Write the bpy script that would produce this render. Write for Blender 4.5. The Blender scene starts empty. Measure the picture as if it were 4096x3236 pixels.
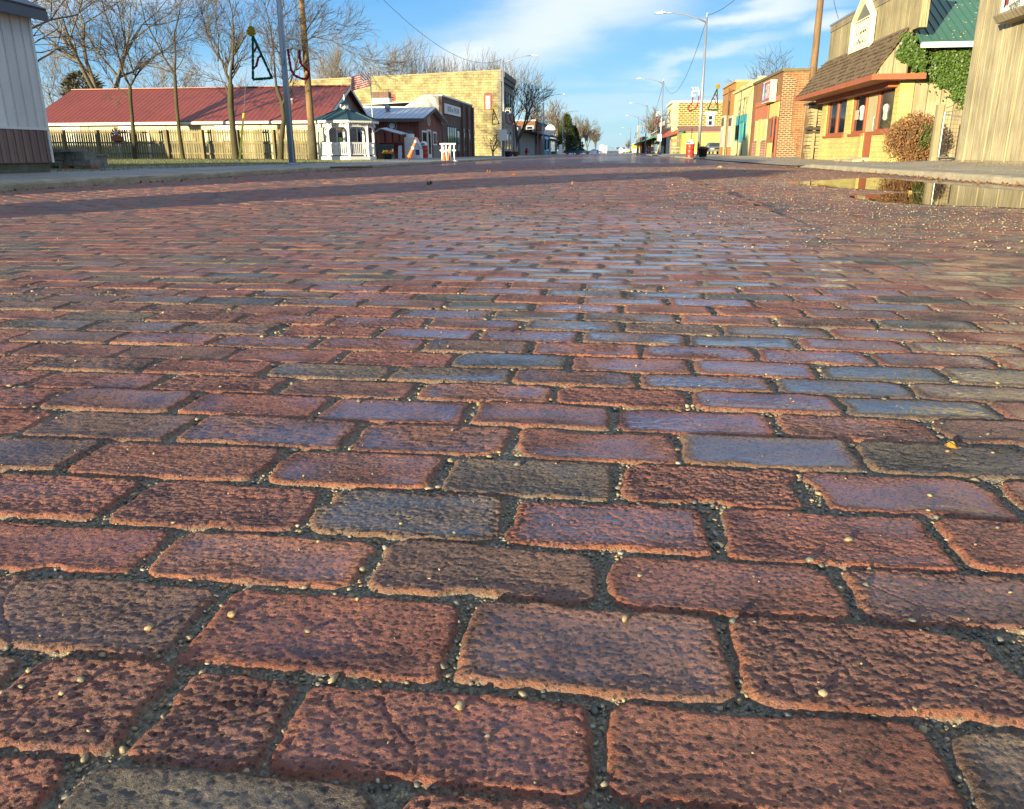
import bpy, math, random
import numpy as np
from math import sin, cos, pi, radians, atan2, sqrt, floor

SC = bpy.context.scene
COL = SC.collection

# ------------------------------------------------------------------ camera
PITCH, YAW, ROLL, EYE = radians(17.45), radians(7.05), radians(0.3), 0.35
FPX, CX, CY = 3200.0, 2048.0, 1618.0
_f = np.array([-sin(YAW)*cos(PITCH), cos(YAW)*cos(PITCH), -sin(PITCH)])
_r0 = np.array([cos(YAW), sin(YAW), 0.0])
_u0 = np.cross(_r0, _f)
_r = _r0*cos(ROLL) - _u0*sin(ROLL)
_u = _u0*cos(ROLL) + _r0*sin(ROLL)
cam_data = bpy.data.cameras.new("camera")
cam = bpy.data.objects.new("camera", cam_data)
COL.objects.link(cam)
cam_data.sensor_width = 36.0
cam_data.lens = FPX/4096.0*36.0
cam_data.clip_start = 0.02
cam_data.clip_end = 5000.0
from mathutils import Matrix, Vector
cam.matrix_world = Matrix(((_r[0], _u[0], -_f[0], 0.0), (_r[1], _u[1], -_f[1], 0.0),
                           (_r[2], _u[2], -_f[2], EYE), (0, 0, 0, 1)))
SC.camera = cam

# ------------------------------------------------------------------ sun, sky, exposure
SUN_EL, SUN_AZ = radians(7.0), radians(211.0)       # azimuth clockwise from +Y
sun_data = bpy.data.lights.new("sun", 'SUN')
sun_data.energy = 5.0
sun_data.angle = radians(0.5)
sun_data.color = (1.0, 0.85, 0.54)
sun = bpy.data.objects.new("sun", sun_data)
COL.objects.link(sun)
sd = Vector((sin(SUN_AZ)*cos(SUN_EL), cos(SUN_AZ)*cos(SUN_EL), sin(SUN_EL)))
sun.rotation_euler = sd.to_track_quat('Z', 'Y').to_euler()

world = bpy.data.worlds.new("World")
SC.world = world
world.use_nodes = True
wn = world.node_tree
bg = wn.nodes['Background']
sky = wn.nodes.new('ShaderNodeTexSky')
sky.sky_type = 'NISHITA'
sky.sun_disc = False
sky.sun_elevation = SUN_EL
sky.sun_rotation = SUN_AZ
sky.altitude = 300
sky.air_density = 1.0
sky.dust_density = 0.3
sky.ozone_density = 2.5
bg.inputs[1].default_value = 0.15
SC.view_settings.view_transform = 'Standard'
SC.view_settings.look = 'None'
SC.view_settings.gamma = 1.0
SC.view_settings.exposure = 1.42

def wnode(t, **kw):
    n = wn.nodes.new(t)
    for k, v in kw.items():
        setattr(n, k, v)
    return n
def wmath(op, a, b=None):
    n = wnode('ShaderNodeMath', operation=op)
    for i, v in enumerate((a, b)):
        if v is None: continue
        if isinstance(v, (int, float)): n.inputs[i].default_value = v
        else: wn.links.new(v, n.inputs[i])
    return n.outputs[0]
# clouds: soft bands on a high layer, direction projected to a plane
tc = wnode('ShaderNodeTexCoord')
sep = wnode('ShaderNodeSeparateXYZ'); wn.links.new(tc.outputs['Generated'], sep.inputs[0])
zc = wmath('ADD', wmath('MAXIMUM', sep.outputs[2], 0.0), 0.10)
cx_, cy_ = wmath('DIVIDE', sep.outputs[0], zc), wmath('DIVIDE', sep.outputs[1], zc)
comb = wnode('ShaderNodeCombineXYZ'); wn.links.new(cx_, comb.inputs[0]); wn.links.new(cy_, comb.inputs[1])
mp = wnode('ShaderNodeMapping')
mp.inputs['Rotation'].default_value = (0, 0, radians(18)); mp.inputs['Scale'].default_value = (0.30, 0.62, 1)
mp.inputs['Location'].default_value = (1.15, 0.35, 0)
wn.links.new(comb.outputs[0], mp.inputs[0])
cn = wnode('ShaderNodeTexNoise'); cn.inputs['Scale'].default_value = 1.0; cn.inputs['Detail'].default_value = 5
cn.inputs['Roughness'].default_value = 0.48; cn.inputs['Distortion'].default_value = 0.5
wn.links.new(mp.outputs[0], cn.inputs['Vector'])
cr = wnode('ShaderNodeValToRGB')
cr.color_ramp.elements[0].position = 0.47; cr.color_ramp.elements[1].position = 0.70
wn.links.new(cn.outputs[0], cr.inputs[0])
# the main drift of cloud down the street and the thin streaks right of it (azimuth, height, half length, half width, tilt, strength)
az_ = wmath('ARCTAN2', sep.outputs[0], sep.outputs[1]); el_ = sep.outputs[2]
wob = wmath('MULTIPLY', wmath('SUBTRACT', cn.outputs[0], 0.5), 0.10)
cn2 = wnode('ShaderNodeTexNoise'); cn2.inputs['Scale'].default_value = 9.0; cn2.inputs['Detail'].default_value = 5
mp2 = wnode('ShaderNodeMapping'); mp2.inputs['Scale'].default_value = (1, 1, 3.0); wn.links.new(tc.outputs['Generated'], mp2.inputs[0]); wn.links.new(mp2.outputs[0], cn2.inputs['Vector'])
wob = wmath('ADD', wob, wmath('MULTIPLY', wmath('SUBTRACT', cn2.outputs[0], 0.5), 0.075))
acc = None
for a0, e0, hl, hw, ti, st in ((-.06, .150, .19, .040, 24, .80), (-.17, .112, .06, .020, 20, .85), (.10, .225, .20, .026, 10, .6), (.147, .150, .085, .014, 6, .85), (.100, .104, .085, .010, 12, .55), (.225, .126, .028, .012, 0, .75), (-.62, .16, .2, .03, 5, .5), (-.35, .07, .25, .03, 3, .35), (.05, .06, .3, .02, 3, .25)):
    du, dv = wmath('SUBTRACT', az_, a0), wmath('ADD', wmath('SUBTRACT', el_, e0), wob)
    c_, s_ = cos(radians(ti)), sin(radians(ti))
    p_ = wmath('DIVIDE', wmath('ADD', wmath('MULTIPLY', du, c_), wmath('MULTIPLY', dv, s_)), hl)
    q_ = wmath('DIVIDE', wmath('SUBTRACT', wmath('MULTIPLY', dv, c_), wmath('MULTIPLY', du, s_)), hw)
    g_ = wmath('MULTIPLY', wmath('EXPONENT', wmath('MULTIPLY', wmath('ADD', wmath('POWER', wmath('ABSOLUTE', p_), 2.6), wmath('POWER', wmath('ABSOLUTE', q_), 2.4)), -1.0)), st)
    acc = g_ if acc is None else wmath('MAXIMUM', acc, g_)
hi_ = wmath('MINIMUM', wmath('MAXIMUM', wmath('MULTIPLY', wmath('SUBTRACT', el_, 0.17), 4.0), 0.12), 1.0)
over = wmath('MULTIPLY', wmath('MINIMUM', wmath('MAXIMUM', wmath('MULTIPLY', wmath('SUBTRACT', el_, 0.32), 3.0), 0.0), 1.0), wmath('ADD', wmath('MULTIPLY', cr.outputs[0], 0.5), 0.42))  # unseen cloud cover overhead, added to brighten the ambient light
acc = wmath('MAXIMUM', acc, over)
cloud_f = wmath('MINIMUM', wmath('MAXIMUM', acc, wmath('MULTIPLY', wmath('MULTIPLY', cr.outputs[0], .85), hi_)), 1.0)
# clear winter blue: the physical sky blended with a measured blue by height
ramp = wnode('ShaderNodeValToRGB'); el = ramp.color_ramp.elements
el[0].position, el[0].color = 0.0, (.92, 1.75, 2.30, 1)
el[1].position, el[1].color = 1.0, (0.10, 0.50, 1.45, 1)
for p_, c_ in ((.08, (.52, 1.38, 2.30, 1)), (.2, (.19, .90, 2.15, 1)), (.38, (.10, .60, 1.75, 1))):
    q_ = el.new(p_); q_.color = c_
wn.links.new(wmath('MAXIMUM', sep.outputs[2], 0.0), ramp.inputs[0])
tint = wnode('ShaderNodeMix', data_type='RGBA'); tint.inputs['Factor'].default_value = 0.85
wn.links.new(sky.outputs[0], tint.inputs['A']); wn.links.new(ramp.outputs[0], tint.inputs['B'])
mixc = wnode('ShaderNodeMix', data_type='RGBA')
wn.links.new(cloud_f, mixc.inputs['Factor']); wn.links.new(tint.outputs['Result'], mixc.inputs['A'])
mixc.inputs['B'].default_value = (2.5, 2.65, 2.7, 1)
wn.links.new(mixc.outputs['Result'], bg.inputs[0])

# ------------------------------------------------------------------ picking real positions: a viewing ray met with a wall or ground plane
C0 = np.array([0.0, 0.0, EYE])
def _ray(x, y): return _f + _r*((x-CX)/FPX) - _u*((y-CY)/FPX)
def gz(x, y, z=0.0): d = _ray(x, y); return C0 + d*((z-EYE)/d[2])
def gx(x, y, X): d = _ray(x, y); return C0 + d*(X/d[0])
def gy(x, y, Y): d = _ray(x, y); return C0 + d*(Y/d[1])

# ------------------------------------------------------------------ helpers
class MB:
    """collects polygons of ONE mesh"""
    def __init__(s): s.v = []; s.f = []
    def add(s, vs, fs):
        o = len(s.v); s.v += [tuple(map(float, p)) for p in vs]
        s.f += [tuple(i+o for i in f) for f in fs]; return s
    def box(s, x0, x1, y0, y1, z0, z1):
        vs = [(x, y, z) for z in (z0, z1) for y in (y0, y1) for x in (x0, x1)]
        return s.add(vs, [(0,2,3,1), (4,5,7,6), (0,1,5,4), (2,6,7,3), (0,4,6,2), (1,3,7,5)])
    def quad(s, *p): return s.add(p, [tuple(range(len(p)))])
    def prism(s, poly, axis, a, b):
        """poly: 2-D points; axis 'x': (y,z), 'y': (x,z), 'z': (x,y); extruded from a to b"""
        def P(p, t): return {'x': (t, p[0], p[1]), 'y': (p[0], t, p[1]), 'z': (p[0], p[1], t)}[axis]
        n = len(poly)
        vs = [P(p, a) for p in poly] + [P(p, b) for p in poly]
        return s.add(vs, [tuple(range(n))[::-1], tuple(range(n, 2*n))] + [(i, (i+1) % n, n+(i+1) % n, n+i) for i in range(n)])
    def slab(s, pts, t):
        """polygon in space thickened along its normal by t"""
        p = [np.array(q, float) for q in pts]
        n = np.cross(p[1]-p[0], p[2]-p[0]); n = n/np.linalg.norm(n)*t
        k = len(p)
        return s.add(p + [q+n for q in p], [tuple(range(k))[::-1], tuple(range(k, 2*k))] + [(i, (i+1) % k, k+(i+1) % k, k+i) for i in range(k)])
    def tube(s, pts, r, n=8, cap=True):
        pts = [np.array(p, float) for p in pts]
        rs = r if hasattr(r, '__len__') else [r]*len(pts)
        o = len(s.v); m = len(pts)
        d0 = pts[1]-pts[0]; ref = np.array([0, 0, 1.0]) if abs(d0[2]) < 0.9*np.linalg.norm(d0) else np.array([1.0, 0, 0])
        for i, p in enumerate(pts):
            d = pts[min(i+1, m-1)] - pts[max(i-1, 0)]
            d = d/max(np.linalg.norm(d), 1e-9)
            a = np.cross(d, ref); a = a/max(np.linalg.norm(a), 1e-9); b = np.cross(d, a)
            for k in range(n):
                t = 2*pi*k/n
                s.v.append(tuple(p + (a*cos(t) + b*sin(t))*rs[i]))
        for i in range(m-1):
            for k in range(n):
                s.f.append((o+i*n+k, o+i*n+(k+1) % n, o+(i+1)*n+(k+1) % n, o+(i+1)*n+k))
        if cap:
            s.f.append(tuple(o+k for k in range(n))[::-1]); s.f.append(tuple(o+(m-1)*n+k for k in range(n)))
        return s
    def lathe(s, c, prof, n=16):
        """prof: (radius, z) pairs from bottom to top round the vertical axis through c"""
        o = len(s.v); m = len(prof)
        for r, z in prof:
            for k in range(n):
                t = 2*pi*k/n; s.v.append((c[0]+r*cos(t), c[1]+r*sin(t), c[2]+z))
        for i in range(m-1):
            for k in range(n):
                s.f.append((o+i*n+k, o+i*n+(k+1) % n, o+(i+1)*n+(k+1) % n, o+(i+1)*n+k))
        s.f.append(tuple(o+k for k in range(n))[::-1]); s.f.append(tuple(o+(m-1)*n+k for k in range(n)))
        return s
    def blob(s, c, rad, nu=10, nv=6, jit=0.0, rnd=random):
        o = len(s.v)
        for j in range(nv+1):
            ph = pi*j/nv
            for i in range(nu):
                t = 2*pi*i/nu; q = 1+jit*(rnd.random()-.5)
                s.v.append((c[0]+rad[0]*q*sin(ph)*cos(t), c[1]+rad[1]*q*sin(ph)*sin(t), c[2]+rad[2]*q*cos(ph)))
        for j in range(nv):
            for i in range(nu):
                s.f.append((o+j*nu+i, o+(j+1)*nu+i, o+(j+1)*nu+(i+1) % nu, o+j*nu+(i+1) % nu))
        return s
    def text(s, body, size, fn, weight=0.0, depth=0.0):
        """real letter outlines; fn maps flat letter coordinates (u,v,d) to space"""
        cu = bpy.data.curves.new('t', 'FONT'); cu.body = body; cu.size = size
        cu.align_x = 'CENTER'; cu.align_y = 'CENTER'; cu.offset = weight; cu.extrude = depth; cu.resolution_u = 3
        ob = bpy.data.objects.new('t', cu); COL.objects.link(ob)
        dg = bpy.context.evaluated_depsgraph_get(); me = bpy.data.meshes.new_from_object(ob.evaluated_get(dg))
        s.add([fn(p.co.x, p.co.y, p.co.z+depth) for p in me.vertices], [tuple(p.vertices) for p in me.polygons])
        bpy.data.objects.remove(ob); bpy.data.curves.remove(cu); bpy.data.meshes.remove(me)
        return s

def mesh_np(name, verts, faces, smooth=False):
    """verts (N,3) float, faces (M,k) int with the same k"""
    me = bpy.data.meshes.new(name)
    verts = np.ascontiguousarray(verts, dtype=np.float32); faces = np.ascontiguousarray(faces, dtype=np.int32)
    k = faces.shape[1]
    me.vertices.add(len(verts)); me.vertices.foreach_set('co', verts.ravel())
    me.loops.add(faces.size); me.loops.foreach_set('vertex_index', faces.ravel())
    me.polygons.add(len(faces)); me.polygons.foreach_set('loop_start', np.arange(0, faces.size, k, dtype=np.int32))
    if smooth: me.polygons.foreach_set('use_smooth', np.ones(len(faces), dtype=bool))
    me.update(calc_edges=True)
    return me

BASE = {}
def base_of(o):
    while o.parent: o = o.parent
    return BASE.get(o.name, (0, 0, 0))
def thing(name, label, cat, loc=(0, 0, 0), group=None, rotz=0.0, local=False):
    o = bpy.data.objects.new(name, None); o.empty_display_size = 0.2
    COL.objects.link(o); o.location = tuple(map(float, loc)); o.rotation_euler = (0, 0, rotz)
    o['label'] = label; o['category'] = cat
    if group: o['group'] = group
    BASE[o.name] = (0, 0, 0) if local else tuple(map(float, loc))
    return o
def part(parent, name, mb, mat, smooth=False, label=None, stuff=False):
    b = base_of(parent)
    me = bpy.data.meshes.new(name)
    me.from_pydata([(x-b[0], y-b[1], z-b[2]) for x, y, z in mb.v], [], mb.f)
    if smooth:
        me.polygons.foreach_set('use_smooth', [True]*len(me.polygons))
    me.materials.append(mat)
    o = bpy.data.objects.new(name, me); COL.objects.link(o); o.parent = parent
    if label: o['label'] = label
    if stuff: o['kind'] = 'stuff'
    return o
def single(name, label, cat, mb, mat, loc, group=None, smooth=False):
    """a thing of one mesh"""
    me = bpy.data.meshes.new(name)
    me.from_pydata([(x-loc[0], y-loc[1], z-loc[2]) for x, y, z in mb.v], [], mb.f)
    if smooth: me.polygons.foreach_set('use_smooth', [True]*len(me.polygons))
    me.materials.append(mat)
    o = bpy.data.objects.new(name, me); COL.objects.link(o); o.location = tuple(map(float, loc))
    o['label'] = label; o['category'] = cat
    if group: o['group'] = group
    return o
def struct(name, mb, mat, kind='structure', smooth=False):
    me = bpy.data.meshes.new(name); me.from_pydata(mb.v, [], mb.f); me.materials.append(mat)
    if smooth: me.polygons.foreach_set('use_smooth', [True]*len(me.polygons))
    o = bpy.data.objects.new(name, me); COL.objects.link(o); o['kind'] = kind
    return o
def dup(root, loc, label, rotz=None, scale=None, group=None):
    r = root.copy(); COL.objects.link(r); r.location = tuple(map(float, loc)); r['label'] = label
    if rotz is not None: r.rotation_euler = (0, 0, rotz)
    if scale is not None: r.scale = scale if hasattr(scale, '__len__') else (scale,)*3
    if group: r['group'] = group
    for ch in list(root.children):
        c = ch.copy(); COL.objects.link(c); c.parent = r
        for g in list(ch.children):
            d = g.copy(); COL.objects.link(d); d.parent = c
    return r

# ------------------------------------------------------------------ materials
def _new(name):
    m = bpy.data.materials.new(name); m.use_nodes = True
    nt = m.node_tree; bs = nt.nodes['Principled BSDF']
    return m, nt, bs
def _noise(nt, vec, scale, detail=4, rough=.55, dist=0):
    n = nt.nodes.new('ShaderNodeTexNoise'); n.inputs['Scale'].default_value = scale
    n.inputs['Detail'].default_value = detail; n.inputs['Roughness'].default_value = rough; n.inputs['Distortion'].default_value = dist
    if vec: nt.links.new(vec, n.inputs['Vector'])
    return n.outputs[0]
def _ramp(nt, fac, stops):
    r = nt.nodes.new('ShaderNodeValToRGB'); e = r.color_ramp.elements
    e[0].position, e[0].color = stops[0][0], tuple(stops[0][1])+(1,)
    e[1].position, e[1].color = stops[-1][0], tuple(stops[-1][1])+(1,)
    for p, c in stops[1:-1]:
        q = e.new(p); q.color = tuple(c)+(1,)
    nt.links.new(fac, r.inputs[0]); return r.outputs[0]
def _mix(nt, f, a, b, mode='MIX'):
    n = nt.nodes.new('ShaderNodeMix'); n.data_type = 'RGBA'; n.blend_type = mode
    for key, v in (('Factor', f), ('A', a), ('B', b)):
        if isinstance(v, (int, float)): n.inputs[key].default_value = v
        elif isinstance(v, tuple): n.inputs[key].default_value = v+(1,) if len(v) == 3 else v
        else: nt.links.new(v, n.inputs[key])
    return n.outputs['Result']
def _math(nt, op, a, b=None, c=None):
    n = nt.nodes.new('ShaderNodeMath'); n.operation = op
    for i, v in enumerate((a, b, c)):
        if v is None: continue
        if isinstance(v, (int, float)): n.inputs[i].default_value = v
        else: nt.links.new(v, n.inputs[i])
    return n.outputs[0]
def _bump(nt, bs, h, strength, dist):
    b = nt.nodes.new('ShaderNodeBump'); b.inputs['Strength'].default_value = strength; b.inputs['Distance'].default_value = dist
    nt.links.new(h, b.inputs['Height']); nt.links.new(b.outputs[0], bs.inputs['Normal']); return b
def _obj(nt, stretch=(1, 1, 1)):
    t = nt.nodes.new('ShaderNodeTexCoord'); m = nt.nodes.new('ShaderNodeMapping')
    m.inputs['Scale'].default_value = stretch; nt.links.new(t.outputs['Object'], m.inputs[0]); return m.outputs[0]
def darker(c, k): return tuple(x*k for x in c)
def mat(name, c, rough=.6, c2=None, scale=3.0, stretch=(1, 1, 1), bump=.15, bdist=.01, metal=0, fine=30., spec=.5, coat=0):
    m, nt, bs = _new(name)
    v = _obj(nt, stretch)
    n1, n2 = _noise(nt, v, scale, 5, .6), _noise(nt, v, fine, 4, .6)
    f = _math(nt, 'MULTIPLY_ADD', n2, .45, _math(nt, 'MULTIPLY', n1, .55))
    c2 = c2 or darker(c, .72)
    nt.links.new(_ramp(nt, f, [(.32, c2), (.62, c)]), bs.inputs['Base Color'])
    bs.inputs['Roughness'].default_value = rough; bs.inputs['Metallic'].default_value = metal
    bs.inputs['Specular IOR Level'].default_value = spec; bs.inputs['Coat Weight'].default_value = coat
    if bump: _bump(nt, bs, n2, bump, bdist)
    return m
def _uv(nt, su=1., sv=1.):
    """u runs along a wall whichever way it faces, v is height"""
    t = nt.nodes.new('ShaderNodeTexCoord'); s = nt.nodes.new('ShaderNodeSeparateXYZ'); nt.links.new(t.outputs['Object'], s.inputs[0])
    u = _math(nt, 'ADD', s.outputs[0], s.outputs[1])
    c = nt.nodes.new('ShaderNodeCombineXYZ')
    nt.links.new(_math(nt, 'MULTIPLY', u, su), c.inputs[0]); nt.links.new(_math(nt, 'MULTIPLY', s.outputs[2], sv), c.inputs[1])
    return c.outputs[0], u, s.outputs[2], t.outputs['Object']
def masonry(name, c1, c2, mortar, w, h, ms=.01, rough=.85, bump=.6, stain=.35, bias=0., smooth=.1):
    m, nt, bs = _new(name)
    uv, u, z, ob = _uv(nt)
    wob = nt.nodes.new('ShaderNodeVectorMath'); wob.operation = 'MULTIPLY_ADD'
    nn = nt.nodes.new('ShaderNodeTexNoise'); nn.inputs['Scale'].default_value = 1.6/w*.5; nt.links.new(ob, nn.inputs['Vector'])
    nt.links.new(nn.outputs['Color'], wob.inputs[0]); wob.inputs[1].default_value = (w*.12, h*.22, 0); nt.links.new(uv, wob.inputs[2])
    b = nt.nodes.new('ShaderNodeTexBrick'); nt.links.new(wob.outputs[0], b.inputs['Vector'])
    b.inputs['Color1'].default_value = c1+(1,); b.inputs['Color2'].default_value = c2+(1,); b.inputs['Mortar'].default_value = mortar+(1,)
    b.inputs['Scale'].default_value = 1; b.inputs['Brick Width'].default_value = w; b.inputs['Row Height'].default_value = h
    b.inputs['Mortar Size'].default_value = ms; b.inputs['Mortar Smooth'].default_value = smooth; b.inputs['Bias'].default_value = bias
    n1 = _noise(nt, ob, .55, 6, .65); n2 = _noise(nt, ob, 9., 5, .65)
    col = _mix(nt, 1.0, b.outputs['Color'], _ramp(nt, n1, [(.35, (1-stain,)*3), (.6, (1, 1, 1))]), 'MULTIPLY')
    col = _mix(nt, 1.0, col, _ramp(nt, n2, [(.3, (.72,)*3), (.65, (1.05,)*3)]), 'MULTIPLY')
    nt.links.new(col, bs.inputs['Base Color']); bs.inputs['Roughness'].default_value = rough
    hgt = _math(nt, 'SUBTRACT', _math(nt, 'MULTIPLY', n2, .6), b.outputs['Fac'])
    _bump(nt, bs, hgt, bump, .02)
    return m
def boards(name, c, c2, w=.2, rough=.8, seam=.05, grain=1., stain=(.62, 1.1)):
    """vertical boards: own tone each, grain drawn out upward, dark seams"""
    m, nt, bs = _new(name)
    uv, u, z, ob = _uv(nt)
    q = _math(nt, 'DIVIDE', u, w); idn = _math(nt, 'FLOOR', q); fr = _math(nt, 'FRACT', q)
    wn_ = nt.nodes.new('ShaderNodeTexWhiteNoise'); wn_.noise_dimensions = '1D'; nt.links.new(idn, wn_.inputs['W'])
    c3 = nt.nodes.new('ShaderNodeCombineXYZ'); nt.links.new(_math(nt, 'MULTIPLY', u, 26*grain), c3.inputs[0])
    nt.links.new(_math(nt, 'MULTIPLY', z, 1.1), c3.inputs[1]); nt.links.new(_math(nt, 'MULTIPLY', idn, 7.3), c3.inputs[2])
    g = _noise(nt, c3.outputs[0], 1.0, 6, .65, .6)
    big = _noise(nt, ob, .8, 4)
    col = _ramp(nt, g, [(.3, c2), (.62, c)])
    col = _mix(nt, 1., col, _ramp(nt, wn_.outputs['Value'], [(0, (.8,)*3), (1, (1.08,)*3)]), 'MULTIPLY')
    col = _mix(nt, 1., col, _ramp(nt, big, [(.3, (stain[0],)*3), (.65, (stain[1],)*3)]), 'MULTIPLY')
    e = _math(nt, 'MINIMUM', fr, _math(nt, 'SUBTRACT', 1., fr))
    sm = _math(nt, 'LESS_THAN', e, seam)
    nt.links.new(_mix(nt, _math(nt, 'MULTIPLY', sm, .75), col, darker(c2, .25)), bs.inputs['Base Color'])
    bs.inputs['Roughness'].default_value = rough
    _bump(nt, bs, _math(nt, 'SUBTRACT', _math(nt, 'MULTIPLY', g, .4), sm), .5, .012)
    return m
def glass(name, c=(.012, .016, .02), rough=.06):
    m, nt, bs = _new(name)
    v = _obj(nt); n = _noise(nt, v, 1.2, 2)
    nt.links.new(_ramp(nt, n, [(.3, darker(c, .5)), (.7, c)]), bs.inputs['Base Color'])
    bs.inputs['Roughness'].default_value = rough; bs.inputs['Specular IOR Level'].default_value = .7
    _bump(nt, bs, _noise(nt, v, .7, 2), .05, .05)
    return m

# ================================================================== THE ROAD
rng = np.random.default_rng(7)
_tab = rng.random((512, 512)).astype(np.float32)
def vnoise(x, y, seed=0):
    ca, sa = cos(seed*1.3+.4), sin(seed*1.3+.4); x, y = x*ca-y*sa + seed*17.31, x*sa+y*ca + seed*41.77
    xi = np.floor(x).astype(np.int64); yi = np.floor(y).astype(np.int64)
    fx = (x-xi).astype(np.float32); fy = (y-yi).astype(np.float32)
    fx = fx*fx*(3-2*fx); fy = fy*fy*(3-2*fy)
    a, b = xi & 511, (xi+1) & 511; c, d = yi & 511, (yi+1) & 511
    return ((_tab[a, c]*(1-fx)+_tab[b, c]*fx)*(1-fy) + (_tab[a, d]*(1-fx)+_tab[b, d]*fx)*fy)*2-1
def fbm(x, y, oct=3, seed=0):
    t = 0; a = 1; s = 0
    for i in range(oct):
        t = t + a*vnoise(x*2**i, y*2**i, seed+i*3); s += a; a *= .5
    return t/s
XL, XR = -9.3, 5.5                      # gutters
# puddle outline, found on the ground from where its edge is seen
WATER = -0.085
_pp = [(3157,730),(3208,738),(3355,749),(3507,757),(3659,765),(3743,769),(3740,771),(3634,773),(3507,779),(3426,782),(3471,795),(3583,807),
       (3710,815),(3862,821),(4014,826),(4096,830),(4300,842),(4550,850),(4700,800),(4400,772),(4096,757),(3912,738),(3760,729),(3588,717),(3507,711),(3431,715),(3304,722)]
PUD = np.array([gz(x, y, WATER)[:2] for x, y in _pp])
def poly_sd(P, x, y):
    """signed distance to polygon, negative inside"""
    d2 = np.full(x.shape, 1e9); ins = np.zeros(x.shape, bool); n = len(P)
    for i in range(n):
        a, b = P[i], P[(i+1) % n]; e = b-a; wx, wy = x-a[0], y-a[1]
        t = np.clip((wx*e[0]+wy*e[1])/(e@e+1e-12), 0, 1)
        d2 = np.minimum(d2, (wx-e[0]*t)**2+(wy-e[1]*t)**2)
        c = (a[1] > y) != (b[1] > y)
        with np.errstate(divide='ignore', invalid='ignore'):
            ins ^= c & (x < (b[0]-a[0])*(y-a[1])/(b[1]-a[1]+1e-12)+a[0])
    return np.where(ins, -1, 1)*np.sqrt(d2)
def road_z(x, y):
    x = np.asarray(x, float); y = np.asarray(y, float)
    z = .00265*(1-(x+1)**2) + .005*vnoise(x*.9, y*.6, 11)*np.clip((y-1)/4, 0, 1)
    m = (x > 1.0) & (y > 3) & (y < 24)
    if m.any():
        sd = poly_sd(PUD, x[m], y[m])
        t = np.where(sd < 0, WATER-.006-np.minimum(.02, -sd*.06), WATER-.006+.022*sd)
        z[m] = np.where(sd < 0, t, np.minimum(z[m], t))
    return z
# courses of paving bricks: the nearest nine follow the photographed bonding
PITCH_R, LEN = .1045, .2085
YB = [.365-PITCH_R*k for k in range(24, 0, -1)] + [.365,.4581,.5702,.6661,.7789,.8918,1.0063,1.1127,1.2088,1.3027]
while YB[-1] < 46: YB.append(YB[-1]+PITCH_R)
YB = np.array(YB)
_seen = {23:[-.303,-.116], 24:[-.408,-.291,-.201,.001,.211], 25:[-.313,-.104,.094], 26:[-.406,-.204,.005,.206], 27:[-.501,-.297,-.095,.11,.322],
         28:[-.626,-.384,-.186,.015,.218], 29:[-.768,-.555,-.321,-.117,.089,.303], 30:[-.404,-.192,.015,.224,.435], 31:[-.51,-.293,-.081,.121,.336]}
JT = []
rr = random.Random(5)
ph = 0.
for r in range(len(YB)-1):
    js = list(_seen.get(r, []))
    if not js:
        ph = (ph + LEN*.5 + rr.uniform(-.022, .022)) % LEN
        js = [ph-.1]
    while js[-1] < XR+.3: js.append(js[-1]+LEN+rr.uniform(-.006, .006))
    while js[0] > XL-.3: js.insert(0, js[0]-LEN+rr.uniform(-.006, .006))
    if r in _seen: ph = (js[2] - 0.0) % LEN + .1
    JT.append(np.array(js))
def brick_lookup(x, y):
    """course, brick, inner distances to the brick's edges, hash"""
    xw = x + .0035*vnoise(x*7, y*7, 1); yw = y + .004*vnoise(x*2.2, y*2.2, 2) + .0028*vnoise(x*9, y*9, 3)
    r = np.clip(np.searchsorted(YB, yw)-1, 0, len(YB)-2)
    k = np.zeros(x.shape, np.int64); x0 = np.zeros(x.shape); x1 = np.zeros(x.shape)
    for q in np.unique(r):
        m = r == q; j = JT[q]
        kk = np.clip(np.searchsorted(j, xw[m])-1, 0, len(j)-2)
        k[m] = kk; x0[m] = j[kk]; x1[m] = j[kk+1]
    return r, k, xw, yw, x0, x1
def hsh(r, k, s):
    h = np.sin(r*127.1+k*311.7+s*74.7)*43758.5453
    return h-np.floor(h)
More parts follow.
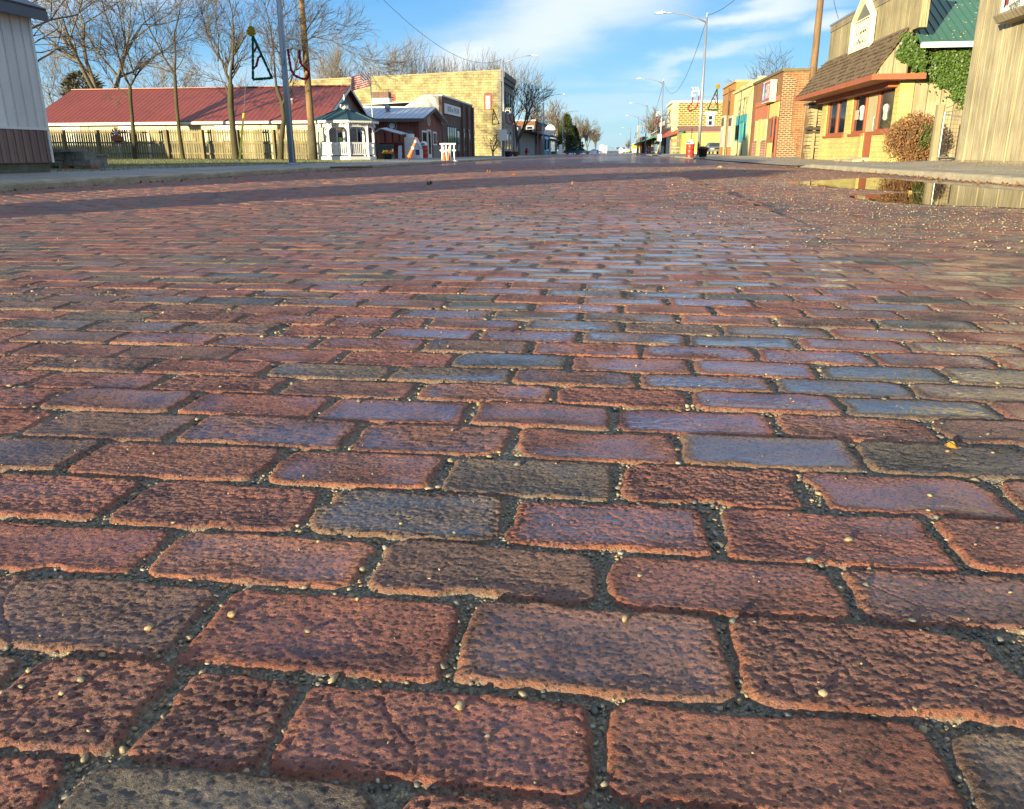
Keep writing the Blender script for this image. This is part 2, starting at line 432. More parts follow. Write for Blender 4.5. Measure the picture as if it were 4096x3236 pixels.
def brick_height(x, y, fine):
    r, k, xw, yw, x0, x1 = brick_lookup(x, y)
    y0, y1 = YB[r], YB[r+1]
    g0 = .0012+.0026*hsh(r, k, 1)**2; gx_ = .0022+.0044*hsh(r, k, 2)**2
    cxm, cym = (x0+x1)/2, (y0+y1)/2
    # rounded rectangle, corners worn round
    ax = np.abs(xw-cxm)-((x1-x0)/2-gx_); ay = np.abs(yw-cym)-((y1-y0)/2-g0)
    rad = .011+.017*hsh(r, k, 3)
    qx, qy = ax+rad, ay+rad
    sd = np.sqrt(np.maximum(qx, 0)**2+np.maximum(qy, 0)**2)+np.minimum(np.maximum(qx, qy), 0)-rad
    e = -sd + .0016*fbm(x*70, y*70, 2, 5) + .0030*vnoise(x*24, y*24, 6) + .0016*vnoise(x*60, y*60, 7)
    chip = vnoise(x*16, y*16, 8); e = e - np.maximum(0, chip-.5)*.026
    top = np.clip(e/.0068, 0, 1); top = 1-(1-top)**2.1
    z = -.0054 + .0054*top
    z += (hsh(r, k, 4)-.5)*.0035*top                                             # set unevenly
    z += ((xw-cxm)*(hsh(r, k, 5)-.5)*.016+(yw-cym)*(hsh(r, k, 6)-.5)*.028)*top    # and tilted
    inner = np.clip(e/.03, 0, 1)
    z += .0012*(1-inner)*top - .0014*inner*(hsh(r, k, 7))                        # hollow centre
    wetb = hsh(r, k, 10)
    lane = np.exp(-((x-.25-.02*y)/(.8+.24*y))**2)*np.clip((y-.25)/.6, .2, 1)
    wet = np.clip((e-.008)/.012, 0, 1)*np.clip(.9*vnoise(x*12, y*18, 60)+1.6*wetb-.62+lane*.75+.6*vnoise(x*.9, y*.55, 63), 0, 1)*(.30+.70*lane)*np.clip(1.25-y/5.5, .25, 1)
    rough = (.35+.80*hsh(r, k, 8))*(1-.40*wet)
    z += top*rough*(.0006*fbm(x*38, y*38, 2, 20))
    pit = fbm(x*175, y*175, 2, 30)
    z -= top*rough*.0013*np.clip((pit-.20)*3.2, 0, 1)
    rip = vnoise(x*125, y*215, 33)
    z += top*rough*.00062*rip
    if fine:
        z -= top*rough*.0011*np.clip((vnoise(x*300, y*310, 36)-.30)*3.5, 0, 1)
        z += top*rough*.0006*fbm(x*330, y*350, 2, 40) + (1-top)*.0016*vnoise(x*330, y*330, 44)
        z -= top*.0011*np.clip(vnoise(x*210, y*210, 47)-.45, 0, 1)
        crack = np.abs(vnoise(x*9, y*9, 51)); z -= top*.0016*np.clip(.012-crack, 0, .012)/.012*(hsh(r, k, 9) > .72)
    tone = hsh(r, k, 11)
    return z, 1-np.clip(e/.003, 0, 1), tone, wet, e
V, FQ, A = [], [], []
nv = 0
def add_part(v, f, at):
    global nv
    V.append(v); FQ.append(f+nv); A.append(at); nv += len(v)
ZONES = [(YB[21], YB[29], -1.3, 1.0, .0014, .00125), (YB[29], YB[42], -2.7, 1.9, .0032, .0027), (YB[42], YB[73], -5.4, 3.5, .0095, .0062)]
for i, (ya, yb, xa, xb, sx, sy) in enumerate(ZONES):
    nx, ny = int((xb-xa)/sx), int((yb-ya)/sy)
    gxx, gyy = np.meshgrid(np.linspace(xa, xb, nx), np.linspace(ya, yb, ny))
    x, y = gxx.ravel(), gyy.ravel()
    h, jt, tone, wet, e = brick_height(x, y, i < 2)
    v = np.stack([x, y, road_z(x, y)+h], 1)
    ii = (np.arange(ny-1)[:, None]*nx+np.arange(nx-1)[None, :]).ravel()
    add_part(v, np.stack([ii, ii+1, ii+nx+1, ii+nx], 1), np.stack([jt, tone, wet, 1-np.clip((e-.002)/.010, 0, 1)], 1))
# the other bricks of the nearer street: one worn block each
bx = []
for r in range(0, len(YB)-1):
    y0, y1 = YB[r], YB[r+1]
    if y1 > 30: break
    j = JT[r]
    lo = hi = None
    for (ya, yb, xa, xb, sx, sy) in ZONES:
        if y0 >= ya-1e-4 and y1 <= yb+1e-4: lo, hi = xa, xb
    for k in range(len(j)-1):
        a, b = j[k], j[k+1]
        if b < XL+.02 or a > XR-.02: continue
        inside = lo is not None and a > lo and b < hi
        if inside: continue
        over = lo is not None and b > lo and a < hi
        bx.append((a, b, y0, y1, r, k, over))
bx = np.array([(a, b, c, d, r, k, o) for a, b, c, d, r, k, o in bx], float)
a, b, c, d, R_, K_, OV = bx.T
n = len(a); jit = lambda s, m: (rng.random(n)-.5)*m
g = .0028
ax0, ax1, ay0, ay1 = np.maximum(a+g+jit(0, .004), XL), np.minimum(b-g+jit(0, .004), XR), c+.0012+jit(0, .002), d-.0012+jit(0, .002)
cxm, cym = (ax0+ax1)/2, (ay0+ay1)/2
zc = road_z(cxm, cym)+jit(0, .004)-OV*.004
tx, ty = jit(0, .022), jit(0, .028)
rings = []
for (ins, dz) in ((0.0, -.03), (.0, -.005), (.004, -.0012), (.012, 0.), (.03, -.0006)):
    px = np.stack([ax0+ins, ax1-ins, ax1-ins, ax0+ins], 1); py = np.stack([ay0+ins*.8, ay0+ins*.8, ay1-ins*.8, ay1-ins*.8], 1)
    pz = zc[:, None]+dz+(px-cxm[:, None])*tx[:, None]+(py-cym[:, None])*ty[:, None] + (rng.random((n, 4))-.5)*.003*(dz > -.02)
    rings.append(np.stack([px, py, pz], 2))
vb = np.concatenate(rings, 1)                       # n, 20, 3
fb = []
for q in range(4):
    for t in range(4):
        fb.append((q*4+t, q*4+(t+1) % 4, q*4+4+(t+1) % 4, q*4+4+t))
fb.append((16, 17, 18, 19))
fb = np.array(fb)
tone = hsh(R_, K_, 11); wetb = hsh(R_, K_, 10)
lane = np.exp(-((cxm-.25-.02*cym)/(.8+.24*cym))**2)
wv = np.clip(1.6*wetb-.68+lane*.62+.7*vnoise(cxm*.9, cym*.55, 63), 0, 1)*(.12+.55*lane)*np.clip(1.25-cym/5.5, .2, 1)
psd = poly_sd(PUD, cxm, cym); wv = np.maximum(wv, .95*np.exp(-np.maximum(psd, 0)/.35))
wring = np.array([0]*8+[.25]*4+[.8]*4+[1]*4)
at = np.stack([np.repeat(np.array([.6]*4+[.2]*4+[0]*12)[None], n, 0).ravel(), np.repeat(tone, 20), (wv[:, None]*wring[None]).ravel(), np.repeat(np.array([1.]*8+[.9]*4+[.1]*4+[0]*4)[None], n, 0).ravel()], 1)
add_part(vb.reshape(-1, 3), (fb[None]+np.arange(n)[:, None, None]*20).reshape(-1, 4), at)
# bedding under the blocks, and the farther street as one worn sheet
xs = np.concatenate([np.linspace(XL-.05, XR+.05, 75)])
ys = np.concatenate([np.linspace(-2.1, 30, 160), np.linspace(30.5, 60, 60), np.linspace(63, 130, 35), np.linspace(140, 520, 30), [700, 1000, 1600]])
gxx, gyy = np.meshgrid(xs, ys); x, y = gxx.ravel(), gyy.ravel()
zz = road_z(x, y) + np.where(y < 30, -.0065, .0) + np.where((y < 31), -.012*((y > YB[21]-.1) & (y < YB[73]+.3) & (np.abs(x) < 6)), 0)
far = y > 29.9
at = np.stack([np.where(far, 0., .8), .45+.25*vnoise(x*1.3, y*.7, 70), np.where(far, .16+.16*vnoise(x*.8, y*.3, 71), 0), np.where(far, .15, 0.)], 1)
nx, ny = len(xs), len(ys)
ii = (np.arange(ny-1)[:, None]*nx+np.arange(nx-1)[None, :]).ravel()
add_part(np.stack([x, y, zz], 1), np.stack([ii, ii+1, ii+nx+1, ii+nx], 1), at)
me = mesh_np('road', np.concatenate(V), np.concatenate(FQ))
AT = np.concatenate(A).astype(np.float32)
for i, nme in enumerate(('joint', 'tone', 'wet', 'edge')):
    t = me.attributes.new(nme, 'FLOAT', 'POINT'); t.data.foreach_set('value', np.ascontiguousarray(AT[:, i]))
me.polygons.foreach_set('use_smooth', np.ones(len(me.polygons), dtype=bool))
road = bpy.data.objects.new('road', me); COL.objects.link(road); road['kind'] = 'structure'
del V, FQ, A

def road_material():
    m, nt, bs = _new('paving brick')
    def attr(nm):
        a = nt.nodes.new('ShaderNodeAttribute'); a.attribute_name = nm; return a.outputs['Fac']
    jt, tone, wet, edge = attr('joint'), attr('tone'), attr('wet'), attr('edge')
    v = _obj(nt)
    n1 = _noise(nt, v, 11, 5, .65); n2 = _noise(nt, v, 240, 6, .74); n3 = _noise(nt, v, 620, 3, .7)
    base = _ramp(nt, tone, [(0., (.065, .066, .052)), (.10, (.10, .082, .062)), (.20, (.150, .102, .068)), (.27, (.140, .078, .054)), (.5, (.185, .074, .050)), (.78, (.225, .074, .046)), (1., (.250, .105, .060))])
    worn = _mix(nt, .22, _mix(nt, 1., base, (1.5, 1.5, 1.5), 'MULTIPLY'), (.20, .150, .130))
    raw = _mix(nt, .4, _mix(nt, 1., base, (1.5, 1.3, 1.1), 'MULTIPLY'), (.36, .135, .055))
    base = _mix(nt, _math(nt, 'MULTIPLY', edge, _ramp(nt, _noise(nt, v, 23, 3, .6), [(.38, (.1,)*3), (.6, (1., 1., 1.))])), worn, raw)
    mott = _ramp(nt, n1, [(.3, (.62, .66, .74)), (.5, (1., 1., 1.)), (.68, (1.18, 1.10, 1.0))])
    col = _mix(nt, 1., base, mott, 'MULTIPLY')
    speck = _ramp(nt, n2, [(.32, (.30, .30, .33)), (.46, (1, 1, 1)), (.60, (1.2, 1.15, 1.1)), (.68, (2.1, 2.05, 2.05))])
    col = _mix(nt, 1., col, speck, 'MULTIPLY')
    vo = nt.nodes.new('ShaderNodeTexVoronoi'); vo.inputs['Scale'].default_value = 210; nt.links.new(v, vo.inputs['Vector'])
    pf = _math(nt, 'LESS_THAN', _math(nt, 'ADD', vo.outputs['Distance'], _math(nt, 'MULTIPLY', n1, .35)), .50)
    col = _mix(nt, _math(nt, 'MULTIPLY', pf, .72), col, (.022, .016, .016))
    # pale grit specks left on the faces
    grit = _math(nt, 'GREATER_THAN', n3, .64)
    col = _mix(nt, _math(nt, 'MULTIPLY', grit, .5), col, (.45, .40, .36))
    damp = _ramp(nt, _noise(nt, v, 7.5, 4, .6, .4), [(.50, (1., 1., 1.)), (.66, (.55, .50, .52))])
    col = _mix(nt, 1., col, damp, 'MULTIPLY')
    wcol = _mix(nt, _math(nt, 'MULTIPLY', wet, .55), col, _mix(nt, 1., col, (.42, .40, .44), 'MULTIPLY'))
    sand = _ramp(nt, _noise(nt, v, 300, 4, .7), [(.33, (.07, .066, .05)), (.52, (.25, .22, .16)), (.70, (.50, .44, .31))])
    nt.links.new(_mix(nt, jt, wcol, sand), bs.inputs['Base Color'])
    w2 = _math(nt, 'MULTIPLY', wet, _math(nt, 'SUBTRACT', 1., jt))
    ro = _math(nt, 'MULTIPLY_ADD', w2, -.2, .56)
    nt.links.new(_math(nt, 'ADD', ro, _math(nt, 'MULTIPLY', n2, .08)), bs.inputs['Roughness'])
    nt.links.new(_math(nt, 'MULTIPLY_ADD', w2, .1, .45), bs.inputs['Specular IOR Level'])
    h = _math(nt, 'ADD', _math(nt, 'ADD', _math(nt, 'MULTIPLY', n2, 1.), _math(nt, 'MULTIPLY', n3, .45)), _math(nt, 'MULTIPLY', pf, -.35))
    b = _bump(nt, bs, h, .9, .006)
    nt.links.new(_math(nt, 'MULTIPLY_ADD', w2, -.7, .9), b.inputs['Strength'])
    nt.links.new(_math(nt, 'MINIMUM', _math(nt, 'MULTIPLY', w2, 1.1), 1.), bs.inputs['Coat Weight']); bs.inputs['Coat Roughness'].default_value = .07; bs.inputs['Coat IOR'].default_value = 1.36
    return m
road.data.materials.append(road_material())

# water lying in the dip by the right kerb
m_water, _nt, _bs = _new('rain water')
_out = [n for n in _nt.nodes if n.type == 'OUTPUT_MATERIAL'][0]
_gl = _nt.nodes.new('ShaderNodeBsdfGlossy'); _gl.inputs['Roughness'].default_value = .015; _tr = _nt.nodes.new('ShaderNodeBsdfTransparent'); _tr.inputs['Color'].default_value = (.55, .48, .38, 1)
_fr = _nt.nodes.new('ShaderNodeFresnel'); _fr.inputs['IOR'].default_value = 1.9; _mx = _nt.nodes.new('ShaderNodeMixShader')
_bp = _nt.nodes.new('ShaderNodeBump'); _bp.inputs['Strength'].default_value = .04; _bp.inputs['Distance'].default_value = .02; _nt.links.new(_noise(_nt, _obj(_nt), 1.3, 2), _bp.inputs['Height'])
_nt.links.new(_bp.outputs[0], _gl.inputs['Normal']); _nt.links.new(_bp.outputs[0], _fr.inputs['Normal'])
_nt.links.new(_fr.outputs[0], _mx.inputs[0]); _nt.links.new(_tr.outputs[0], _mx.inputs[1]); _nt.links.new(_gl.outputs[0], _mx.inputs[2]); _nt.links.new(_mx.outputs[0], _out.inputs['Surface']); _nt.nodes.remove(_bs)
pm = MB()
cpx, cpy = np.mean(PUD, 0)
# grow the sheet a little so that the bed, not the sheet, draws the shore
P2 = []
for i in range(len(PUD)):
    t = PUD[(i+1) % len(PUD)]-PUD[i-1]; nrm = np.array([t[1], -t[0]])/max(np.linalg.norm(t), 1e-6)
    P2.append(PUD[i]+nrm*.10)
pm.quad(*[(p[0], p[1], WATER) for p in P2])
struct('puddle', pm, m_water)

# ------------------------------------------------------------------ loose gravel on the bricks
def ico(sub):
    import bmesh
    bm = bmesh.new(); bmesh.ops.create_icosphere(bm, subdivisions=sub, radius=1)
    v = np.array([p.co[:] for p in bm.verts]); bm.verts.index_update(); f = np.array([[q.index for q in t.verts] for t in bm.faces]); bm.free(); return v, f
def stones(P, S, sub, seed):
    """P: (n,3) resting points, S: sizes"""
    g = np.random.default_rng(seed); v, f = ico(sub); n = len(P)
    sc = S[:, None]*np.stack([g.uniform(.8, 1.5, n), g.uniform(.6, 1.1, n), g.uniform(.45, .85, n)], 1)
    th = g.uniform(0, 2*pi, n); lump = 1+(g.random((n, len(v)))-.5)*(.7 if sub == 1 else .5)
    L = v[None]*lump[:, :, None]*sc[:, None, :]
    X = L[..., 0]*np.cos(th)[:, None]-L[..., 1]*np.sin(th)[:, None]; Y = L[..., 0]*np.sin(th)[:, None]+L[..., 1]*np.cos(th)[:, None]
    out = np.stack([X, Y, L[..., 2]], 2)+P[:, None, :]; out[..., 2] += (sc[:, 2]*.75)[:, None]
    return out.reshape(-1, 3), (f[None]+np.arange(n)[:, None, None]*len(v)).reshape(-1, 3), np.repeat(g.random(n), len(v))
GV, GF, GT, go = [], [], [], 0
def put(P, S, sub, seed):
    global go
    v, f, t = stones(P, S, sub, seed); GV.append(v); GF.append(f+go); GT.append(t); go += len(v)
# in the joints, near
N = 200000
x = rng.uniform(-1.25, .95, N); y = rng.uniform(YB[21]+.01, YB[29], N)
h, jt, tone, wet, e = brick_height(x, y, False)
m = (e < .0015); idx = np.where(m)[0][:11000]
s = rng.gamma(2.0, .00042, len(idx))+.0006
put(np.stack([x[idx], y[idx], road_z(x[idx], y[idx])+h[idx]], 1), np.minimum(s, .0052), 1, 1)
N = 90000
x = rng.uniform(-2.6, 1.8, N); y = rng.uniform(YB[29], YB[42], N)
h, jt, tone, wet, e = brick_height(x, y, False)
idx = np.where(e < .001)[0][:9000]
s = rng.gamma(2.2, .0006, len(idx))+.0009
put(np.stack([x[idx], y[idx], road_z(x[idx], y[idx])+h[idx]], 1), np.minimum(s, .006), 1, 2)
# bigger ones where bricks meet, lower left and along the joints
bigp = [(330,2740),(250,2790),(120,2700),(90,2760),(340,3110),(270,3190),(1400,2370),(1430,2400),(3290,2780),(2930,2495),(3240,2240),(2880,2810),(2500,2490),(2560,2300),
        (2080,2000),(2010,2150),(1340,3120),(985,3080),(600,2520),(930,2460),(3790,1800),(3990,1525),(3650,2480),(70,2690),(2400,2400),(1840,2830),(3660,2840)]
P = np.array([gz(x, y) for x, y in bigp]); h = brick_height(P[:, 0].copy(), P[:, 1].copy(), False)[0]
P[:, 2] = road_z(P[:, 0], P[:, 1])+h
put(P, rng.uniform(.0018, .0036, len(P)), 2, 3)
# scattered on the faces, near and middle
N = 380
x = rng.uniform(-1.2, .95, N); y = rng.uniform(YB[21], YB[29], N)
h = brick_height(x, y, False)[0]
put(np.stack([x, y, road_z(x, y)+h], 1), rng.gamma(2., .0004, N)+.0004, 1, 4)
N = 700
y = rng.uniform(YB[29], 5.6, N); x = rng.uniform(-.85, .6, N)*y
h = brick_height(x, y, False)[0]
put(np.stack([x, y, road_z(x, y)+np.maximum(h, -.01)], 1), rng.gamma(2., .0005, N)+.0006, 1, 5)
# thick drift of chips towards the right gutter
N = 30000
y = rng.uniform(3.2, 22, N); x = rng.normal(2.5, 1.25, N)-.2+.03*y
k = (x > .3) & (x < 5.35) & (poly_sd(PUD, x, y) > .02); x, y = x[k], y[k]
put(np.stack([x, y, road_z(x, y)], 1), rng.gamma(2.2, .0009, len(x))+.0009, 0 or 1, 6)
N = 1800
y = rng.uniform(5.6, 30, N); x = rng.uniform(-9, 3, N)
put(np.stack([x, y, road_z(x, y)], 1), rng.gamma(2., .001, N)+.001, 1, 7)
gme = mesh_np('gravel', np.concatenate(GV), np.concatenate(GF), False)
t = gme.attributes.new('tone', 'FLOAT', 'POINT'); t.data.foreach_set('value', np.concatenate(GT).astype(np.float32))
m_gr, nt, bs = _new('limestone chips')
a_ = nt.nodes.new('ShaderNodeAttribute'); a_.attribute_name = 'tone'
gc = _ramp(nt, a_.outputs['Fac'], [(0, (.10, .11, .10)), (.25, (.15, .14, .11)), (.5, (.28, .22, .13)), (.75, (.37, .29, .16)), (.9, (.27, .14, .05)), (1., (.46, .42, .34))])
nt.links.new(_mix(nt, 1., gc, _ramp(nt, _noise(nt, _obj(nt), 400, 3), [(.3, (.7,)*3), (.7, (1.1,)*3)]), 'MULTIPLY'), bs.inputs['Base Color'])
bs.inputs['Roughness'].default_value = .55
gme.materials.append(m_gr)
gravel = bpy.data.objects.new('gravel', gme); COL.objects.link(gravel); gravel['kind'] = 'stuff'

# ================================================================== GROUND, PAVEMENTS, KERBS
def interp(x, P): return float(np.interp(x, [p[0] for p in P], [p[1] for p in P]))
PL = [(-1500, .3), (-60, .2), (-32, .15), (-14, .01), (-12.2, -.02), (-9.7, -.055)]
PR = [(5.5, .005), (5.85, .015), (8.6, .07), (12, .1), (1500, .3)]
def zl(x): return interp(x, PL)
def apron(y):           # driveway where the right kerb is let down
    return max(0., min(1., (y-24.5)/3.))*max(0., min(1., (56.5-y)/2.))
def zr(x, y):
    a = apron(y); z = interp(x, PR)
    return z*(1-a)+a*interp(x, [(5.5, -.105), (9.4, .02), (12, .1), (1500, .3)])
def sheet(xs, ys, fz):
    m = MB(); nx = len(xs)
    m.v = [(x, y, fz(x, y)) for y in ys for x in xs]
    m.f = [(j*nx+i, j*nx+i+1, j*nx+nx+i+1, j*nx+nx+i) for j in range(len(ys)-1) for i in range(nx-1)]
    return m
m_soil = mat('winter ground', (.13, .115, .06), .95, (.07, .065, .035), 1.2, bump=.4, bdist=.05)
gm = sheet([-1500, -200, -60, -32, -14, -12.2, -9.7, -9.5], [-60, 0, 15, 60, 200, 600, 2500], lambda x, y: zl(x)-.012)
g2 = sheet([5.6, 5.9, 8.6, 12, 60, 200, 1500], [-60, 0, 15, 24.5, 27.5, 54.5, 56.5, 60, 200, 600, 2500], lambda x, y: zr(x, y)-.03)
gm.add(g2.v, g2.f)
gm.add([(-1500, -60, -.6), (1500, -60, -.6), (1500, 2500, -.6), (-1500, 2500, -.6)], [(0, 1, 2, 3)])
struct('ground', gm, m_soil)

def concrete(name, c, c2, joint=1.5, rough=.85, crack=.5):
    m, nt, bs = _new(name)
    v = _obj(nt); n1 = _noise(nt, v, .9, 6, .65); n2 = _noise(nt, v, 22, 5, .7)
    t = nt.nodes.new('ShaderNodeSeparateXYZ'); nt.links.new(v, t.inputs[0])
    fr = _math(nt, 'FRACT', _math(nt, 'DIVIDE', t.outputs[1], joint))
    jn = _math(nt, 'LESS_THAN', fr, .012/joint*1.5)
    vo = nt.nodes.new('ShaderNodeTexVoronoi'); vo.feature = 'DISTANCE_TO_EDGE'; vo.inputs['Scale'].default_value = .45
    wv = nt.nodes.new('ShaderNodeVectorMath'); wv.operation = 'MULTIPLY_ADD'; nz = nt.nodes.new('ShaderNodeTexNoise'); nz.inputs['Scale'].default_value = 1.5
    nt.links.new(v, nz.inputs['Vector']); nt.links.new(nz.outputs['Color'], wv.inputs[0]); wv.inputs[1].default_value = (.9, .9, 0); nt.links.new(v, wv.inputs[2]); nt.links.new(wv.outputs[0], vo.inputs['Vector'])
    ck = _math(nt, 'LESS_THAN', vo.outputs['Distance'], .012*crack)
    dark = _math(nt, 'MAXIMUM', jn, ck)
    col = _ramp(nt, _math(nt, 'MULTIPLY_ADD', n2, .4, _math(nt, 'MULTIPLY', n1, .6)), [(.34, c2), (.6, c)])
    nt.links.new(_mix(nt, _math(nt, 'MULTIPLY', dark, .7), col, darker(c2, .3)), bs.inputs['Base Color'])
    bs.inputs['Roughness'].default_value = rough
    _bump(nt, bs, _math(nt, 'SUBTRACT', _math(nt, 'MULTIPLY', n2, .5), dark), .5, .01)
    return m
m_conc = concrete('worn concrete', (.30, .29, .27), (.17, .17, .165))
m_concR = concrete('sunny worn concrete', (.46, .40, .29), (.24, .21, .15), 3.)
m_kerb = mat('kerb concrete', (.40, .35, .25), .85, (.19, .165, .115), 2.2, bump=.5, bdist=.012)
wig = lambda x, y: .012*float(vnoise(np.array([x*.9]), np.array([y*.5]), 5)[0])
ysl = list(np.arange(-4, 60, 1.0))+list(range(60, 220, 8))+[300, 520]
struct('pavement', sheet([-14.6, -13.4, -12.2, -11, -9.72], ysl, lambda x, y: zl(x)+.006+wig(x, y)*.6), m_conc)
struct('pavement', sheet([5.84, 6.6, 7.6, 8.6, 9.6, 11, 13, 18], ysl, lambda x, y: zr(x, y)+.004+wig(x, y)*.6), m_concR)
def kerb(x0, x1, y0, y1, top, zg, face):
    """rounded nose towards the street side 'face'"""
    m = MB(); prof = []
    w = x1-x0
    prof = [(x0, zg-.2), (x0+.015, top-.05), (x0+.03, top-.015), (x0+.06, top), (x1, top+.012), (x1, zg-.2)]
    if face < 0: prof = [(x1-(p[0]-x0), p[1]) for p in prof]
    ys_ = list(np.arange(y0, min(y1, 70), .75))+list(range(72, int(y1), 12))+[y1] if y1 > 70 else list(np.arange(y0, y1, .6))+[y1]
    n = len(prof)
    for j, y in enumerate(ys_):
        for i, (a, b) in enumerate(prof):
            q = 0.
            if 0 < i < 4: q = .014*float(vnoise(np.array([y*1.7+i]), np.array([x0+i*.3]), 9)[0])
            m.v.append((a+q, y, b+q*.8-(.09*max(0, 1-abs(y-(y1 if face > 0 else y0))/1.2) if y1 < 60 and face > 0 and i not in (0, 5) else 0)))
    for j in range(len(ys_)-1):
        for i in range(n-1):
            m.f.append((j*n+i, j*n+i+1, (j+1)*n+i+1, (j+1)*n+i))
    m.f.append(tuple(range(n))); m.f.append(tuple(range((len(ys_)-1)*n, len(ys_)*n))[::-1])
    return m
struct('kerb', kerb(-9.74, -9.28, -4, 520, -.045, -.2, -1), m_kerb)
struct('kerb', kerb(5.42, 5.86, -4, 25.6, .012, -.12, 1), m_kerb)
struct('kerb', kerb(5.42, 5.86, 56, 520, .012, -.12, 2), m_kerb)
# lawn beside the metal building
m_lawn = mat('winter lawn', (.17, .16, .065), .95, (.085, .095, .035), 1.6, bump=.6, bdist=.03, fine=45)
struct('lawn', sheet(list(np.linspace(-60, -12.15, 30)), list(np.linspace(17.2, 49, 24)), lambda x, y: zl(x)+.012+.03*float(vnoise(np.array([x*.6]), np.array([y*.6]), 21)[0]) if x < -12.3 else zl(x)-.002), m_lawn)
def grass_tufts(n, seed):
    g = np.random.default_rng(seed)
    x = -12.25-g.random(n)**1.4*14; y = g.uniform(17.5, 45, n)
    h = g.uniform(.03, .085, n); a = g.uniform(0, 2*pi, n); w = .006
    z = np.array([zl(q) for q in x])
    lx, ly = np.cos(a)*w, np.sin(a)*w; tx, ty = g.normal(0, .035, n), g.normal(0, .035, n)
    P = np.stack([np.stack([x-lx, y-ly, z], 1), np.stack([x+lx, y+ly, z], 1), np.stack([x+tx, y+ty, z+h], 1)], 1).reshape(-1, 3)
    return mesh_np('grass', P, np.arange(3*n).reshape(-1, 3))
gme = grass_tufts(26000, 3); gme.materials.append(mat('grass blades', (.20, .20, .07), .8, (.10, .12, .04), 3, bump=0))
o = bpy.data.objects.new('grass', gme); COL.objects.link(o); o['kind'] = 'stuff'
# low hills closing the street
hm = MB(); hx = np.linspace(-900, 900, 60)
for i, x in enumerate(hx):
    z = 5+3.5*float(vnoise(np.array([x*.006]), np.array([.5]), 4)[0])
    hm.v += [(x, 1650, -1), (x, 1800, max(2.0, z)), (x, 2100, -1)]
for i in range(len(hx)-1):
    hm.f += [(i*3, i*3+3, i*3+4, i*3+1), (i*3+1, i*3+4, i*3+5, i*3+2)]
struct('hills', hm, mat('far hills', (.10, .11, .10), .95, (.06, .07, .06), .02, bump=0))

# ------------------------------------------------------------------ shared materials
m_white = mat('white paint', (.74, .74, .70), .5, (.58, .58, .54), 3, bump=.08)
m_cream = mat('cream render', (.58, .54, .38), .8, (.46, .42, .28), 1.5, bump=.25)
m_black = mat('black plastic', (.018, .018, .02), .5, (.010, .010, .012), 8, bump=.1)
m_dark = mat('dark matt finish', (.03, .028, .026), .8, (.015, .014, .013), 3)  # plain near-black tone shared by frames, cables, roofs and canopy
m_galv = mat('galvanised steel', (.33, .35, .37), .45, (.23, .26, .29), 4, stretch=(1, 1, .3), metal=.55, bump=.06)
m_pole_wood = boards('weathered pole wood', (.27, .165, .075), (.09, .055, .025), w=9, seam=0, grain=2.)
m_grey_wood = boards('grey weathered wood', (.36, .30, .20), (.17, .135, .085), w=.16)
m_glass = glass('dark window glass')
m_glass_c = mat('blind behind glass', (.52, .52, .46), .35, (.40, .40, .36), 2, bump=0)
m_orange = mat('safety orange', (.80, .15, .025), .5, (.62, .10, .02), 6, bump=.08)
m_reflect = mat('reflective white', (.80, .80, .78), .35, (.66, .66, .62), 9, bump=.05)
m_red = mat('red enamel', (.42, .035, .025), .38, (.30, .022, .018), 4, bump=.08)
m_rust = mat('rusty steel', (.14, .075, .045), .8, (.07, .045, .035), 9, bump=.3)
m_stone = masonry('pale limestone blocks', (.52, .44, .22), (.37, .31, .15), (.26, .215, .11), .66, .33, .017, .9, .9, .55)
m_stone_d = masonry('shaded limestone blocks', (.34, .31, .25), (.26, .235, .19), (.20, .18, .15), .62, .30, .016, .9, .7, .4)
m_brick_d = masonry('dark brown brick', (.17, .085, .062), (.135, .07, .05), (.19, .15, .12), .21, .075, .008, .85, .5, .25)
m_brick_o = masonry('orange brick', (.29, .11, .042), (.22, .075, .03), (.30, .19, .09), .21, .075, .010, .85, .5, .25)
m_tin_red = mat('red metal roofing', (.225, .046, .028), .5, (.15, .032, .021), 1.2, stretch=(1, .3, 1), bump=.05, spec=.5)
m_tin_grey = mat('galvanised roofing', (.50, .53, .56), .38, (.38, .42, .46), 1.2, metal=.35, bump=.06)
m_tinsel_g = mat('green tinsel', (.012, .085, .035), .9, (.006, .04, .018), 40, bump=.6, bdist=.02, fine=60, spec=.1)
m_tinsel_r = mat('red tinsel', (.28, .018, .016), .9, (.15, .01, .01), 40, bump=.6, bdist=.02, fine=60, spec=.1)
m_tinsel_w = mat('white tinsel', (.66, .64, .56), .9, (.45, .44, .38), 40, bump=.6, bdist=.02, fine=60, spec=.1)
m_tinsel_y = mat('gold tinsel', (.36, .24, .02), .8, (.2, .12, .01), 40, bump=.6, bdist=.02, fine=60, spec=.1)
m_leafbrown = mat('dead leaves', (.30, .16, .06), .8, (.14, .08, .04), 18, bump=.3)

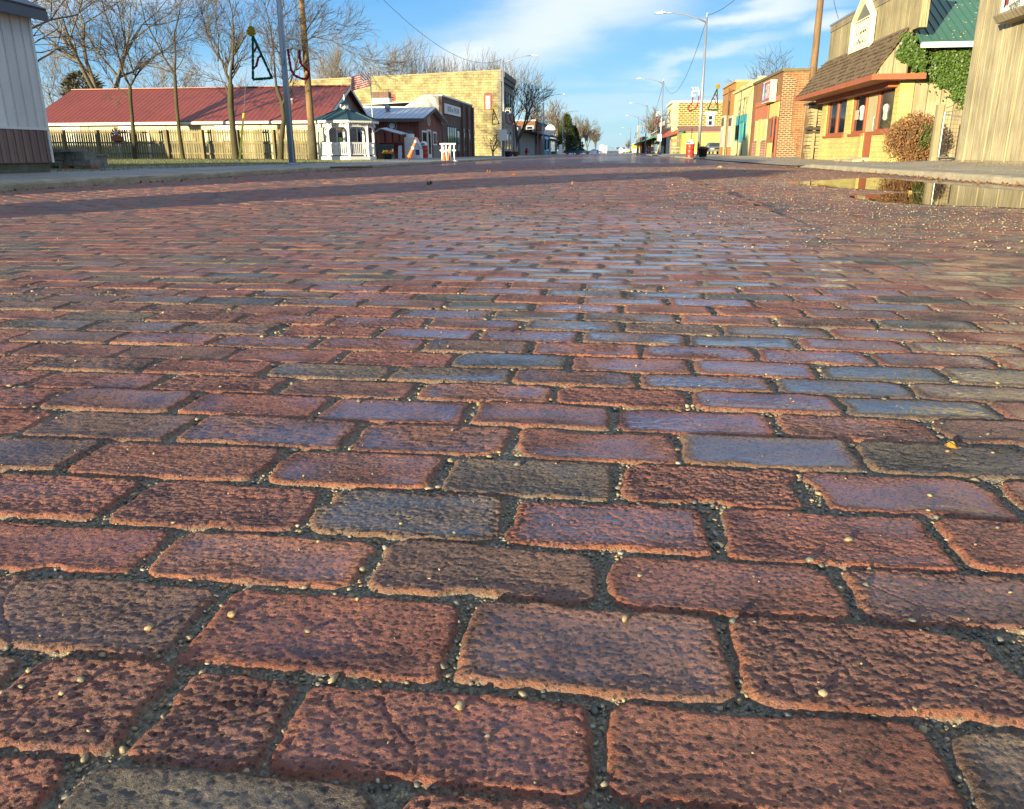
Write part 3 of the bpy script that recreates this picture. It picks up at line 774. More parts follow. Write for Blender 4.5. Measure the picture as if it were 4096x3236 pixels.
# ------------------------------------------------------------------ bare trees
def segs_mesh(S, n, name):
    S = np.array(S, float); p, q, r0, r1 = S[:, 0:3], S[:, 3:6], S[:, 6], S[:, 7]
    d = q-p; d /= np.maximum(np.linalg.norm(d, axis=1), 1e-9)[:, None]
    ref = np.where(np.abs(d[:, 2:3]) < .9, np.array([[0, 0, 1.]]), np.array([[1., 0, 0]]))
    a = np.cross(d, ref); a /= np.linalg.norm(a, axis=1)[:, None]; b = np.cross(d, a)
    t = 2*pi*np.arange(n)/n; ring = a[:, None]*np.cos(t)[None, :, None]+b[:, None]*np.sin(t)[None, :, None]
    v = np.concatenate([p[:, None]+ring*r0[:, None, None], q[:, None]+ring*r1[:, None, None]], 1)
    k = np.arange(n); f = np.stack([k, (k+1) % n, (k+1) % n+n, k+n], 1)
    return mesh_np(name, v.reshape(-1, 3), (f[None]+np.arange(len(S))[:, None, None]*2*n).reshape(-1, 4), True)
def grow(g, out, p, d, L, r, lev, top, kids, up=.06, wig_=.16, rmin=.006, spread=(.45, 1.0)):
    ns = 5 if lev < 2 else 3
    pts = [p]
    for i in range(ns):
        d = d+g.normal(0, wig_, 3)+np.array([0, 0, up]); d = d/np.linalg.norm(d)
        q = p+d*L/ns; r1 = max(rmin, r*(1-.62*(i+1)/ns)); ra = max(rmin, r*(1-.62*i/ns))  # added block, sized to cast one strip of shade on the road
        out[0 if lev < 2 else 1].append((*p, *q, ra, r1)); p = q; pts.append((p, d, r1))
    if lev >= top: return  # added house, its ridge set to shade the left stretch of fence
    n = kids[min(lev, len(kids)-1)]
    for k in range(n):
        t = g.uniform(.3, 1.0) if lev else g.uniform(.38, 1.0)
        i = min(ns, max(1, int(round(t*ns)))); pp, dd, rr_ = pts[i]
        ax = g.normal(0, 1, 3); ax -= dd*(ax@dd); ax /= np.linalg.norm(ax)
        an = g.uniform(*spread); nd = dd*cos(an)+ax*sin(an)
        grow(g, out, pp, nd, L*g.uniform(.48, .78), rr_*g.uniform(.5, .75), lev+1, top, kids, up, wig_, rmin, spread)
m_bark = mat('grey bark', (.15, .12, .08), .9, (.07, .055, .038), 6, stretch=(1, 1, .3), bump=.6, bdist=.02)
m_bark_moss = mat('mossy bark', (.075, .062, .024), .9, (.032, .026, .013), 5, stretch=(1, 1, .3), bump=.6, bdist=.02)
m_twig = mat('twigs', (.205, .165, .115), .9, (.12, .095, .065), 4, bump=0)
m_twig_d = mat('dark twigs', (.11, .085, .06), .9, (.06, .046, .034), 4, bump=0)
def tree_parts(root, out, mb_, mt_):
    for nm, S, n, mm in (('trunk', out[0], 6, mb_), ('crown', out[1], 3, mt_)):
        if not S: continue
        me = segs_mesh(S, n, nm); me.materials.append(mm)
        o = bpy.data.objects.new(nm, me); COL.objects.link(o); o.parent = root
def tree(label, loc, H, seed, r0=.18, kids=(8, 7, 6, 5), top=4, trunk=.32, up=.05, lean=(0, 0), rmin=.008, mats=None, group=None, spread=(.35, .85), name='bare_tree'):
    g = np.random.default_rng(seed); out = ([], []); H = H*.56
    root = thing(name, label, 'tree', loc, group, local=True)
    p = np.zeros(3); d = np.array([lean[0], lean[1], 1.]); d /= np.linalg.norm(d)
    ht = H*trunk; ns = 4
    for i in range(ns):
        d = d+g.normal(0, .04, 3); d /= np.linalg.norm(d); q = p+d*ht/ns
        out[0].append((*p, *q, r0*(1.25-.3*i/ns if i == 0 else 1-.25*i/ns), r0*(1-.25*(i+1)/ns))); p = q
    nl = g.integers(3, 5)
    for k in range(nl):
        a = 2*pi*(k+g.random()*.6)/nl; t = g.uniform(.25, .7)
        nd = d*cos(t)+np.array([cos(a), sin(a), 0])*sin(t)
        grow(g, out, p, nd/np.linalg.norm(nd), H*(1-trunk)*g.uniform(.75, 1.0), r0*.62, 1, top, kids, up, .13, rmin, spread)
    tree_parts(root, out, *(mats or (m_bark, m_twig)))
    return root
def hero_tree(label, Y, lines, seed, kids=(0, 7, 6, 5), top=4, rmin=.0065, mats=None, loc=None, tw=.62, zg=None):
    """lines: traced trunk and limbs [(px,py,radius)...] placed at distance Y with their own spread in depth"""
    g = np.random.default_rng(seed); out = ([], [])
    b = gy(lines[0][0][0], lines[0][0][1], Y); b[2] = zl(b[0])-.02 if zg is None else zg
    root = thing('bare_tree', label, 'tree', b, 'bare young trees by the fence', local=True)
    for li, ln in enumerate(lines):
        P = [gy(x, y, Y)-b for x, y, r in ln]
        if li == 0: P[0][2] = 0
        else:
            dep = g.uniform(-1, 1)
            for i in range(1, len(P)): P[i][1] += dep*i*.35
        for i in range(len(P)-1):
            d = P[i+1]-P[i]; L = np.linalg.norm(d); d = d/L
            out[0].append((*P[i], *P[i+1], ln[i][2]*.82, ln[i+1][2]*.82))
            if li > 0:
                for k in range(max(1, int(L*3.0))):
                    t = g.random(); ax = g.normal(0, 1, 3); ax -= d*(ax@d); ax /= np.linalg.norm(ax); an = g.uniform(.3, .8)
                    grow(g, out, P[i]+d*L*t, d*cos(an)+ax*sin(an)+np.array([0, 0, .15]), tw*g.uniform(1.2, 2.6), ln[i][2]*.45, 2, top, kids, .05, .12, rmin, (.3, .75))
        if li > 0:
            d = P[-1]-P[-2]; d /= np.linalg.norm(d)
            for k in range(3):
                grow(g, out, P[-1], d+g.normal(0, .3, 3), tw*3.2, ln[-1][2]*.8, 1, top-1, kids, .06, .12, rmin, (.3, .7))
    tree_parts(root, out, *(mats or (m_bark_moss, m_twig_d)))
    return root
def evergreen(label, loc, H, W, seed, c, n=5200, name='evergreen_tree', group=None, cat='tree', conical=True):
    g = np.random.default_rng(seed)
    root = thing(name, label, cat, loc, group, local=True)
    tm = MB().tube([(0, 0, 0), (0, 0, H*.85)], [.16, .03], 7); part(root, 'trunk', tm, m_bark)
    t = g.random(n)**.8; a = g.uniform(0, 2*pi, n)
    lobes = 1+.22*np.sin(a*3+t*9)+.18*vnoise(a*2, t*9, 3)
    rad = (W/2*((1-t)**.8 if conical else np.sqrt(np.maximum(.02, 1-(2*t-1)**2))))*np.sqrt(g.random(n)*.6+.4)*lobes
    p = np.stack([np.cos(a)*rad, np.sin(a)*rad, .12*H+t*H*.88], 1)
    d = np.stack([np.cos(a)*.9, np.sin(a)*.9, g.normal(.15, .35, n)], 1)+g.normal(0, .35, (n, 3)); d /= np.linalg.norm(d, axis=1)[:, None]
    L = g.uniform(.25, .6, n)*H/7; s = np.cross(d, g.normal(0, 1, (n, 3))); s /= np.linalg.norm(s, axis=1)[:, None]; s *= (L*.16)[:, None]
    v = np.stack([p-s, p+s, p+d*L[:, None]+s*.2, p+d*L[:, None]-s*.2], 1).reshape(-1, 3)
    me = mesh_np('crown', v, np.arange(4*n).reshape(-1, 4)); me.materials.append(mat('conifer needles', c, .85, darker(c, .45), 2.5, bump=0, fine=9))
    o = bpy.data.objects.new('crown', me); COL.objects.link(o); o.parent = root
    return root

# ================================================================== LEFT SIDE
# ---- grey metal building close by
XA = -12.5; y0, y1 = -0.4, 17.35
b = thing('metal_building', 'long pale metal-sided building with brown wainscot and dark metal roof, nearest on the left', 'building', (XA, y1, 0))
m_sid = boards('pale steel siding', (.78, .78, .73), (.70, .70, .66), w=.3, rough=.55, seam=.012, grain=.2, stain=(.93, 1.02))
m_wain = boards('brown steel wainscot', (.25, .165, .13), (.19, .125, .10), w=.23, rough=.55, seam=.03, grain=.2, stain=(.85, 1.05))
m_droof = mat('charcoal metal roofing', (.075, .078, .09), .4, (.05, .053, .06), 2, bump=.05)
w = MB(); w.box(XA-11, XA, y0, y1, .92, 3.3)
w.add([(XA-11, y0, 3.3), (XA, y0, 3.3), (XA-5.5, y0, 5.9), (XA-11, y1, 3.3), (XA, y1, 3.3), (XA-5.5, y1, 5.9)], [(0, 1, 2), (5, 4, 3)])
for i in range(40):                                        # standing ribs of the siding
    y = y1-.25-i*.3
    if y > y0: w.box(XA, XA+.018, y-.02, y+.02, .95, 3.28)
part(b, 'wall', w, m_sid)
w = MB().box(XA-11.01, XA+.01, y0-.01, y1+.01, .2, .9)
for i in range(70):
    y = y1-.12-i*.23
    if y > y0: w.box(XA+.01, XA+.03, y-.03, y+.03, .22, .88)
part(b, 'wainscot', w, m_wain)
part(b, 'trim', MB().box(XA-11.02, XA+.035, y0-.02, y1+.02, .88, .925).box(XA-.03, XA+.03, y1-.03, y1+.04, .2, 3.3), m_white)
part(b, 'foundation', MB().box(XA-10.95, XA-.04, y0, y1-.06, -.3, .2), mat('mossy concrete', (.16, .16, .11), .95, (.05, .065, .03), 4, bump=.6, bdist=.03))
rf = MB()
sl = 2.6/5.5
for s_, xa in ((1, XA+.3), (-1, XA-11.3)):
    xr = XA-5.5; za = 3.38-.3*sl
    rf.slab([(xa, y0-.5, za+.06), (xr, y0-.5, 5.96), (xr, y1+.2, 5.96), (xa, y1+.2, za+.06)], .05*(1 if s_ < 0 else -1))
    for i in range(48):
        y = y1+.15-i*.38
        if y > y0-.5: rf.slab([(xa, y-.03, za+.115), (xr, y-.03, 6.015), (xr, y+.03, 6.015), (xa, y+.03, za+.115)], .02)
part(b, 'roof', rf, m_droof)
za = 3.38-.3*sl
part(b, 'fascia', MB().box(XA+.25, XA+.31, y0-.5, y1+.2, za-.14, za+.055).box(XA+.06, XA+.25, y0-.5, y1+.18, za-.02, za).prism([(XA+.31, za-.14), (XA+.31, za+.06), (XA-5.5, 5.96), (XA-5.5, 5.76)], 'y', y1+.2, y1+.23), m_droof)

# ---- stone block pile on bricks by its corner
c = gy(300, 688, 20.5); zb = zl(c[0])
b = thing('stone_planter', 'old limestone block planter set on red bricks beside the metal building', 'planter', (c[0], 20.5, zb))
X0, X1 = gy(212, 688, 20.5)[0], gy(392, 688, 20.5)[0]
m_oldstone = mat('old mossy limestone', (.27, .26, .22), .9, (.07, .075, .055), 3.5, bump=.7, bdist=.03)
sm = MB(); R = random.Random(2)
for row, (za_, zb_, n) in enumerate(((.07, .22, 5), (.225, .42, 4))):
    for i in range(n):
        xa, xb = X0+(X1-X0-.15*row)*i/n, X0+(X1-X0-.15*row)*(i+1)/n
        sm.box(xa+.01, xb-.01, 20.25+R.uniform(-.03, .03), 20.75, zb+za_, zb+zb_+R.uniform(-.015, .015))
part(b, 'stone_course', sm, m_oldstone)
part(b, 'capstone', MB().box(X0-.04, X0+.85, 20.15, 20.8, zb+.425, zb+.50), m_oldstone)
for fx in (.08, .42, .95):
    x = X0+(X1-X0)*fx; part(b, 'brick_foot', MB().box(x-.09, x+.09, 20.2, 20.5, zb-.02, zb+.068), mat('old red brick', (.36, .10, .06), .9, (.22, .07, .045), 9, bump=.4))
c2 = gy(385, 655, 21.6)
single('stone_slab', 'dark low stone slab lying behind the limestone planter on the lawn', 'stone', MB().box(c2[0]-.55, c2[0]+.15, 21.4, 21.9, zb+.03, zb+.32).box(c2[0]-.62, c2[0]+.2, 21.35, 21.95, zb+.322, zb+.37), m_oldstone, (c2[0], 21.6, zb))

# ---- picket fence
YF = 45.0; XF0, XF1 = -33.5, gy(1248, 640, YF)[0]
b = thing('picket_fence', 'weathered wooden picket fence running across the back of the lawn', 'fence', (XF1, YF, zl(XF1)))
m_fence = boards('weathered picket wood', (.28, .235, .11), (.11, .09, .042), w=.14, seam=0)
R = random.Random(4); ftop = 1.62
nsec = 8
for s_ in range(nsec):
    xa = XF0+(XF1-XF0)*s_/nsec; xb = XF0+(XF1-XF0)*(s_+1)/nsec
    p = MB(); n = int((xb-xa)/.145)
    for i in range(n):
        x = xa+.07+i*(xb-xa-.1)/n; zt = zl(x)+ftop+R.uniform(-.025, .02); w_ = .045+R.uniform(-.006, .006)+.007
        if R.random() < .03: continue
        p.prism([(x-w_, zl(x)+.06), (x+w_, zl(x)+.06), (x+w_+R.uniform(-.01, .01), zt-.05), (x+w_*.5, zt), (x-w_*.5, zt), (x-w_, zt-.05)], 'y', YF, YF+.02)
    part(b, 'picket_panel', p, m_fence)
    for zr_ in (.28, .86, 1.42):
        part(b, 'rail', MB().add([(xa, YF-.05, zl(xa)+zr_), (xb, YF-.05, zl(xb)+zr_), (xb, YF-.002, zl(xb)+zr_), (xa, YF-.002, zl(xa)+zr_), (xa, YF-.05, zl(xa)+zr_+.09), (xb, YF-.05, zl(xb)+zr_+.09), (xb, YF-.002, zl(xb)+zr_+.09), (xa, YF-.002, zl(xa)+zr_+.09)],
                              [(0, 1, 2, 3)[::-1], (4, 5, 6, 7), (0, 1, 5, 4), (1, 2, 6, 5), (2, 3, 7, 6), (3, 0, 4, 7)]), m_fence)
for s_ in range(nsec+1):
    x = XF0+(XF1-XF0)*s_/nsec
    part(b, 'post', MB().box(x-.06, x+.06, YF-.18, YF-.055, zl(x)-.1, zl(x)+1.6), m_fence)

# ---- long building with red roof
YB0 = 49.0; XR0, XR1 = -36., -17.4
ez = 2.40; rz = 4.45; yr = 53.7; ye = 58.4
b = thing('long_building', 'long low cream building with red metal gable roof behind the fence', 'building', (XR1, YB0, 0))
part(b, 'wall', MB().box(XR0, XR1-.02, YB0, ye, -.1, ez), m_cream)
part(b, 'gable_end', MB().prism([(YB0+.02, ez), (yr, rz-.08), (ye-.02, ez)], 'x', XR1-.06, XR1), boards('brown lap siding', (.24, .17, .14), (.16, .11, .09), w=40, seam=0))
gl = part(b, 'brick_front', MB().box(XR1, XR1+.05, YB0+1.0, ye, -.1, ez-.002), masonry('grey brown brick', (.24, .19, .14), (.19, .15, .11), (.30, .26, .2), .21, .075, .01))
for (ya, yb) in ((51.2, 52.3), (55.4, 56.3)):
    f = part(b, 'window', MB().box(XR1+.05, XR1+.10, ya, yb, .75, 2.1), m_white); part(f, 'pane', MB().box(XR1+.1, XR1+.105, ya+.1, yb-.1, .85, 2.0), m_glass)
rf = MB(); ov = .45; sl = (rz-ez)/(yr-YB0); xo = .35
rf.slab([(XR0-xo, YB0-ov, ez-ov*sl+.05), (XR1+xo, YB0-ov, ez-ov*sl+.05), (XR1+xo, yr, rz+.05), (XR0-xo, yr, rz+.05)], .05)
rf.slab([(XR0-xo, yr, rz+.05), (XR1+xo, yr, rz+.05), (XR1+xo, ye+ov, ez-ov*sl+.05), (XR0-xo, ye+ov, ez-ov*sl+.05)], .05)
x = XR0-xo+.1
while x < XR1+xo:
    rf.slab([(x-.02, YB0-ov, ez-ov*sl+.10), (x+.02, YB0-ov, ez-ov*sl+.10), (x+.02, yr, rz+.10), (x-.02, yr, rz+.10)], .014); x += .31
rf.box(XR0-xo, XR1+xo, yr-.12, yr+.12, rz+.09, rz+.14)
part(b, 'roof', rf, m_tin_red)
part(b, 'gutter', MB().box(XR0-xo, XR1+xo, YB0-ov-.10, YB0-ov-.005, ez-ov*sl-.10, ez-ov*sl+.04), m_white)
part(b, 'barge_board', MB().prism([(YB0-ov, ez-ov*sl-.12), (YB0-ov, ez-ov*sl+.04), (yr, rz+.04), (ye+ov, ez-ov*sl+.04), (ye+ov, ez-ov*sl-.12), (yr, rz-.14)], 'x', XR1+xo, XR1+xo+.04), m_white)
for px in (350, 660, 1040, 1105): 
    x = gy(px, 500, YB0)[0]; part(b, 'batten', MB().box(x-.06, x+.06, YB0-.03, YB0-.001, 0, ez-.2), mat('greyed cream trim', (.40, .37, .27), .8))
for px, w_ in ((280, 1.3), (905, 1.5), (505, 1.0)):
    x = gy(px, 500, YB0)[0]; f = part(b, 'window', MB().box(x-w_/2, x+w_/2, YB0-.04, YB0-.002, .95, 2.05), m_white)
    part(f, 'pane', MB().box(x-w_/2+.07, x+w_/2-.07, YB0-.045, YB0-.041, 1.02, 1.98), m_glass_c)
for px, py, h in ((1165, 385, .50), (1172, 425, .28)):
    yv = 52.3 if h > .4 else 51.0; q = gy(px, py, yv); zb = ez+(yv-YB0)*sl
    v_ = part(b, 'vent_pipe', MB().lathe((q[0], yv, zb), [(.10, 0), (.10, h), (.14, h+.01), (.14, h+.08), (.03, h+.12)], 10), m_galv, True)
sg = MB().box(XR1+.05, XR1+.09, 51.25, 51.6, 2.75, 3.5)
single('banner', 'small blue and white banner on the brown gable of the red-roofed building', 'banner', sg, mat('blue white print', (.30, .36, .62), .7, (.62, .63, .70), 7, bump=0), (XR1+.07, 51.4, 2.75))
single('notice_board', 'bright green notice leaning on the brick front behind the gazebo', 'sign', MB().box(XR1+.11, XR1+.15, 51.35, 52.15, .35, 1.35), mat('lime green card', (.30, .46, .06), .7, (.24, .38, .05), 5, bump=0), (XR1+.13, 51.7, .35))

# ---- garden windmill ornament in front of the fence
q = gy(487, 628, 43.6); z0 = zl(q[0])
b = thing('garden_ornament', 'red and orange garden spinner on a thin stake before the dark part of fence', 'ornament', (q[0], 43.6, z0))
part(b, 'stake', MB().tube([(q[0]-.02, 43.6, z0-.05), (q[0]-.12, 43.6, z0+1.7)], .018, 6), m_galv)
cz = gy(475, 535, 43.6)[2]
d = MB()
for k in range(10):
    t = 2*pi*k/10; ca, sa = cos(t), sin(t)
    d.slab([(q[0]-.1+.06*ca, 43.58, cz+.06*sa), (q[0]-.1+.30*cos(t-.25), 43.55, cz+.02+.34*sin(t-.25)), (q[0]-.1+.30*cos(t+.22), 43.6, cz+.02+.34*sin(t+.22))], .012)
part(b, 'spinner', d, mat('orange enamel', (.24, .065, .02), .6, (.13, .03, .014), 6))
part(b, 'hub', MB().blob((q[0]-.1, 43.52, cz+.03), (.1, .05, .1), 10, 6), mat('blue enamel', (.22, .34, .62), .4))
cz2 = gy(479, 556, 43.6)[2]
part(b, 'lower_disc', MB().lathe((q[0]-.08, 43.6, cz2), [(.02, -.2), (.27, -.1), (.27, .12), (.02, .2)], 12), mat('dark red enamel', (.16, .02, .015), .5, (.26, .10, .02), 3))

# ---- guy wire with yellow guard
q0 = gy(958, 655, 30); zb = zl(q0[0])
qt = gy(988, 0, 36)
b = thing('guy_wire', 'thin guy wire with a bright yellow plastic guard near its anchor on the lawn', 'guy wire', (q0[0], 30, zb))
A_ = np.array([q0[0], 30, zb]); B_ = np.array([gy(1000, 40, 38)[0], 38, gy(1000, 40, 38)[2]])
g0 = gy(958, 640, 30.3); g1 = gy(975, 455, 31.9)
part(b, 'wire', MB().tube([A_, g0, g1, B_], .007, 5), m_galv)
part(b, 'guard', MB().tube([g0, g0+(g1-g0)*.5, g1], .042, 8), mat('yellow plastic', (.75, .62, .03), .5, (.60, .48, .03), 5))
part(b, 'anchor_rod', MB().tube([A_-np.array([0, 0, .1]), g0], .014, 6), m_galv)
single('drain_cover', 'dark iron grate let into the left pavement by the lamp post', 'drain cover', MB().box(gz(905, 693, -.03)[0], gz(905, 693, -.03)[0]+1.0, 23.4, 24.3, -.05, zl(-11.2)+.034), m_rust, (-11.2, 23.8, -.05))

# ---- utility pole on the left
q = gy(1256, 648, 43.2); zb = zl(q[0])
b = thing('utility_pole', 'tall brown wooden utility pole at the right end of the picket fence', 'utility pole', (q[0], 43.2, zb))
part(b, 'pole', MB().tube([(q[0], 43.2, zb-.1), (q[0], 43.2, zb+1.9), (q[0]-.02, 43.2, 9.5)], [.20, .185, .13], 14), m_pole_wood, True)
part(b, 'base_wrap', MB().tube([(q[0], 43.2, zb-.05), (q[0], 43.2, zb+1.78)], [.225, .21], 14), mat('tarred wood', (.10, .085, .05), .9, (.045, .04, .026), 4, bump=.4), True)
part(b, 'crossarm', MB().box(q[0]-1.2, q[0]+1.2, 43.0, 43.1, 8.7, 8.82), m_pole_wood)

# ---- gazebo
GX, GY = -15.0, 46.0; zb = .0
b = thing('gazebo', 'white octagonal gazebo with dark green roof and cupola', 'gazebo', (GX, GY, zb))
OCT = [(cos(radians(22.5+45*k)), sin(radians(22.5+45*k))) for k in range(8)]
m_gwhite = mat('gazebo white paint', (.78, .78, .74), .5, (.66, .66, .62), 4, bump=.05)
part(b, 'deck', MB().prism([(GX+1.62*c, GY+1.62*s) for c, s in OCT], 'z', zb+.03, zb+.21), m_gwhite)
for c_, s_ in OCT:
    x, y = GX+1.5*c_, GY+1.5*s_; part(b, 'post', MB().box(x-.055, x+.055, y-.055, y+.055, zb+.2, 2.05), m_gwhite)
for k in range(8):
    (ca, sa), (cb, sb) = OCT[k], OCT[(k+1) % 8]
    P = np.array([GX+1.5*ca, GY+1.5*sa]); Q = np.array([GX+1.5*cb, GY+1.5*sb]); e = (Q-P)/np.linalg.norm(Q-P); nn = np.array([e[1], -e[0]])
    Lk = np.linalg.norm(Q-P)
    def bar(u0, u1, z0, z1, t, m):
        p0, p1 = P+e*u0, P+e*u1
        m.add([(*(p0-nn*t), z0), (*(p1-nn*t), z0), (*(p1+nn*t), z0), (*(p0+nn*t), z0), (*(p0-nn*t), z1), (*(p1-nn*t), z1), (*(p1+nn*t), z1), (*(p0+nn*t), z1)],
              [(0, 3, 2, 1), (4, 5, 6, 7), (0, 1, 5, 4), (1, 2, 6, 5), (2, 3, 7, 6), (3, 0, 4, 7)])
    if k != 1:                                               # the open side is the entrance
        m = MB(); bar(.05, Lk-.05, .88, .96, .035, m); bar(.05, Lk-.05, .29, .35, .03, m)
        nb = 9
        for i in range(nb): bar(.05+(Lk-.1)*(i+.5)/nb-.022, .05+(Lk-.1)*(i+.5)/nb+.022, .345, .885, .02, m)
        part(b, 'railing', m, m_gwhite)
    m = MB(); bar(.05, Lk-.05, 1.76, 1.81, .025, m); bar(.05, Lk-.05, 1.98, 2.05, .03, m)
    for i in range(11): bar(.05+(Lk-.1)*(i+.5)/11-.02, .05+(Lk-.1)*(i+.5)/11+.02, 1.81, 1.98, .015, m)
    for u0, sg_ in ((.05, 1), (Lk-.05, -1)):                     # curved brackets
        for i in range(5):
            t0, t1 = pi/2*i/5, pi/2*(i+1)/5; r_ = .30
            ua, ub = u0+sg_*r_*(1-cos(t0)), u0+sg_*r_*(1-cos(t1)); za_, zb_ = 1.44+.34*sin(t0), 1.44+.34*sin(t1)
            ua2, ub2 = u0, u0
            p = [P+e*ua, P+e*ub]
            m.add([(*(P+e*ua-nn*.015), za_), (*(P+e*ub-nn*.015), zb_), (*(P+e*ub-nn*.015), min(1.78, zb_+.09)), (*(P+e*ua-nn*.015), za_+.09),
                   (*(P+e*ua+nn*.015), za_), (*(P+e*ub+nn*.015), zb_), (*(P+e*ub+nn*.015), min(1.78, zb_+.09)), (*(P+e*ua+nn*.015), za_+.09)],
                  [(0, 3, 2, 1), (4, 5, 6, 7), (0, 1, 5, 4), (3, 7, 6, 2)])
    part(b, 'fretwork', m, m_gwhite)
va = MB()
for k in range(8):
    (ca, sa), (cb, sb) = OCT[k], OCT[(k+1) % 8]
    A2 = np.array([GX+1.86*ca, GY+1.86*sa]); B2 = np.array([GX+1.86*cb, GY+1.86*sb]); n = 10
    for i in range(n):
        p, q_ = A2+(B2-A2)*i/n, A2+(B2-A2)*(i+1)/n; mid = (p+q_)/2; inw = -np.array([ca+cb, sa+sb])/2*.03
        va.add([(*p, 2.10), (*q_, 2.10), (*q_, 2.0), (*mid, 1.95), (*p, 2.0), (*(p+inw), 2.10), (*(q_+inw), 2.10), (*(q_+inw), 2.0), (*(mid+inw), 1.95), (*(p+inw), 2.0)],
               [(0, 1, 2, 3, 4), (9, 8, 7, 6, 5), (2, 7, 8, 3), (3, 8, 9, 4)])
part(b, 'valance', va, m_gwhite)
m_teal_roof = mat('dark green shingles', (.009, .055, .07), .6, (.008, .045, .055), 3, bump=.3)
rf = MB()
ring = [(GX+1.92*c, GY+1.92*s, 2.10) for c, s in OCT]; r2 = [(GX+.22*c, GY+.22*s, 2.74) for c, s in OCT]
rf.add(ring+r2+[(GX, GY, 2.06)], [(k, (k+1) % 8, 8+(k+1) % 8, 8+k) for k in range(8)]+[(16, (k+1) % 8, k) for k in range(8)])
for c_, s_ in OCT:
    rf.tube([(GX+1.92*c_, GY+1.92*s_, 2.115), (GX+.22*c_, GY+.22*s_, 2.755)], .035, 5)
part(b, 'roof', rf, m_teal_roof)
cu = part(b, 'cupola', MB().prism([(GX+.25*c, GY+.25*s) for c, s in OCT], 'z', 2.70, 2.98), m_gwhite)
for c_, s_ in [(cos(radians(45*k)), sin(radians(45*k))) for k in range(8)]:
    part(cu, 'opening', MB().add([(GX+.234*c_-s_*.055, GY+.234*s_+c_*.055, 2.77), (GX+.234*c_+s_*.055, GY+.234*s_-c_*.055, 2.77), (GX+.234*c_+s_*.055, GY+.234*s_-c_*.055, 2.93), (GX+.234*c_-s_*.055, GY+.234*s_+c_*.055, 2.93)], [(0, 1, 2, 3)]), mat('cupola shade', (.35, .38, .40), .6))
part(cu, 'cupola_roof', MB().add([(GX+.32*c, GY+.32*s, 2.975) for c, s in OCT]+[(GX, GY, 3.24)], [(k, (k+1) % 8, 8) for k in range(8)]+[tuple(range(8))[::-1]]), m_teal_roof)
part(cu, 'finial', MB().lathe((GX, GY, 3.2), [(.05, 0), (.05, .06), (.07, .10), (.05, .15), (.02, .24), (.03, .28), (.0, .33)], 8), m_gwhite, True)
mulch = MB()
pts = [(1100, 645), (1270, 640), (1500, 650), (1490, 655), (1290, 662), (1180, 665)]
m_mulch = mat('leaf litter mulch', (.19, .12, .06), .95, (.07, .045, .025), 14, bump=.8, bdist=.03)
mulch.quad(*[(x, y, zl(x)+.024) for x, y in ((-24, 44.3), (-17, 43.0), (-13.2, 43.6), (-13.0, 44.6), (-16.8, 47.6), (-24, 44.9))])
o = struct('mulch', mulch, m_mulch, 'stuff')

# ---- flag pole and flag
q = gy(1500, 640, 51.0); zb = zl(q[0])
b = thing('flagpole', 'slim pale flagpole standing between the gazebo and the timber shelter', 'flagpole', (q[0], 51, zb))
ft = gy(1475, 275, 51)
part(b, 'pole', MB().tube([(q[0], 51, zb-.05), (q[0]-.02, 51, ft[2])], [.05, .028], 10), m_galv, True)
part(b, 'ball', MB().blob((q[0]-.02, 51, ft[2]+.05), (.06, .06, .06), 10, 6), mat('gold ball', (.6, .45, .15), .3, metal=.6), True)
fl = MB(); nx, nz_ = 24, 13; c0 = gy(1473, 288, 51)
FW_, FH_ = 1.25, .80; off = []
for j in range(nz_+1):
    for i in range(nx+1):
        u = i/nx; v_ = j/nz_
        fl.v.append((q[0]-.05-u*FW_*.98, 51+.10*sin(u*9+v_*2.2)*u+.1*u, c0[2]-v_*FH_-.30*u**1.3+.05*sin(u*8+1+v_)*u))
for j in range(nz_):
    for i in range(nx): fl.f.append((j*(nx+1)+i, j*(nx+1)+i+1, (j+1)*(nx+1)+i+1, (j+1)*(nx+1)+i))
fo = single('flag', 'american flag with stars and stripes drooping from the flagpole', 'flag', fl, mat('flag white', (.36, .31, .31), .85, (.28, .24, .24), 6, bump=0), (q[0], 51, c0[2]))
m_fr = mat('flag red', (.20, .03, .04), .85, (.26, .04, .05), 6, bump=0); m_fb = mat('flag blue', (.035, .045, .14), .85, (.025, .03, .10), 6, bump=0)
fo.data.materials.append(m_fr); fo.data.materials.append(m_fb)
for k, p in enumerate(fo.data.polygons):
    j, i = divmod(k, nx); p.material_index = 1 if j % 2 == 0 else 0
    if i < nx*.42 and j < 7: p.material_index = 2 if (i+j) % 3 else 0
sol = fo.modifiers.new('thickness', 'SOLIDIFY'); sol.thickness = .006

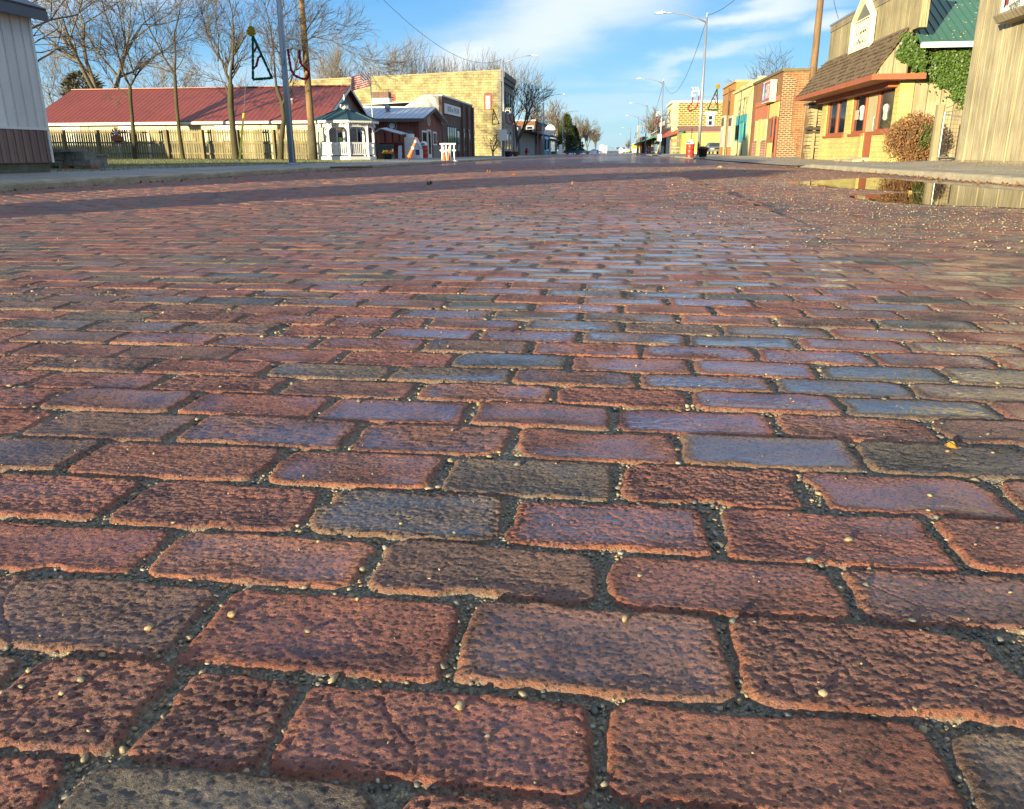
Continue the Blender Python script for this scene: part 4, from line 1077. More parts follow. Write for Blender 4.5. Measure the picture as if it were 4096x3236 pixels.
# ---- small brown shed with metal roof
XS = -14.5; ya, yb, yr = 61.7, 69.9, 65.8; ez, rz = 2.85, 3.72
m_brownwood = boards('red brown board siding', (.29, .10, .065), (.19, .065, .045), w=.30)
b = thing('brown_shed', 'red brown board building with galvanised gable roof beside the gazebo', 'building', (XS, ya, 0))
w = MB().box(XS-10, XS, ya, yb, -.1, ez); w.prism([(ya, ez), (yr, rz-.03), (yb, ez)], 'x', XS-10, XS)
part(b, 'wall', w, m_brownwood)
part(b, 'wainscot', MB().box(XS, XS+.06, ya-.03, 64.55, -.1, .95).box(XS, XS+.06, 66.25, yb, -.1, .95), mat('grey stone veneer', (.26, .24, .21), .9, (.17, .16, .14), 3, bump=.5))
rf = MB(); ov = .45; sl = (rz-ez)/(yr-ya)
for yo, s_ in ((ya-ov, -1), (yb+ov, 1)):
    P4 = [(XS-10.4, yo, ez-ov*sl+.05), (XS+.45, yo, ez-ov*sl+.05), (XS+.45, yr, rz+.05), (XS-10.4, yr, rz+.05)]
    rf.slab(P4 if s_ < 0 else P4[::-1], .05)
    x = XS-10.3
    while x < XS+.45:
        Q4 = [(x-.02, yo, ez-ov*sl+.10), (x+.02, yo, ez-ov*sl+.10), (x+.02, yr, rz+.10), (x-.02, yr, rz+.10)]; rf.slab(Q4 if s_ < 0 else Q4[::-1], .03); x += .45
part(b, 'roof', rf, m_tin_grey)
part(b, 'fascia', MB().box(XS-10.4, XS+.45, ya-ov-.03, ya-ov-.002, ez-ov*sl-.16, ez-ov*sl+.03).prism([(ya-ov, ez-ov*sl-.14), (ya-ov, ez-ov*sl+.03), (yr, rz+.03), (yb+ov, ez-ov*sl+.03), (yb+ov, ez-ov*sl-.14), (yr, rz-.13)], 'x', XS+.45, XS+.49), mat('dark brown trim', (.11, .085, .07), .7))
v = gx(1593, 452, XS-3.2)
part(b, 'vent', MB().lathe((XS-3.0, 64.2, rz-.45), [(.16, 0), (.16, .35), (.24, .37), (.24, .6), (.05, .66)], 10), m_galv, True)
for (pa, pb, pt, pbm) in ((1686, 1706, 519, 566), (1730, 1746, 524, 570)):
    A2, B2 = gx(pa, pt, XS), gx(pb, pbm, XS)
    f = part(b, 'window', MB().box(XS+.002, XS+.05, A2[1], B2[1], .98, 2.02), m_white)
    part(f, 'pane', MB().box(XS+.05, XS+.055, A2[1]+.12, B2[1]-.12, 1.1, 1.9), m_glass)
d0 = gx(1709, 600, XS)[1]; d1 = gx(1724, 600, XS)[1]
f = part(b, 'door', MB().box(XS+.003, XS+.07, d0, d1, .02, 2.12), m_white); part(f, 'door_glass', MB().box(XS+.07, XS+.075, d0+.25, d1-.25, .3, 2.0), m_glass)
q = gx(1713, 482, XS)
ov_ = MB(); ov_.add([(XS+.05, q[1]+.62*cos(t), q[2]+.42*sin(t)) for t in np.linspace(0, 2*pi, 25)[:-1]]+[(XS+.005, q[1]+.62*cos(t), q[2]+.42*sin(t)) for t in np.linspace(0, 2*pi, 25)[:-1]], [tuple(range(24))]+[(i, i+24, (i+1) % 24+24, (i+1) % 24) for i in range(24)])
o = thing('oval_sign', 'oval tan sign under the gable peak of the brown shed', 'sign', q); part(o, 'board', ov_, mat('tan sign', (.50, .40, .24), .7, (.34, .26, .15), 5))
iv = MB().add([(XS+.056, q[1]+.36*cos(t), q[2]+.25*sin(t)) for t in np.linspace(0, 2*pi, 17)[:-1]], [tuple(range(16))]); part(o, 'emblem', iv, mat('brown emblem', (.20, .14, .07), .7, (.42, .34, .2), 12))
q = gy(1569, 503, ya)
o = thing('round_sign', 'round black and white sign on the brown shed wall above the shelter', 'sign', (q[0], ya-.05, q[2]))
def disc(m, c, r, y, n=28): m.add([(c[0]+r*cos(t), y, c[2]+r*sin(t)) for t in np.linspace(0, 2*pi, n+1)[:-1]]+[(c[0]+r*cos(t), y+.03, c[2]+r*sin(t)) for t in np.linspace(0, 2*pi, n+1)[:-1]], [tuple(range(n))[::-1]]+[(i, i+n, (i+1) % n+n, (i+1) % n) for i in range(n)]); return m
part(o, 'rim', disc(MB(), q, .35, ya-.034), m_white); part(o, 'band', disc(MB(), q, .31, ya-.067), m_black); part(o, 'face', disc(MB(), q, .22, ya-.1), m_white)
q = gy(1641, 532, ya)
single('wall_cabinet', 'dark grey electric cabinet on the brown shed wall above the ice chest', 'cabinet', MB().box(q[0]-.22, q[0]+.22, ya-.25, ya-.002, q[2]-.18, q[2]+.18).box(q[0]-.18, q[0]+.18, ya-.262, ya-.252, q[2]-.13, q[2]+.13), mat('grey cabinet', (.11, .12, .125), .55, (.07, .075, .08), 4), (q[0], ya-.1, q[2]-.18))
# timber shelter with small metal roof
SY = 58.5; P0, P1 = gy(1512, 620, SY), gy(1606, 620, SY); zb = zl(P0[0])
b = thing('timber_shelter', 'dark red timber shelter with small galvanised roof beside the brown shed', 'shelter', ((P0[0]+P1[0])/2, SY, zb))
m_dkred = mat('dark red stained timber', (.21, .04, .034), .75, (.14, .026, .022), 4, bump=.2)
for px in (1543, 1573, 1601):
    x = gy(px, 600, SY)[0]; part(b, 'post', MB().box(x-.06, x+.06, SY-.06, SY+.06, zb-.05, zb+1.75), m_dkred)
part(b, 'bench_back', MB().box(P0[0], P1[0], SY+.5, SY+.56, zb+.45, zb+1.05), m_dkred)
part(b, 'seat', MB().box(P0[0], P1[0], SY+.08, SY+.5, zb+.38, zb+.44), m_dkred)
ra, rb_, rc = gy(1505, 503, SY-.7), gy(1530, 490, SY-.6), gy(1617, 520, SY-.8)
xm = gy(1530, 490, SY)[0]; xa, xb = gy(1492, 505, SY)[0], gy(1618, 520, SY)[0]
part(b, 'roof', MB().slab([(xa, SY-.9, zb+1.62), (xm, SY-.7, zb+2.02), (xm, SY+.9, zb+2.12), (xa, SY+.9, zb+1.72)][::-1], .05).slab([(xm, SY-.7, zb+2.02), (xb, SY-1.0, zb+1.62), (xb, SY+.8, zb+1.72), (xm, SY+.9, zb+2.12)][::-1], .05), m_tin_grey)
# park bench
q = gy(1535, 636, 54.0); zb = zl(q[0])
def make_bench(loc):
    b = thing('park_bench', 'slatted dark green park bench in front of the timber shelter', 'bench', loc, local=True, rotz=.12)
    mg = mat('dark green bench paint', (.07, .115, .12), .6, (.045, .075, .08), 4)
    sb = MB()
    for i in range(13): x = -.62+i*1.24/12; sb.box(x-.03, x+.03, .20, .225, .45, .86)
    sb.box(-.68, .68, .19, .235, .84, .92).box(-.68, .68, .19, .235, .41, .46); part(b, 'backrest', sb, mg)
    ss = MB()
    for i in range(5): ss.box(-.68, .68, -.25+i*.09, -.25+i*.09+.07, .38, .41)
    part(b, 'seat', ss, mg)
    for x in (-.66, .66):
        for y in (-.22, .2): part(b, 'leg', MB().box(x-.035, x+.035, y-.035, y+.035, -.01, .58 if y < 0 else .42), mg)
        part(b, 'armrest', MB().box(x-.045, x+.045, -.28, .2, .582, .62), mg)
    return b
make_bench((q[0], 54.0, zb))
# planter of flowers
q = gy(1551, 645, 51.5); zb = zl(q[0])
b = thing('flower_pot', 'black tub of orange and yellow flowers in front of the green bench', 'planter', (q[0], 51.5, zb), local=True)
part(b, 'pot', MB().lathe((0, 0, 0), [(.22, 0), (.30, .30), (.32, .31), (.32, .36), (.27, .36), (.25, .30)], 14), m_black, True)
R = random.Random(3)
for nm, cc, xs_ in (('orange_blooms', (.75, .20, .02), (.0, .38)), ('yellow_blooms', (.70, .52, .02), (-.3, .02))):
    fm = MB()
    for i in range(26): fm.blob((R.uniform(*xs_), R.uniform(-.2, .15), .40+R.uniform(-.04, .14)), (.05, .05, .035), 6, 4, .4, R)
    part(b, nm, fm, mat(nm, cc, .7, darker(cc, .6), 12))
fm = MB()
for i in range(50): x, y = R.uniform(-.3, .34), R.uniform(-.25, .2); fm.slab([(x, y, .34), (x+R.uniform(-.06, .06), y-.03, .42), (x+.03, y, .45)], .004)
part(b, 'leaves', fm, mat('pot leaves', (.10, .16, .03), .7))
# poster board, ice chest
q = gy(1602, 630, 56.5)
b = thing('poster_board', 'narrow white poster board leaning against the shelter post', 'sign', (q[0], 56.5, zl(q[0])))
part(b, 'board', MB().slab([(q[0]-.13, 56.4, zl(q[0])), (q[0]+.13, 56.4, zl(q[0])), (q[0]+.10, 56.65, zl(q[0])+.85), (q[0]-.16, 56.65, zl(q[0])+.85)], .03), mat('poster print', (.62, .62, .64), .6, (.32, .32, .46), 9, bump=0))
IY = 58.8; xa, xb = gy(1620, 632, IY)[0], gy(1680, 632, IY)[0]; zb = zl(xa)
b = thing('ice_chest', 'white outdoor ice chest with sloping lid by the brown shed', 'ice chest', ((xa+xb)/2, IY, zb))
wd = xb-xa
part(b, 'body', MB().prism([(xa, zb), (xb, zb), (xb, zb+.55), (xa+wd*.62, zb+1.45), (xa, zb+1.45)], 'y', IY, IY+1.0), m_white)
part(b, 'lid', MB().slab([(xb-.02, IY+.08, zb+.68), (xa+wd*.66, IY+.08, zb+1.40), (xa+wd*.66, IY+.92, zb+1.40), (xb-.02, IY+.92, zb+.68)][::-1], .04), mat('grey lid glass', (.40, .46, .50), .3))
part(b, 'compressor', MB().box(xa+.1, xa+wd*.5, IY+.2, IY+.8, zb+1.452, zb+1.68), m_white)
part(b, 'logo', MB().quad((xb-wd*.28, IY-.004, zb+.25), (xb-wd*.02, IY-.004, zb+.22), (xb-wd*.02, IY-.004, zb+.6), (xb-wd*.28, IY-.004, zb+.6)), mat('dark blue print', (.03, .06, .22), .6))
# drum bins
def make_drum(loc, label):
    b = thing('drum_bin', label, 'litter bin', loc, 'red oil drums with white domed lids used as litter bins', local=True)
    pr = [(.285, 0), (.29, .02), (.285, .05), (.285, .28), (.30, .30), (.285, .32), (.285, .58), (.30, .60), (.285, .62), (.285, .86), (.295, .88), (.28, .885)]
    part(b, 'drum', MB().lathe((0, 0, 0), pr, 22), m_red, True)
    l = part(b, 'dome_lid', MB().lathe((0, 0, .885), [(.30, 0), (.30, .05), (.27, .12), (.20, .24), (.10, .30), (.02, .315)], 22), m_white, True)
    part(l, 'flap', MB().box(-.12, .12, -.285, -.25, .93, 1.06), m_black)
    return b
q = gy(1697, 632, 60.6)
drum = make_drum((q[0], 60.6, zl(q[0])), 'red drum bin with white dome beside the white ice chest')
q = gy(1776, 625, 70.5)
dup(drum, (q[0], 70.5, .02), 'dark red drum bin with white dome behind the white barricade', rotz=1.0)

# leaning delineator tube in the gutter
q = gz(1628, 653, -.13); T = gy(1668, 556, q[1])
b = thing('delineator', 'leaning orange traffic delineator tube with white bands in the left gutter', 'traffic post', (q[0], q[1], q[2]))
v = np.array([T[0]-q[0], -.1, T[2]-q[2]]); at_ = lambda t: tuple(q+v*t)
part(b, 'stub', MB().tube([at_(-.05), at_(.25)], .045, 10), m_rust, True)
part(b, 'tube', MB().tube([at_(.24), at_(.245), at_(.3), at_(.62), at_(.96), at_(1.0)], [.10, .135, .12, .085, .07, .05], 14), m_orange, True)
for t0, t1, ra_, rb2 in ((.58, .68, .092, .086), (.86, .92, .078, .074)): part(b, 'band', MB().tube([at_(t0), at_(t1)], [ra_, rb2], 14), m_reflect, True)
# barricade with cones
BY = gz(1790, 650, -.16)[1]; xa, xb = gy(1762, 650, BY)[0], gy(1825, 650, BY)[0]; zb = -.155
b = thing('barricade', 'white plastic rail barricade standing at the left kerb', 'barricade', ((xa+xb)/2, BY, zb))
h = 1.08
for i, fx in enumerate((.12, .38, .65, .88)):
    x = xa+(xb-xa)*fx; part(b, 'upright', MB().box(x-.035, x+.035, BY-.03, BY+.03, zb+.08, zb+h-.02), m_white)
for z in (h-.05, h*.62): part(b, 'rail', MB().box(xa, xb, BY-.065, BY-.032, zb+z-.04, zb+z+.04), m_white)
for fx in (.08, .92):
    x = xa+(xb-xa)*fx; part(b, 'foot', MB().box(x-.13, x+.13, BY-.35, BY+.35, zb, zb+.11), m_white)
def make_cone(loc, label, g):
    b = thing('traffic_cone', label, 'traffic cone', loc, g, local=True)
    part(b, 'base', MB().box(-.19, .19, -.19, .19, 0, .035), m_orange)
    part(b, 'cone', MB().lathe((0, 0, .03), [(.15, 0), (.14, .03), (.033, .90), (.025, .92)], 18), m_orange, True)
    for z0_, z1_ in ((.52, .66), (.74, .82)):
        rr0, rr1 = .15-(.117/.90)*z0_+.002, .15-(.117/.90)*z1_+.002
        part(b, 'collar', MB().lathe((0, 0, .03), [(rr0, z0_), (rr1, z1_)], 18), m_reflect, True)
    return b
q = gy(1777, 655, BY-.6)
cone = make_cone((q[0], BY-.6, zb+.01), 'orange traffic cone in front of the left half of the white barricade', 'traffic cones by the barricade')
q = gy(1797, 648, BY+.3); dup(cone, (q[0], BY+.35, zb+.01), 'orange traffic cone behind the middle rails of the white barricade')

# ---- brick shop
XB = -15.0; ya, yb, zt = 72.84, 88.5, 5.09
b = thing('brick_shop', 'flat-roofed dark brick shop with pale plastered side wall', 'building', (XB, ya, 0))
part(b, 'front_wall', MB().box(XB-.3, XB, ya, yb, -.1, zt), m_brick_d)
part(b, 'side_wall', MB().prism([(XB-.302, -.1), (XB-.302, zt), (XB-1.6, zt), (XB-3.3, zt-.95), (XB-14, zt-.62), (XB-14, -.1)], 'y', ya+.003, ya+.3), mat('stained pale plaster', (.56, .55, .48), .85, (.36, .36, .32), 1.6, bump=.3))
part(b, 'back_wall', MB().box(XB-14, XB-.31, yb-.3, yb-.003, -.1, zt-.7), m_brick_d)
part(b, 'roof', MB().slab([(XB-.31, ya+.31, zt-.35), (XB-14, ya+.31, zt-.9), (XB-14, yb-.31, zt-.9), (XB-.31, yb-.31, zt-.35)][::-1], .05), m_white)
part(b, 'coping', MB().box(XB-.36, XB+.06, ya-.04, yb+.04, zt, zt+.13).prism([(XB-.362, zt), (XB-.362, zt+.12), (XB-1.62, zt+.12), (XB-3.32, zt-.83), (XB-14, zt-.5), (XB-14, zt-.75), (XB-3.3, zt-1.15), (XB-1.6, zt-.02)], 'y', ya-.05, ya-.002), m_white)
ch = gy(1528, 400, 76)
c_ = part(b, 'chimney', MB().box(ch[0]-.75, ch[0]+.75, 75.5, 76.5, zt-1.2, gy(1528, 369, 76)[2]), m_brick_d); part(c_, 'flashing', MB().box(ch[0]-.8, ch[0]+.8, 75.45, 76.55, zt-1.2, gy(1528, 394, 76)[2]), m_white)
for px in (1846, 1867, 1887):
    y = gx(px, 500, XB)[1]; p = part(b, 'pilaster', MB().box(XB+.002, XB+.22, y-.3, y+.3, -.1, zt-.2), m_brick_d)
    part(p, 'capital', MB().box(XB+.222, XB+.26, y-.34, y+.34, 2.35, 2.65), mat('stone capital', (.38, .37, .34), .85))
W0, W1 = gx(1789, 560, XB)[1], gx(1824, 560, XB)[1]
f = part(b, 'shop_window', MB().box(XB-.02, XB+.04, W0, W1, .75, 2.72), m_dark); part(f, 'pane', MB().box(XB+.04, XB+.046, W0+.1, W1-.1, .85, 2.62), m_glass)
for i in range(1, 4): y = W0+(W1-W0)*i/4; part(f, 'mullion', MB().box(XB+.046, XB+.075, y-.09, y+.09, .85, 2.62), m_dark)
part(f, 'sill', MB().box(XB+.002, XB+.16, W0-.15, W1+.15, .62, .745), mat('grey sill', (.22, .22, .21), .8))
for pa, pb in ((1828, 1838), (1852, 1862), (1872, 1881)):
    y_, z_ = gx(pa, 560, XB)[1], gx(pb, 560, XB)[1]; f = part(b, 'doorway', MB().box(XB+.002, XB+.03, y_, z_, .05, 2.55), m_dark); part(f, 'door_glass', MB().box(XB+.03, XB+.034, y_+.12, z_-.12, .5, 2.4), m_glass)
A2, B2 = gx(1775, 440, XB), gx(1839, 445, XB); zc_ = gx(1806, 441, XB)[2]
b2 = thing('shop_sign', 'white lettered shop sign board on the dark brick shop front', 'sign', (XB, A2[1], zc_))
part(b2, 'board', MB().box(XB+.03, XB+.10, A2[1], B2[1], zc_-.42, zc_+.42), m_white)
ym = (A2[1]+B2[1])/2; sx_ = (B2[1]-A2[1])
part(b2, 'lettering', MB().text('( BORE on THE BAR', 1.05, lambda u, v, d: (XB+.104, ym+u*.66, zc_+v*.62), .012), mat('black sign paint', (.03, .03, .03), .6))

# ---- two storey limestone building
YS = 111.7; XS2 = -15.; xl = -44.; zt = 10.6
b = thing('limestone_building', 'two-storey yellow limestone building with red arched windows', 'building', (XS2, YS, 0))
part(b, 'side_wall', MB().prism([(xl, -.2), (xl, zt-.9), (XS2-3, zt-.1), (XS2-.5, zt), (XS2-.5, -.2)][::-1], 'y', YS, YS+.5), m_stone)
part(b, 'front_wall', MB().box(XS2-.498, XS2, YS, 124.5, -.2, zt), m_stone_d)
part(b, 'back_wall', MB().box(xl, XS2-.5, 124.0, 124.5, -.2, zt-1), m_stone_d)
part(b, 'roof', MB().slab([(xl, YS+.5, zt-1.3), (XS2-.5, YS+.5, zt-.6), (XS2-.5, 124, zt-.6), (xl, 124, zt-1.3)], .1), m_dark)
part(b, 'coping', MB().prism([(xl, zt-.9), (xl, zt-.75), (XS2-3, zt+.05), (XS2+.06, zt+.15), (XS2+.06, zt), (XS2-3, zt-.1)][::-1], 'y', YS-.06, YS+.52), mat('weathered coping', (.36, .31, .17), .9, (.20, .17, .1), 3))
part(b, 'cornice', MB().box(XS2+.002, XS2+.45, YS-.1, 124.5, zt-.75, zt-.1).box(XS2+.002, XS2+.28, YS-.05, 124.5, zt-1.3, zt-.76), mat('dark pressed cornice', (.13, .12, .11), .7, (.08, .075, .07), 2))
m_redframe = mat('faded red frames', (.32, .07, .045), .7, (.22, .05, .035), 4)
for pa, pb, pt, pbm, gm_ in ((1937, 1967, 369, 441, 1), (1743, 1773, 373, 440, 1), (1552, 1581, 374, 404, 0)):
    A2, B2 = gy(pa, pbm, YS), gy(pb, pt, YS); xa, xb, za_, zb_ = A2[0], B2[0], A2[2], B2[2]
    arch = [(xa, za_), (xb, za_), (xb, zb_-.25)]+[((xa+xb)/2+(xb-xa)/2*cos(t), zb_-.25+.25*sin(t)) for t in np.linspace(0, pi, 9)[1:-1]]+[(xa, zb_-.25)]
    f = part(b, 'arched_window', MB().prism(arch[::-1], 'y', YS-.04, YS-.002), m_redframe)
    part(f, 'pane', MB().box(xa+.22, xb-.22, YS-.05, YS-.041, za_+.12, zb_-.42), m_glass_c if gm_ else m_glass)
    part(f, 'sash', MB().box(xa+.2, xb-.2, YS-.075, YS-.052, (za_+zb_)/2-.25, (za_+zb_)/2-.1).box((xa+xb)/2-.04, (xa+xb)/2+.04, YS-.072, YS-.052, za_+.1, (za_+zb_)/2-.25), m_white if gm_ else m_redframe)
for i in range(4):
    y = YS+1.4+i*2.6; f = part(b, 'front_window', MB().box(XS2+.003, XS2+.12, y, y+1.1, 5.6, 8.3), mat('dark frames', (.06, .05, .045), .7)); part(f, 'pane', MB().box(XS2+.12, XS2+.126, y+.15, y+.95, 5.75, 8.1), m_glass)
for i in range(3):
    y = YS+1.0+i*3.4; f = part(b, 'shopfront', MB().box(XS2+.003, XS2+.1, y, y+2.9, .1, 3.6), mat('worn shopfront paint', (.26, .20, .17), .8, (.42, .38, .34), 4)); part(f, 'pane', MB().box(XS2+.1, XS2+.106, y+.3, y+1.6, .9, 3.2), m_glass)
# sign and pots near second lamp
q = gy(2012, 540, 83.7)
b = thing('street_notice', 'white rectangular notice fixed to the lamp post before the limestone corner', 'sign', (q[0], 83.7, q[2]))
wq = .34; part(b, 'panel', MB().box(q[0]-.1-wq, q[0]-.1+wq+.15, 83.72, 83.75, q[2]-.52, q[2]+.52), m_white)
part(b, 'bracket', MB().box(q[0]-.15, q[0]+.15, 83.752, 83.85, q[2]-.05, q[2]+.05), m_galv)
for i, (px, Y, lab, cc) in enumerate(((2030, 86, 'black plant tub at the foot of the lamp by the limestone corner', (.02, .02, .022)), (2040, 97, 'brown clay pot beside the limestone shopfront', (.25, .09, .04)), (2062, 97, 'second clay pot further along by the leaning dark tree', (.20, .07, .035)))):
    q = gy(px, 622, Y)
    b = thing('plant_pot', lab, 'planter', (q[0], Y, -.03), local=True)
    part(b, 'pot', MB().lathe((0, 0, 0), [(.22, 0), (.34, .48), (.38, .5), (.38, .56), (.3, .56), (.28, .5)], 14), mat('pot %d' % i, cc, .7), True)
    part(b, 'soil', MB().lathe((0, 0, .5), [(.29, 0), (.2, .05), (.02, .07)], 12), m_leafbrown)

# ================================================================== RIGHT SIDE
def rotbox(m, o, e, n, u0, u1, t0, t1, z0, z1):
    P = lambda u, t, z: (o[0]+e[0]*u+n[0]*t, o[1]+e[1]*u+n[1]*t, z)
    return m.add([P(u0, t0, z0), P(u1, t0, z0), P(u1, t1, z0), P(u0, t1, z0), P(u0, t0, z1), P(u1, t0, z1), P(u1, t1, z1), P(u0, t1, z1)],
                 [(0, 3, 2, 1), (4, 5, 6, 7), (0, 1, 5, 4), (1, 2, 6, 5), (2, 3, 7, 6), (3, 0, 4, 7)])
# ---- board-clad hardware store close by
XW = 8.6; yf = gx(3829, 600, XW)[1]; yn = 9.0; zt = 7.0
m_barn = boards('bleached barn boards', (.54, .47, .30), (.235, .19, .105), w=40, seam=0, grain=1.1, stain=(.68, 1.08))
b = thing('hardware_store', 'tall store clad in bleached vertical boards at the right edge', 'building', (XW, yf, 0))
w = MB().box(XW+.03, XW+12, yn, yf-.03, -.2, zt)
R = random.Random(8); y = yf
while y > yn:
    wd = R.choice((.14, .19, .24, .28)); w.box(XW-R.uniform(0, .022), XW+.03, y-wd+.008, y, zr(XW, y)+.03+R.uniform(-.02, .03), zt); y -= wd
x = XW
while x < XW+12:
    wd = R.choice((.16, .22, .26)); w.box(x+.004, x+wd-.004, yf-.03, yf+R.uniform(0, .015), .05, zt); x += wd
y = yf-.5
while y > yn: w.box(XW-.045, XW-.022, y-.035, y+.035, zr(XW, y)+.02, zt); y -= R.choice((.55, .8, 1.1))
part(b, 'wall', w, m_barn)
part(b, 'roof', MB().box(XW-.1, XW+12.1, yn-.1, yf+.1, zt+.002, zt+.15), m_droof)
part(b, 'ground_board', MB().box(XW-.03, XW-.024, yn, yf, -.05, zr(XW, 15)+.06), mat('rotten board', (.30, .25, .15), .95, (.14, .11, .07), 6))
sA = gx(4002, 62, XW-.35); y1s, y0s = gx(3998, 50, XW-.35)[1], gx(4087, 30, XW-.35)[1]
zb = gx(4002, 58, XW-.35)[2]
yh0, yh1, zh_t = gx(4036, 24, XW-.35)[1], gx(4082, 10, XW-.35)[1], gx(4058, 17, XW-.35)[2]
b = thing('hardware_sign', 'white box sign reading Hardware on a wooden ledge high on the board-clad store', 'sign', (XW-.2, y1s, zb))
part(b, 'cabinet', MB().box(XW-.34, XW-.10, y0s, y1s, zb, zb+1.5), mat('sign cabinet cream', (.70, .66, .45), .5))
part(b, 'face', MB().box(XW-.352, XW-.341, y0s+.03, y1s-.03, zb+.03, zb+1.47), m_white)
ly = (y1s-y0s)
m_txt = mat('grey green sign lettering', (.055, .08, .055), .6); m_sw = mat('dark red sign figure', (.33, .04, .035), .6)
part(b, 'lettering', MB().text('Hardware', .26, lambda u, v, d: (XW-.354-d, (yh0+yh1)/2-u*(yh0-yh1)/1.12, zh_t+v+u*.04), .006), m_txt)
yy = y1s-ly*.30
def wedge(p): return [(XW-.3545, y1s-ly*a, zb+c) for a, c in p]
part(b, 'figure', MB().quad(*wedge([(.18, .10), (.24, .12), (.235, 1.3), (.19, 1.3)])).quad(*wedge([(.30, .12), (.38, .16), (.37, .55), (.44, 1.3), (.40, 1.3), (.31, .6)])).quad(*wedge([(.19, .10), (.30, .16), (.30, .28), (.19, .3)])), m_sw)
part(b, 'ledge', MB().prism([(XW-.42, zb-.03), (XW-.42, zb-.002), (XW-.02, zb-.002), (XW-.02, zb-.17), (XW-.34, zb-.16)], 'y', y0s-.6, y1s+.12), m_grey_wood)

# ---- store with shingle pent roof (yellow stone front)
XY = 9.0; y0, y1 = 28.75, 38.75
m_yst = masonry('yellow ashlar front', (.62, .53, .19), (.54, .455, .155), (.44, .37, .135), .55, .17, .009, .9, .5, .25)
m_tanb = boards('tan wide boards', (.43, .36, .22), (.27, .215, .12), w=.42, seam=.035, grain=.5, stain=(.75, 1.08))
m_trim = mat('orange brown trim', (.34, .10, .04), .6, (.25, .07, .028), 3, bump=.1)
b = thing('lumber_store', 'old store with yellow stone front, shingled pent roof and board false front', 'building', (XY, y0, 0))
zs = 2.75
z0 = .02
def ypx(px, py=500): return gx(px, py, XY)[1]
# window and door openings along the front, from the far end to the near end (pixel columns on the facade)
wA0, wA1 = ypx(3300), ypx(3378); wB0, wB1 = ypx(3400), ypx(3462); dr0, dr1 = ypx(3450), ypx(3492); wC0, wC1 = ypx(3497), ypx(3563)
zsl, zhd = .98, 2.42
fw = MB()
op = [(wC1, wC0), (dr1, dr0), (wB1, wB0), (wA1, wA0)]
wsp = sorted([(min(a, c), max(a, c)) for a, c in ((wA0, wA1), (wB0, dr0), (dr1, wC1))])
prev = y0+.01
for (a, c, lo) in ((wC1, dr1, zsl), (dr1, dr0, .12), (dr0, wB0, zsl), (wA1, wA0, zsl)):
    if a > prev: fw.box(XY, XY+.3, prev, a, -.2, zs)
    fw.box(XY, XY+.3, a, c, -.2, lo); fw.box(XY, XY+.3, a, c, zhd, zs); prev = c
fw.box(XY, XY+.3, prev, y1, -.2, zs)
part(b, 'stone_front', fw, m_yst)
for px in (3288, 3390, 3590):
    pass
def win(a, c, lo, hi, name='window'):
    """a..c along y; recessed frame, mullion and pane"""
    f = part(b, name, MB().box(XY+.05, XY+.16, a, a+.13, lo, hi).box(XY+.05, XY+.16, c-.13, c, lo, hi).box(XY+.05, XY+.16, a+.13, c-.13, lo, lo+.10).box(XY+.05, XY+.16, a+.13, c-.13, hi-.10, hi), m_trim)
    part(f, 'pane', MB().box(XY+.115, XY+.125, a+.13, c-.13, lo+.1, hi-.1), m_glass)
    part(f, 'sill', MB().box(XY-.06, XY+.05, a-.03, c+.03, lo-.09, lo-.002), m_trim)
    return f
f = win(wA1, wA0, zsl, zhd); ym = (wA0+wA1)/2; part(f, 'mullion', MB().box(XY+.06, XY+.15, ym-.09, ym+.09, zsl+.1, zhd-.1), m_trim)
f = win(dr0+.02, wB0, zsl, zhd); f2 = win(wC1, dr1-.02, zsl, zhd)
d = part(b, 'door', MB().box(XY+.10, XY+.15, dr1, dr0, .13, zhd-.06), m_trim)
part(d, 'screen', MB().box(XY+.085, XY+.099, dr1+.12, dr0-.12, 1.02, zhd-.16), mat('dusty door screen', (.42, .38, .22), .7, (.34, .30, .17), 3))
part(d, 'handle', MB().tube([(XY+.04, dr1+.09, 1.05), (XY+.03, dr1+.09, 1.1), (XY+.03, dr1+.09, 1.45), (XY+.04, dr1+.09, 1.5)], .014, 6), m_galv)
part(b, 'front_step', MB().box(XY-.28, XY-.002, dr1-.1, dr0+.15, -.1, .13).box(XY-.62, XY-.282, dr1-.25, dr0+1.1, -.1, .07), m_concR)
# false front
z_ff = lambda y: 5.45
part(b, 'false_front', MB().box(XY+.02, XY+.25, y0-.95, y1+.02, 3.92, 5.42), boards('false front boards', (.45, .38, .21), (.20, .16, .08), w=.19, seam=.04, grain=1.2))
part(b, 'false_front_cap', MB().box(XY-.04, XY+.30, y0-.98, y1+.06, 5.425, 5.50), m_galv)
part(b, 'cap_board', MB().box(XY-.01, XY+.018, y0-.95, y1+.03, 5.18, 5.424), m_grey_wood)
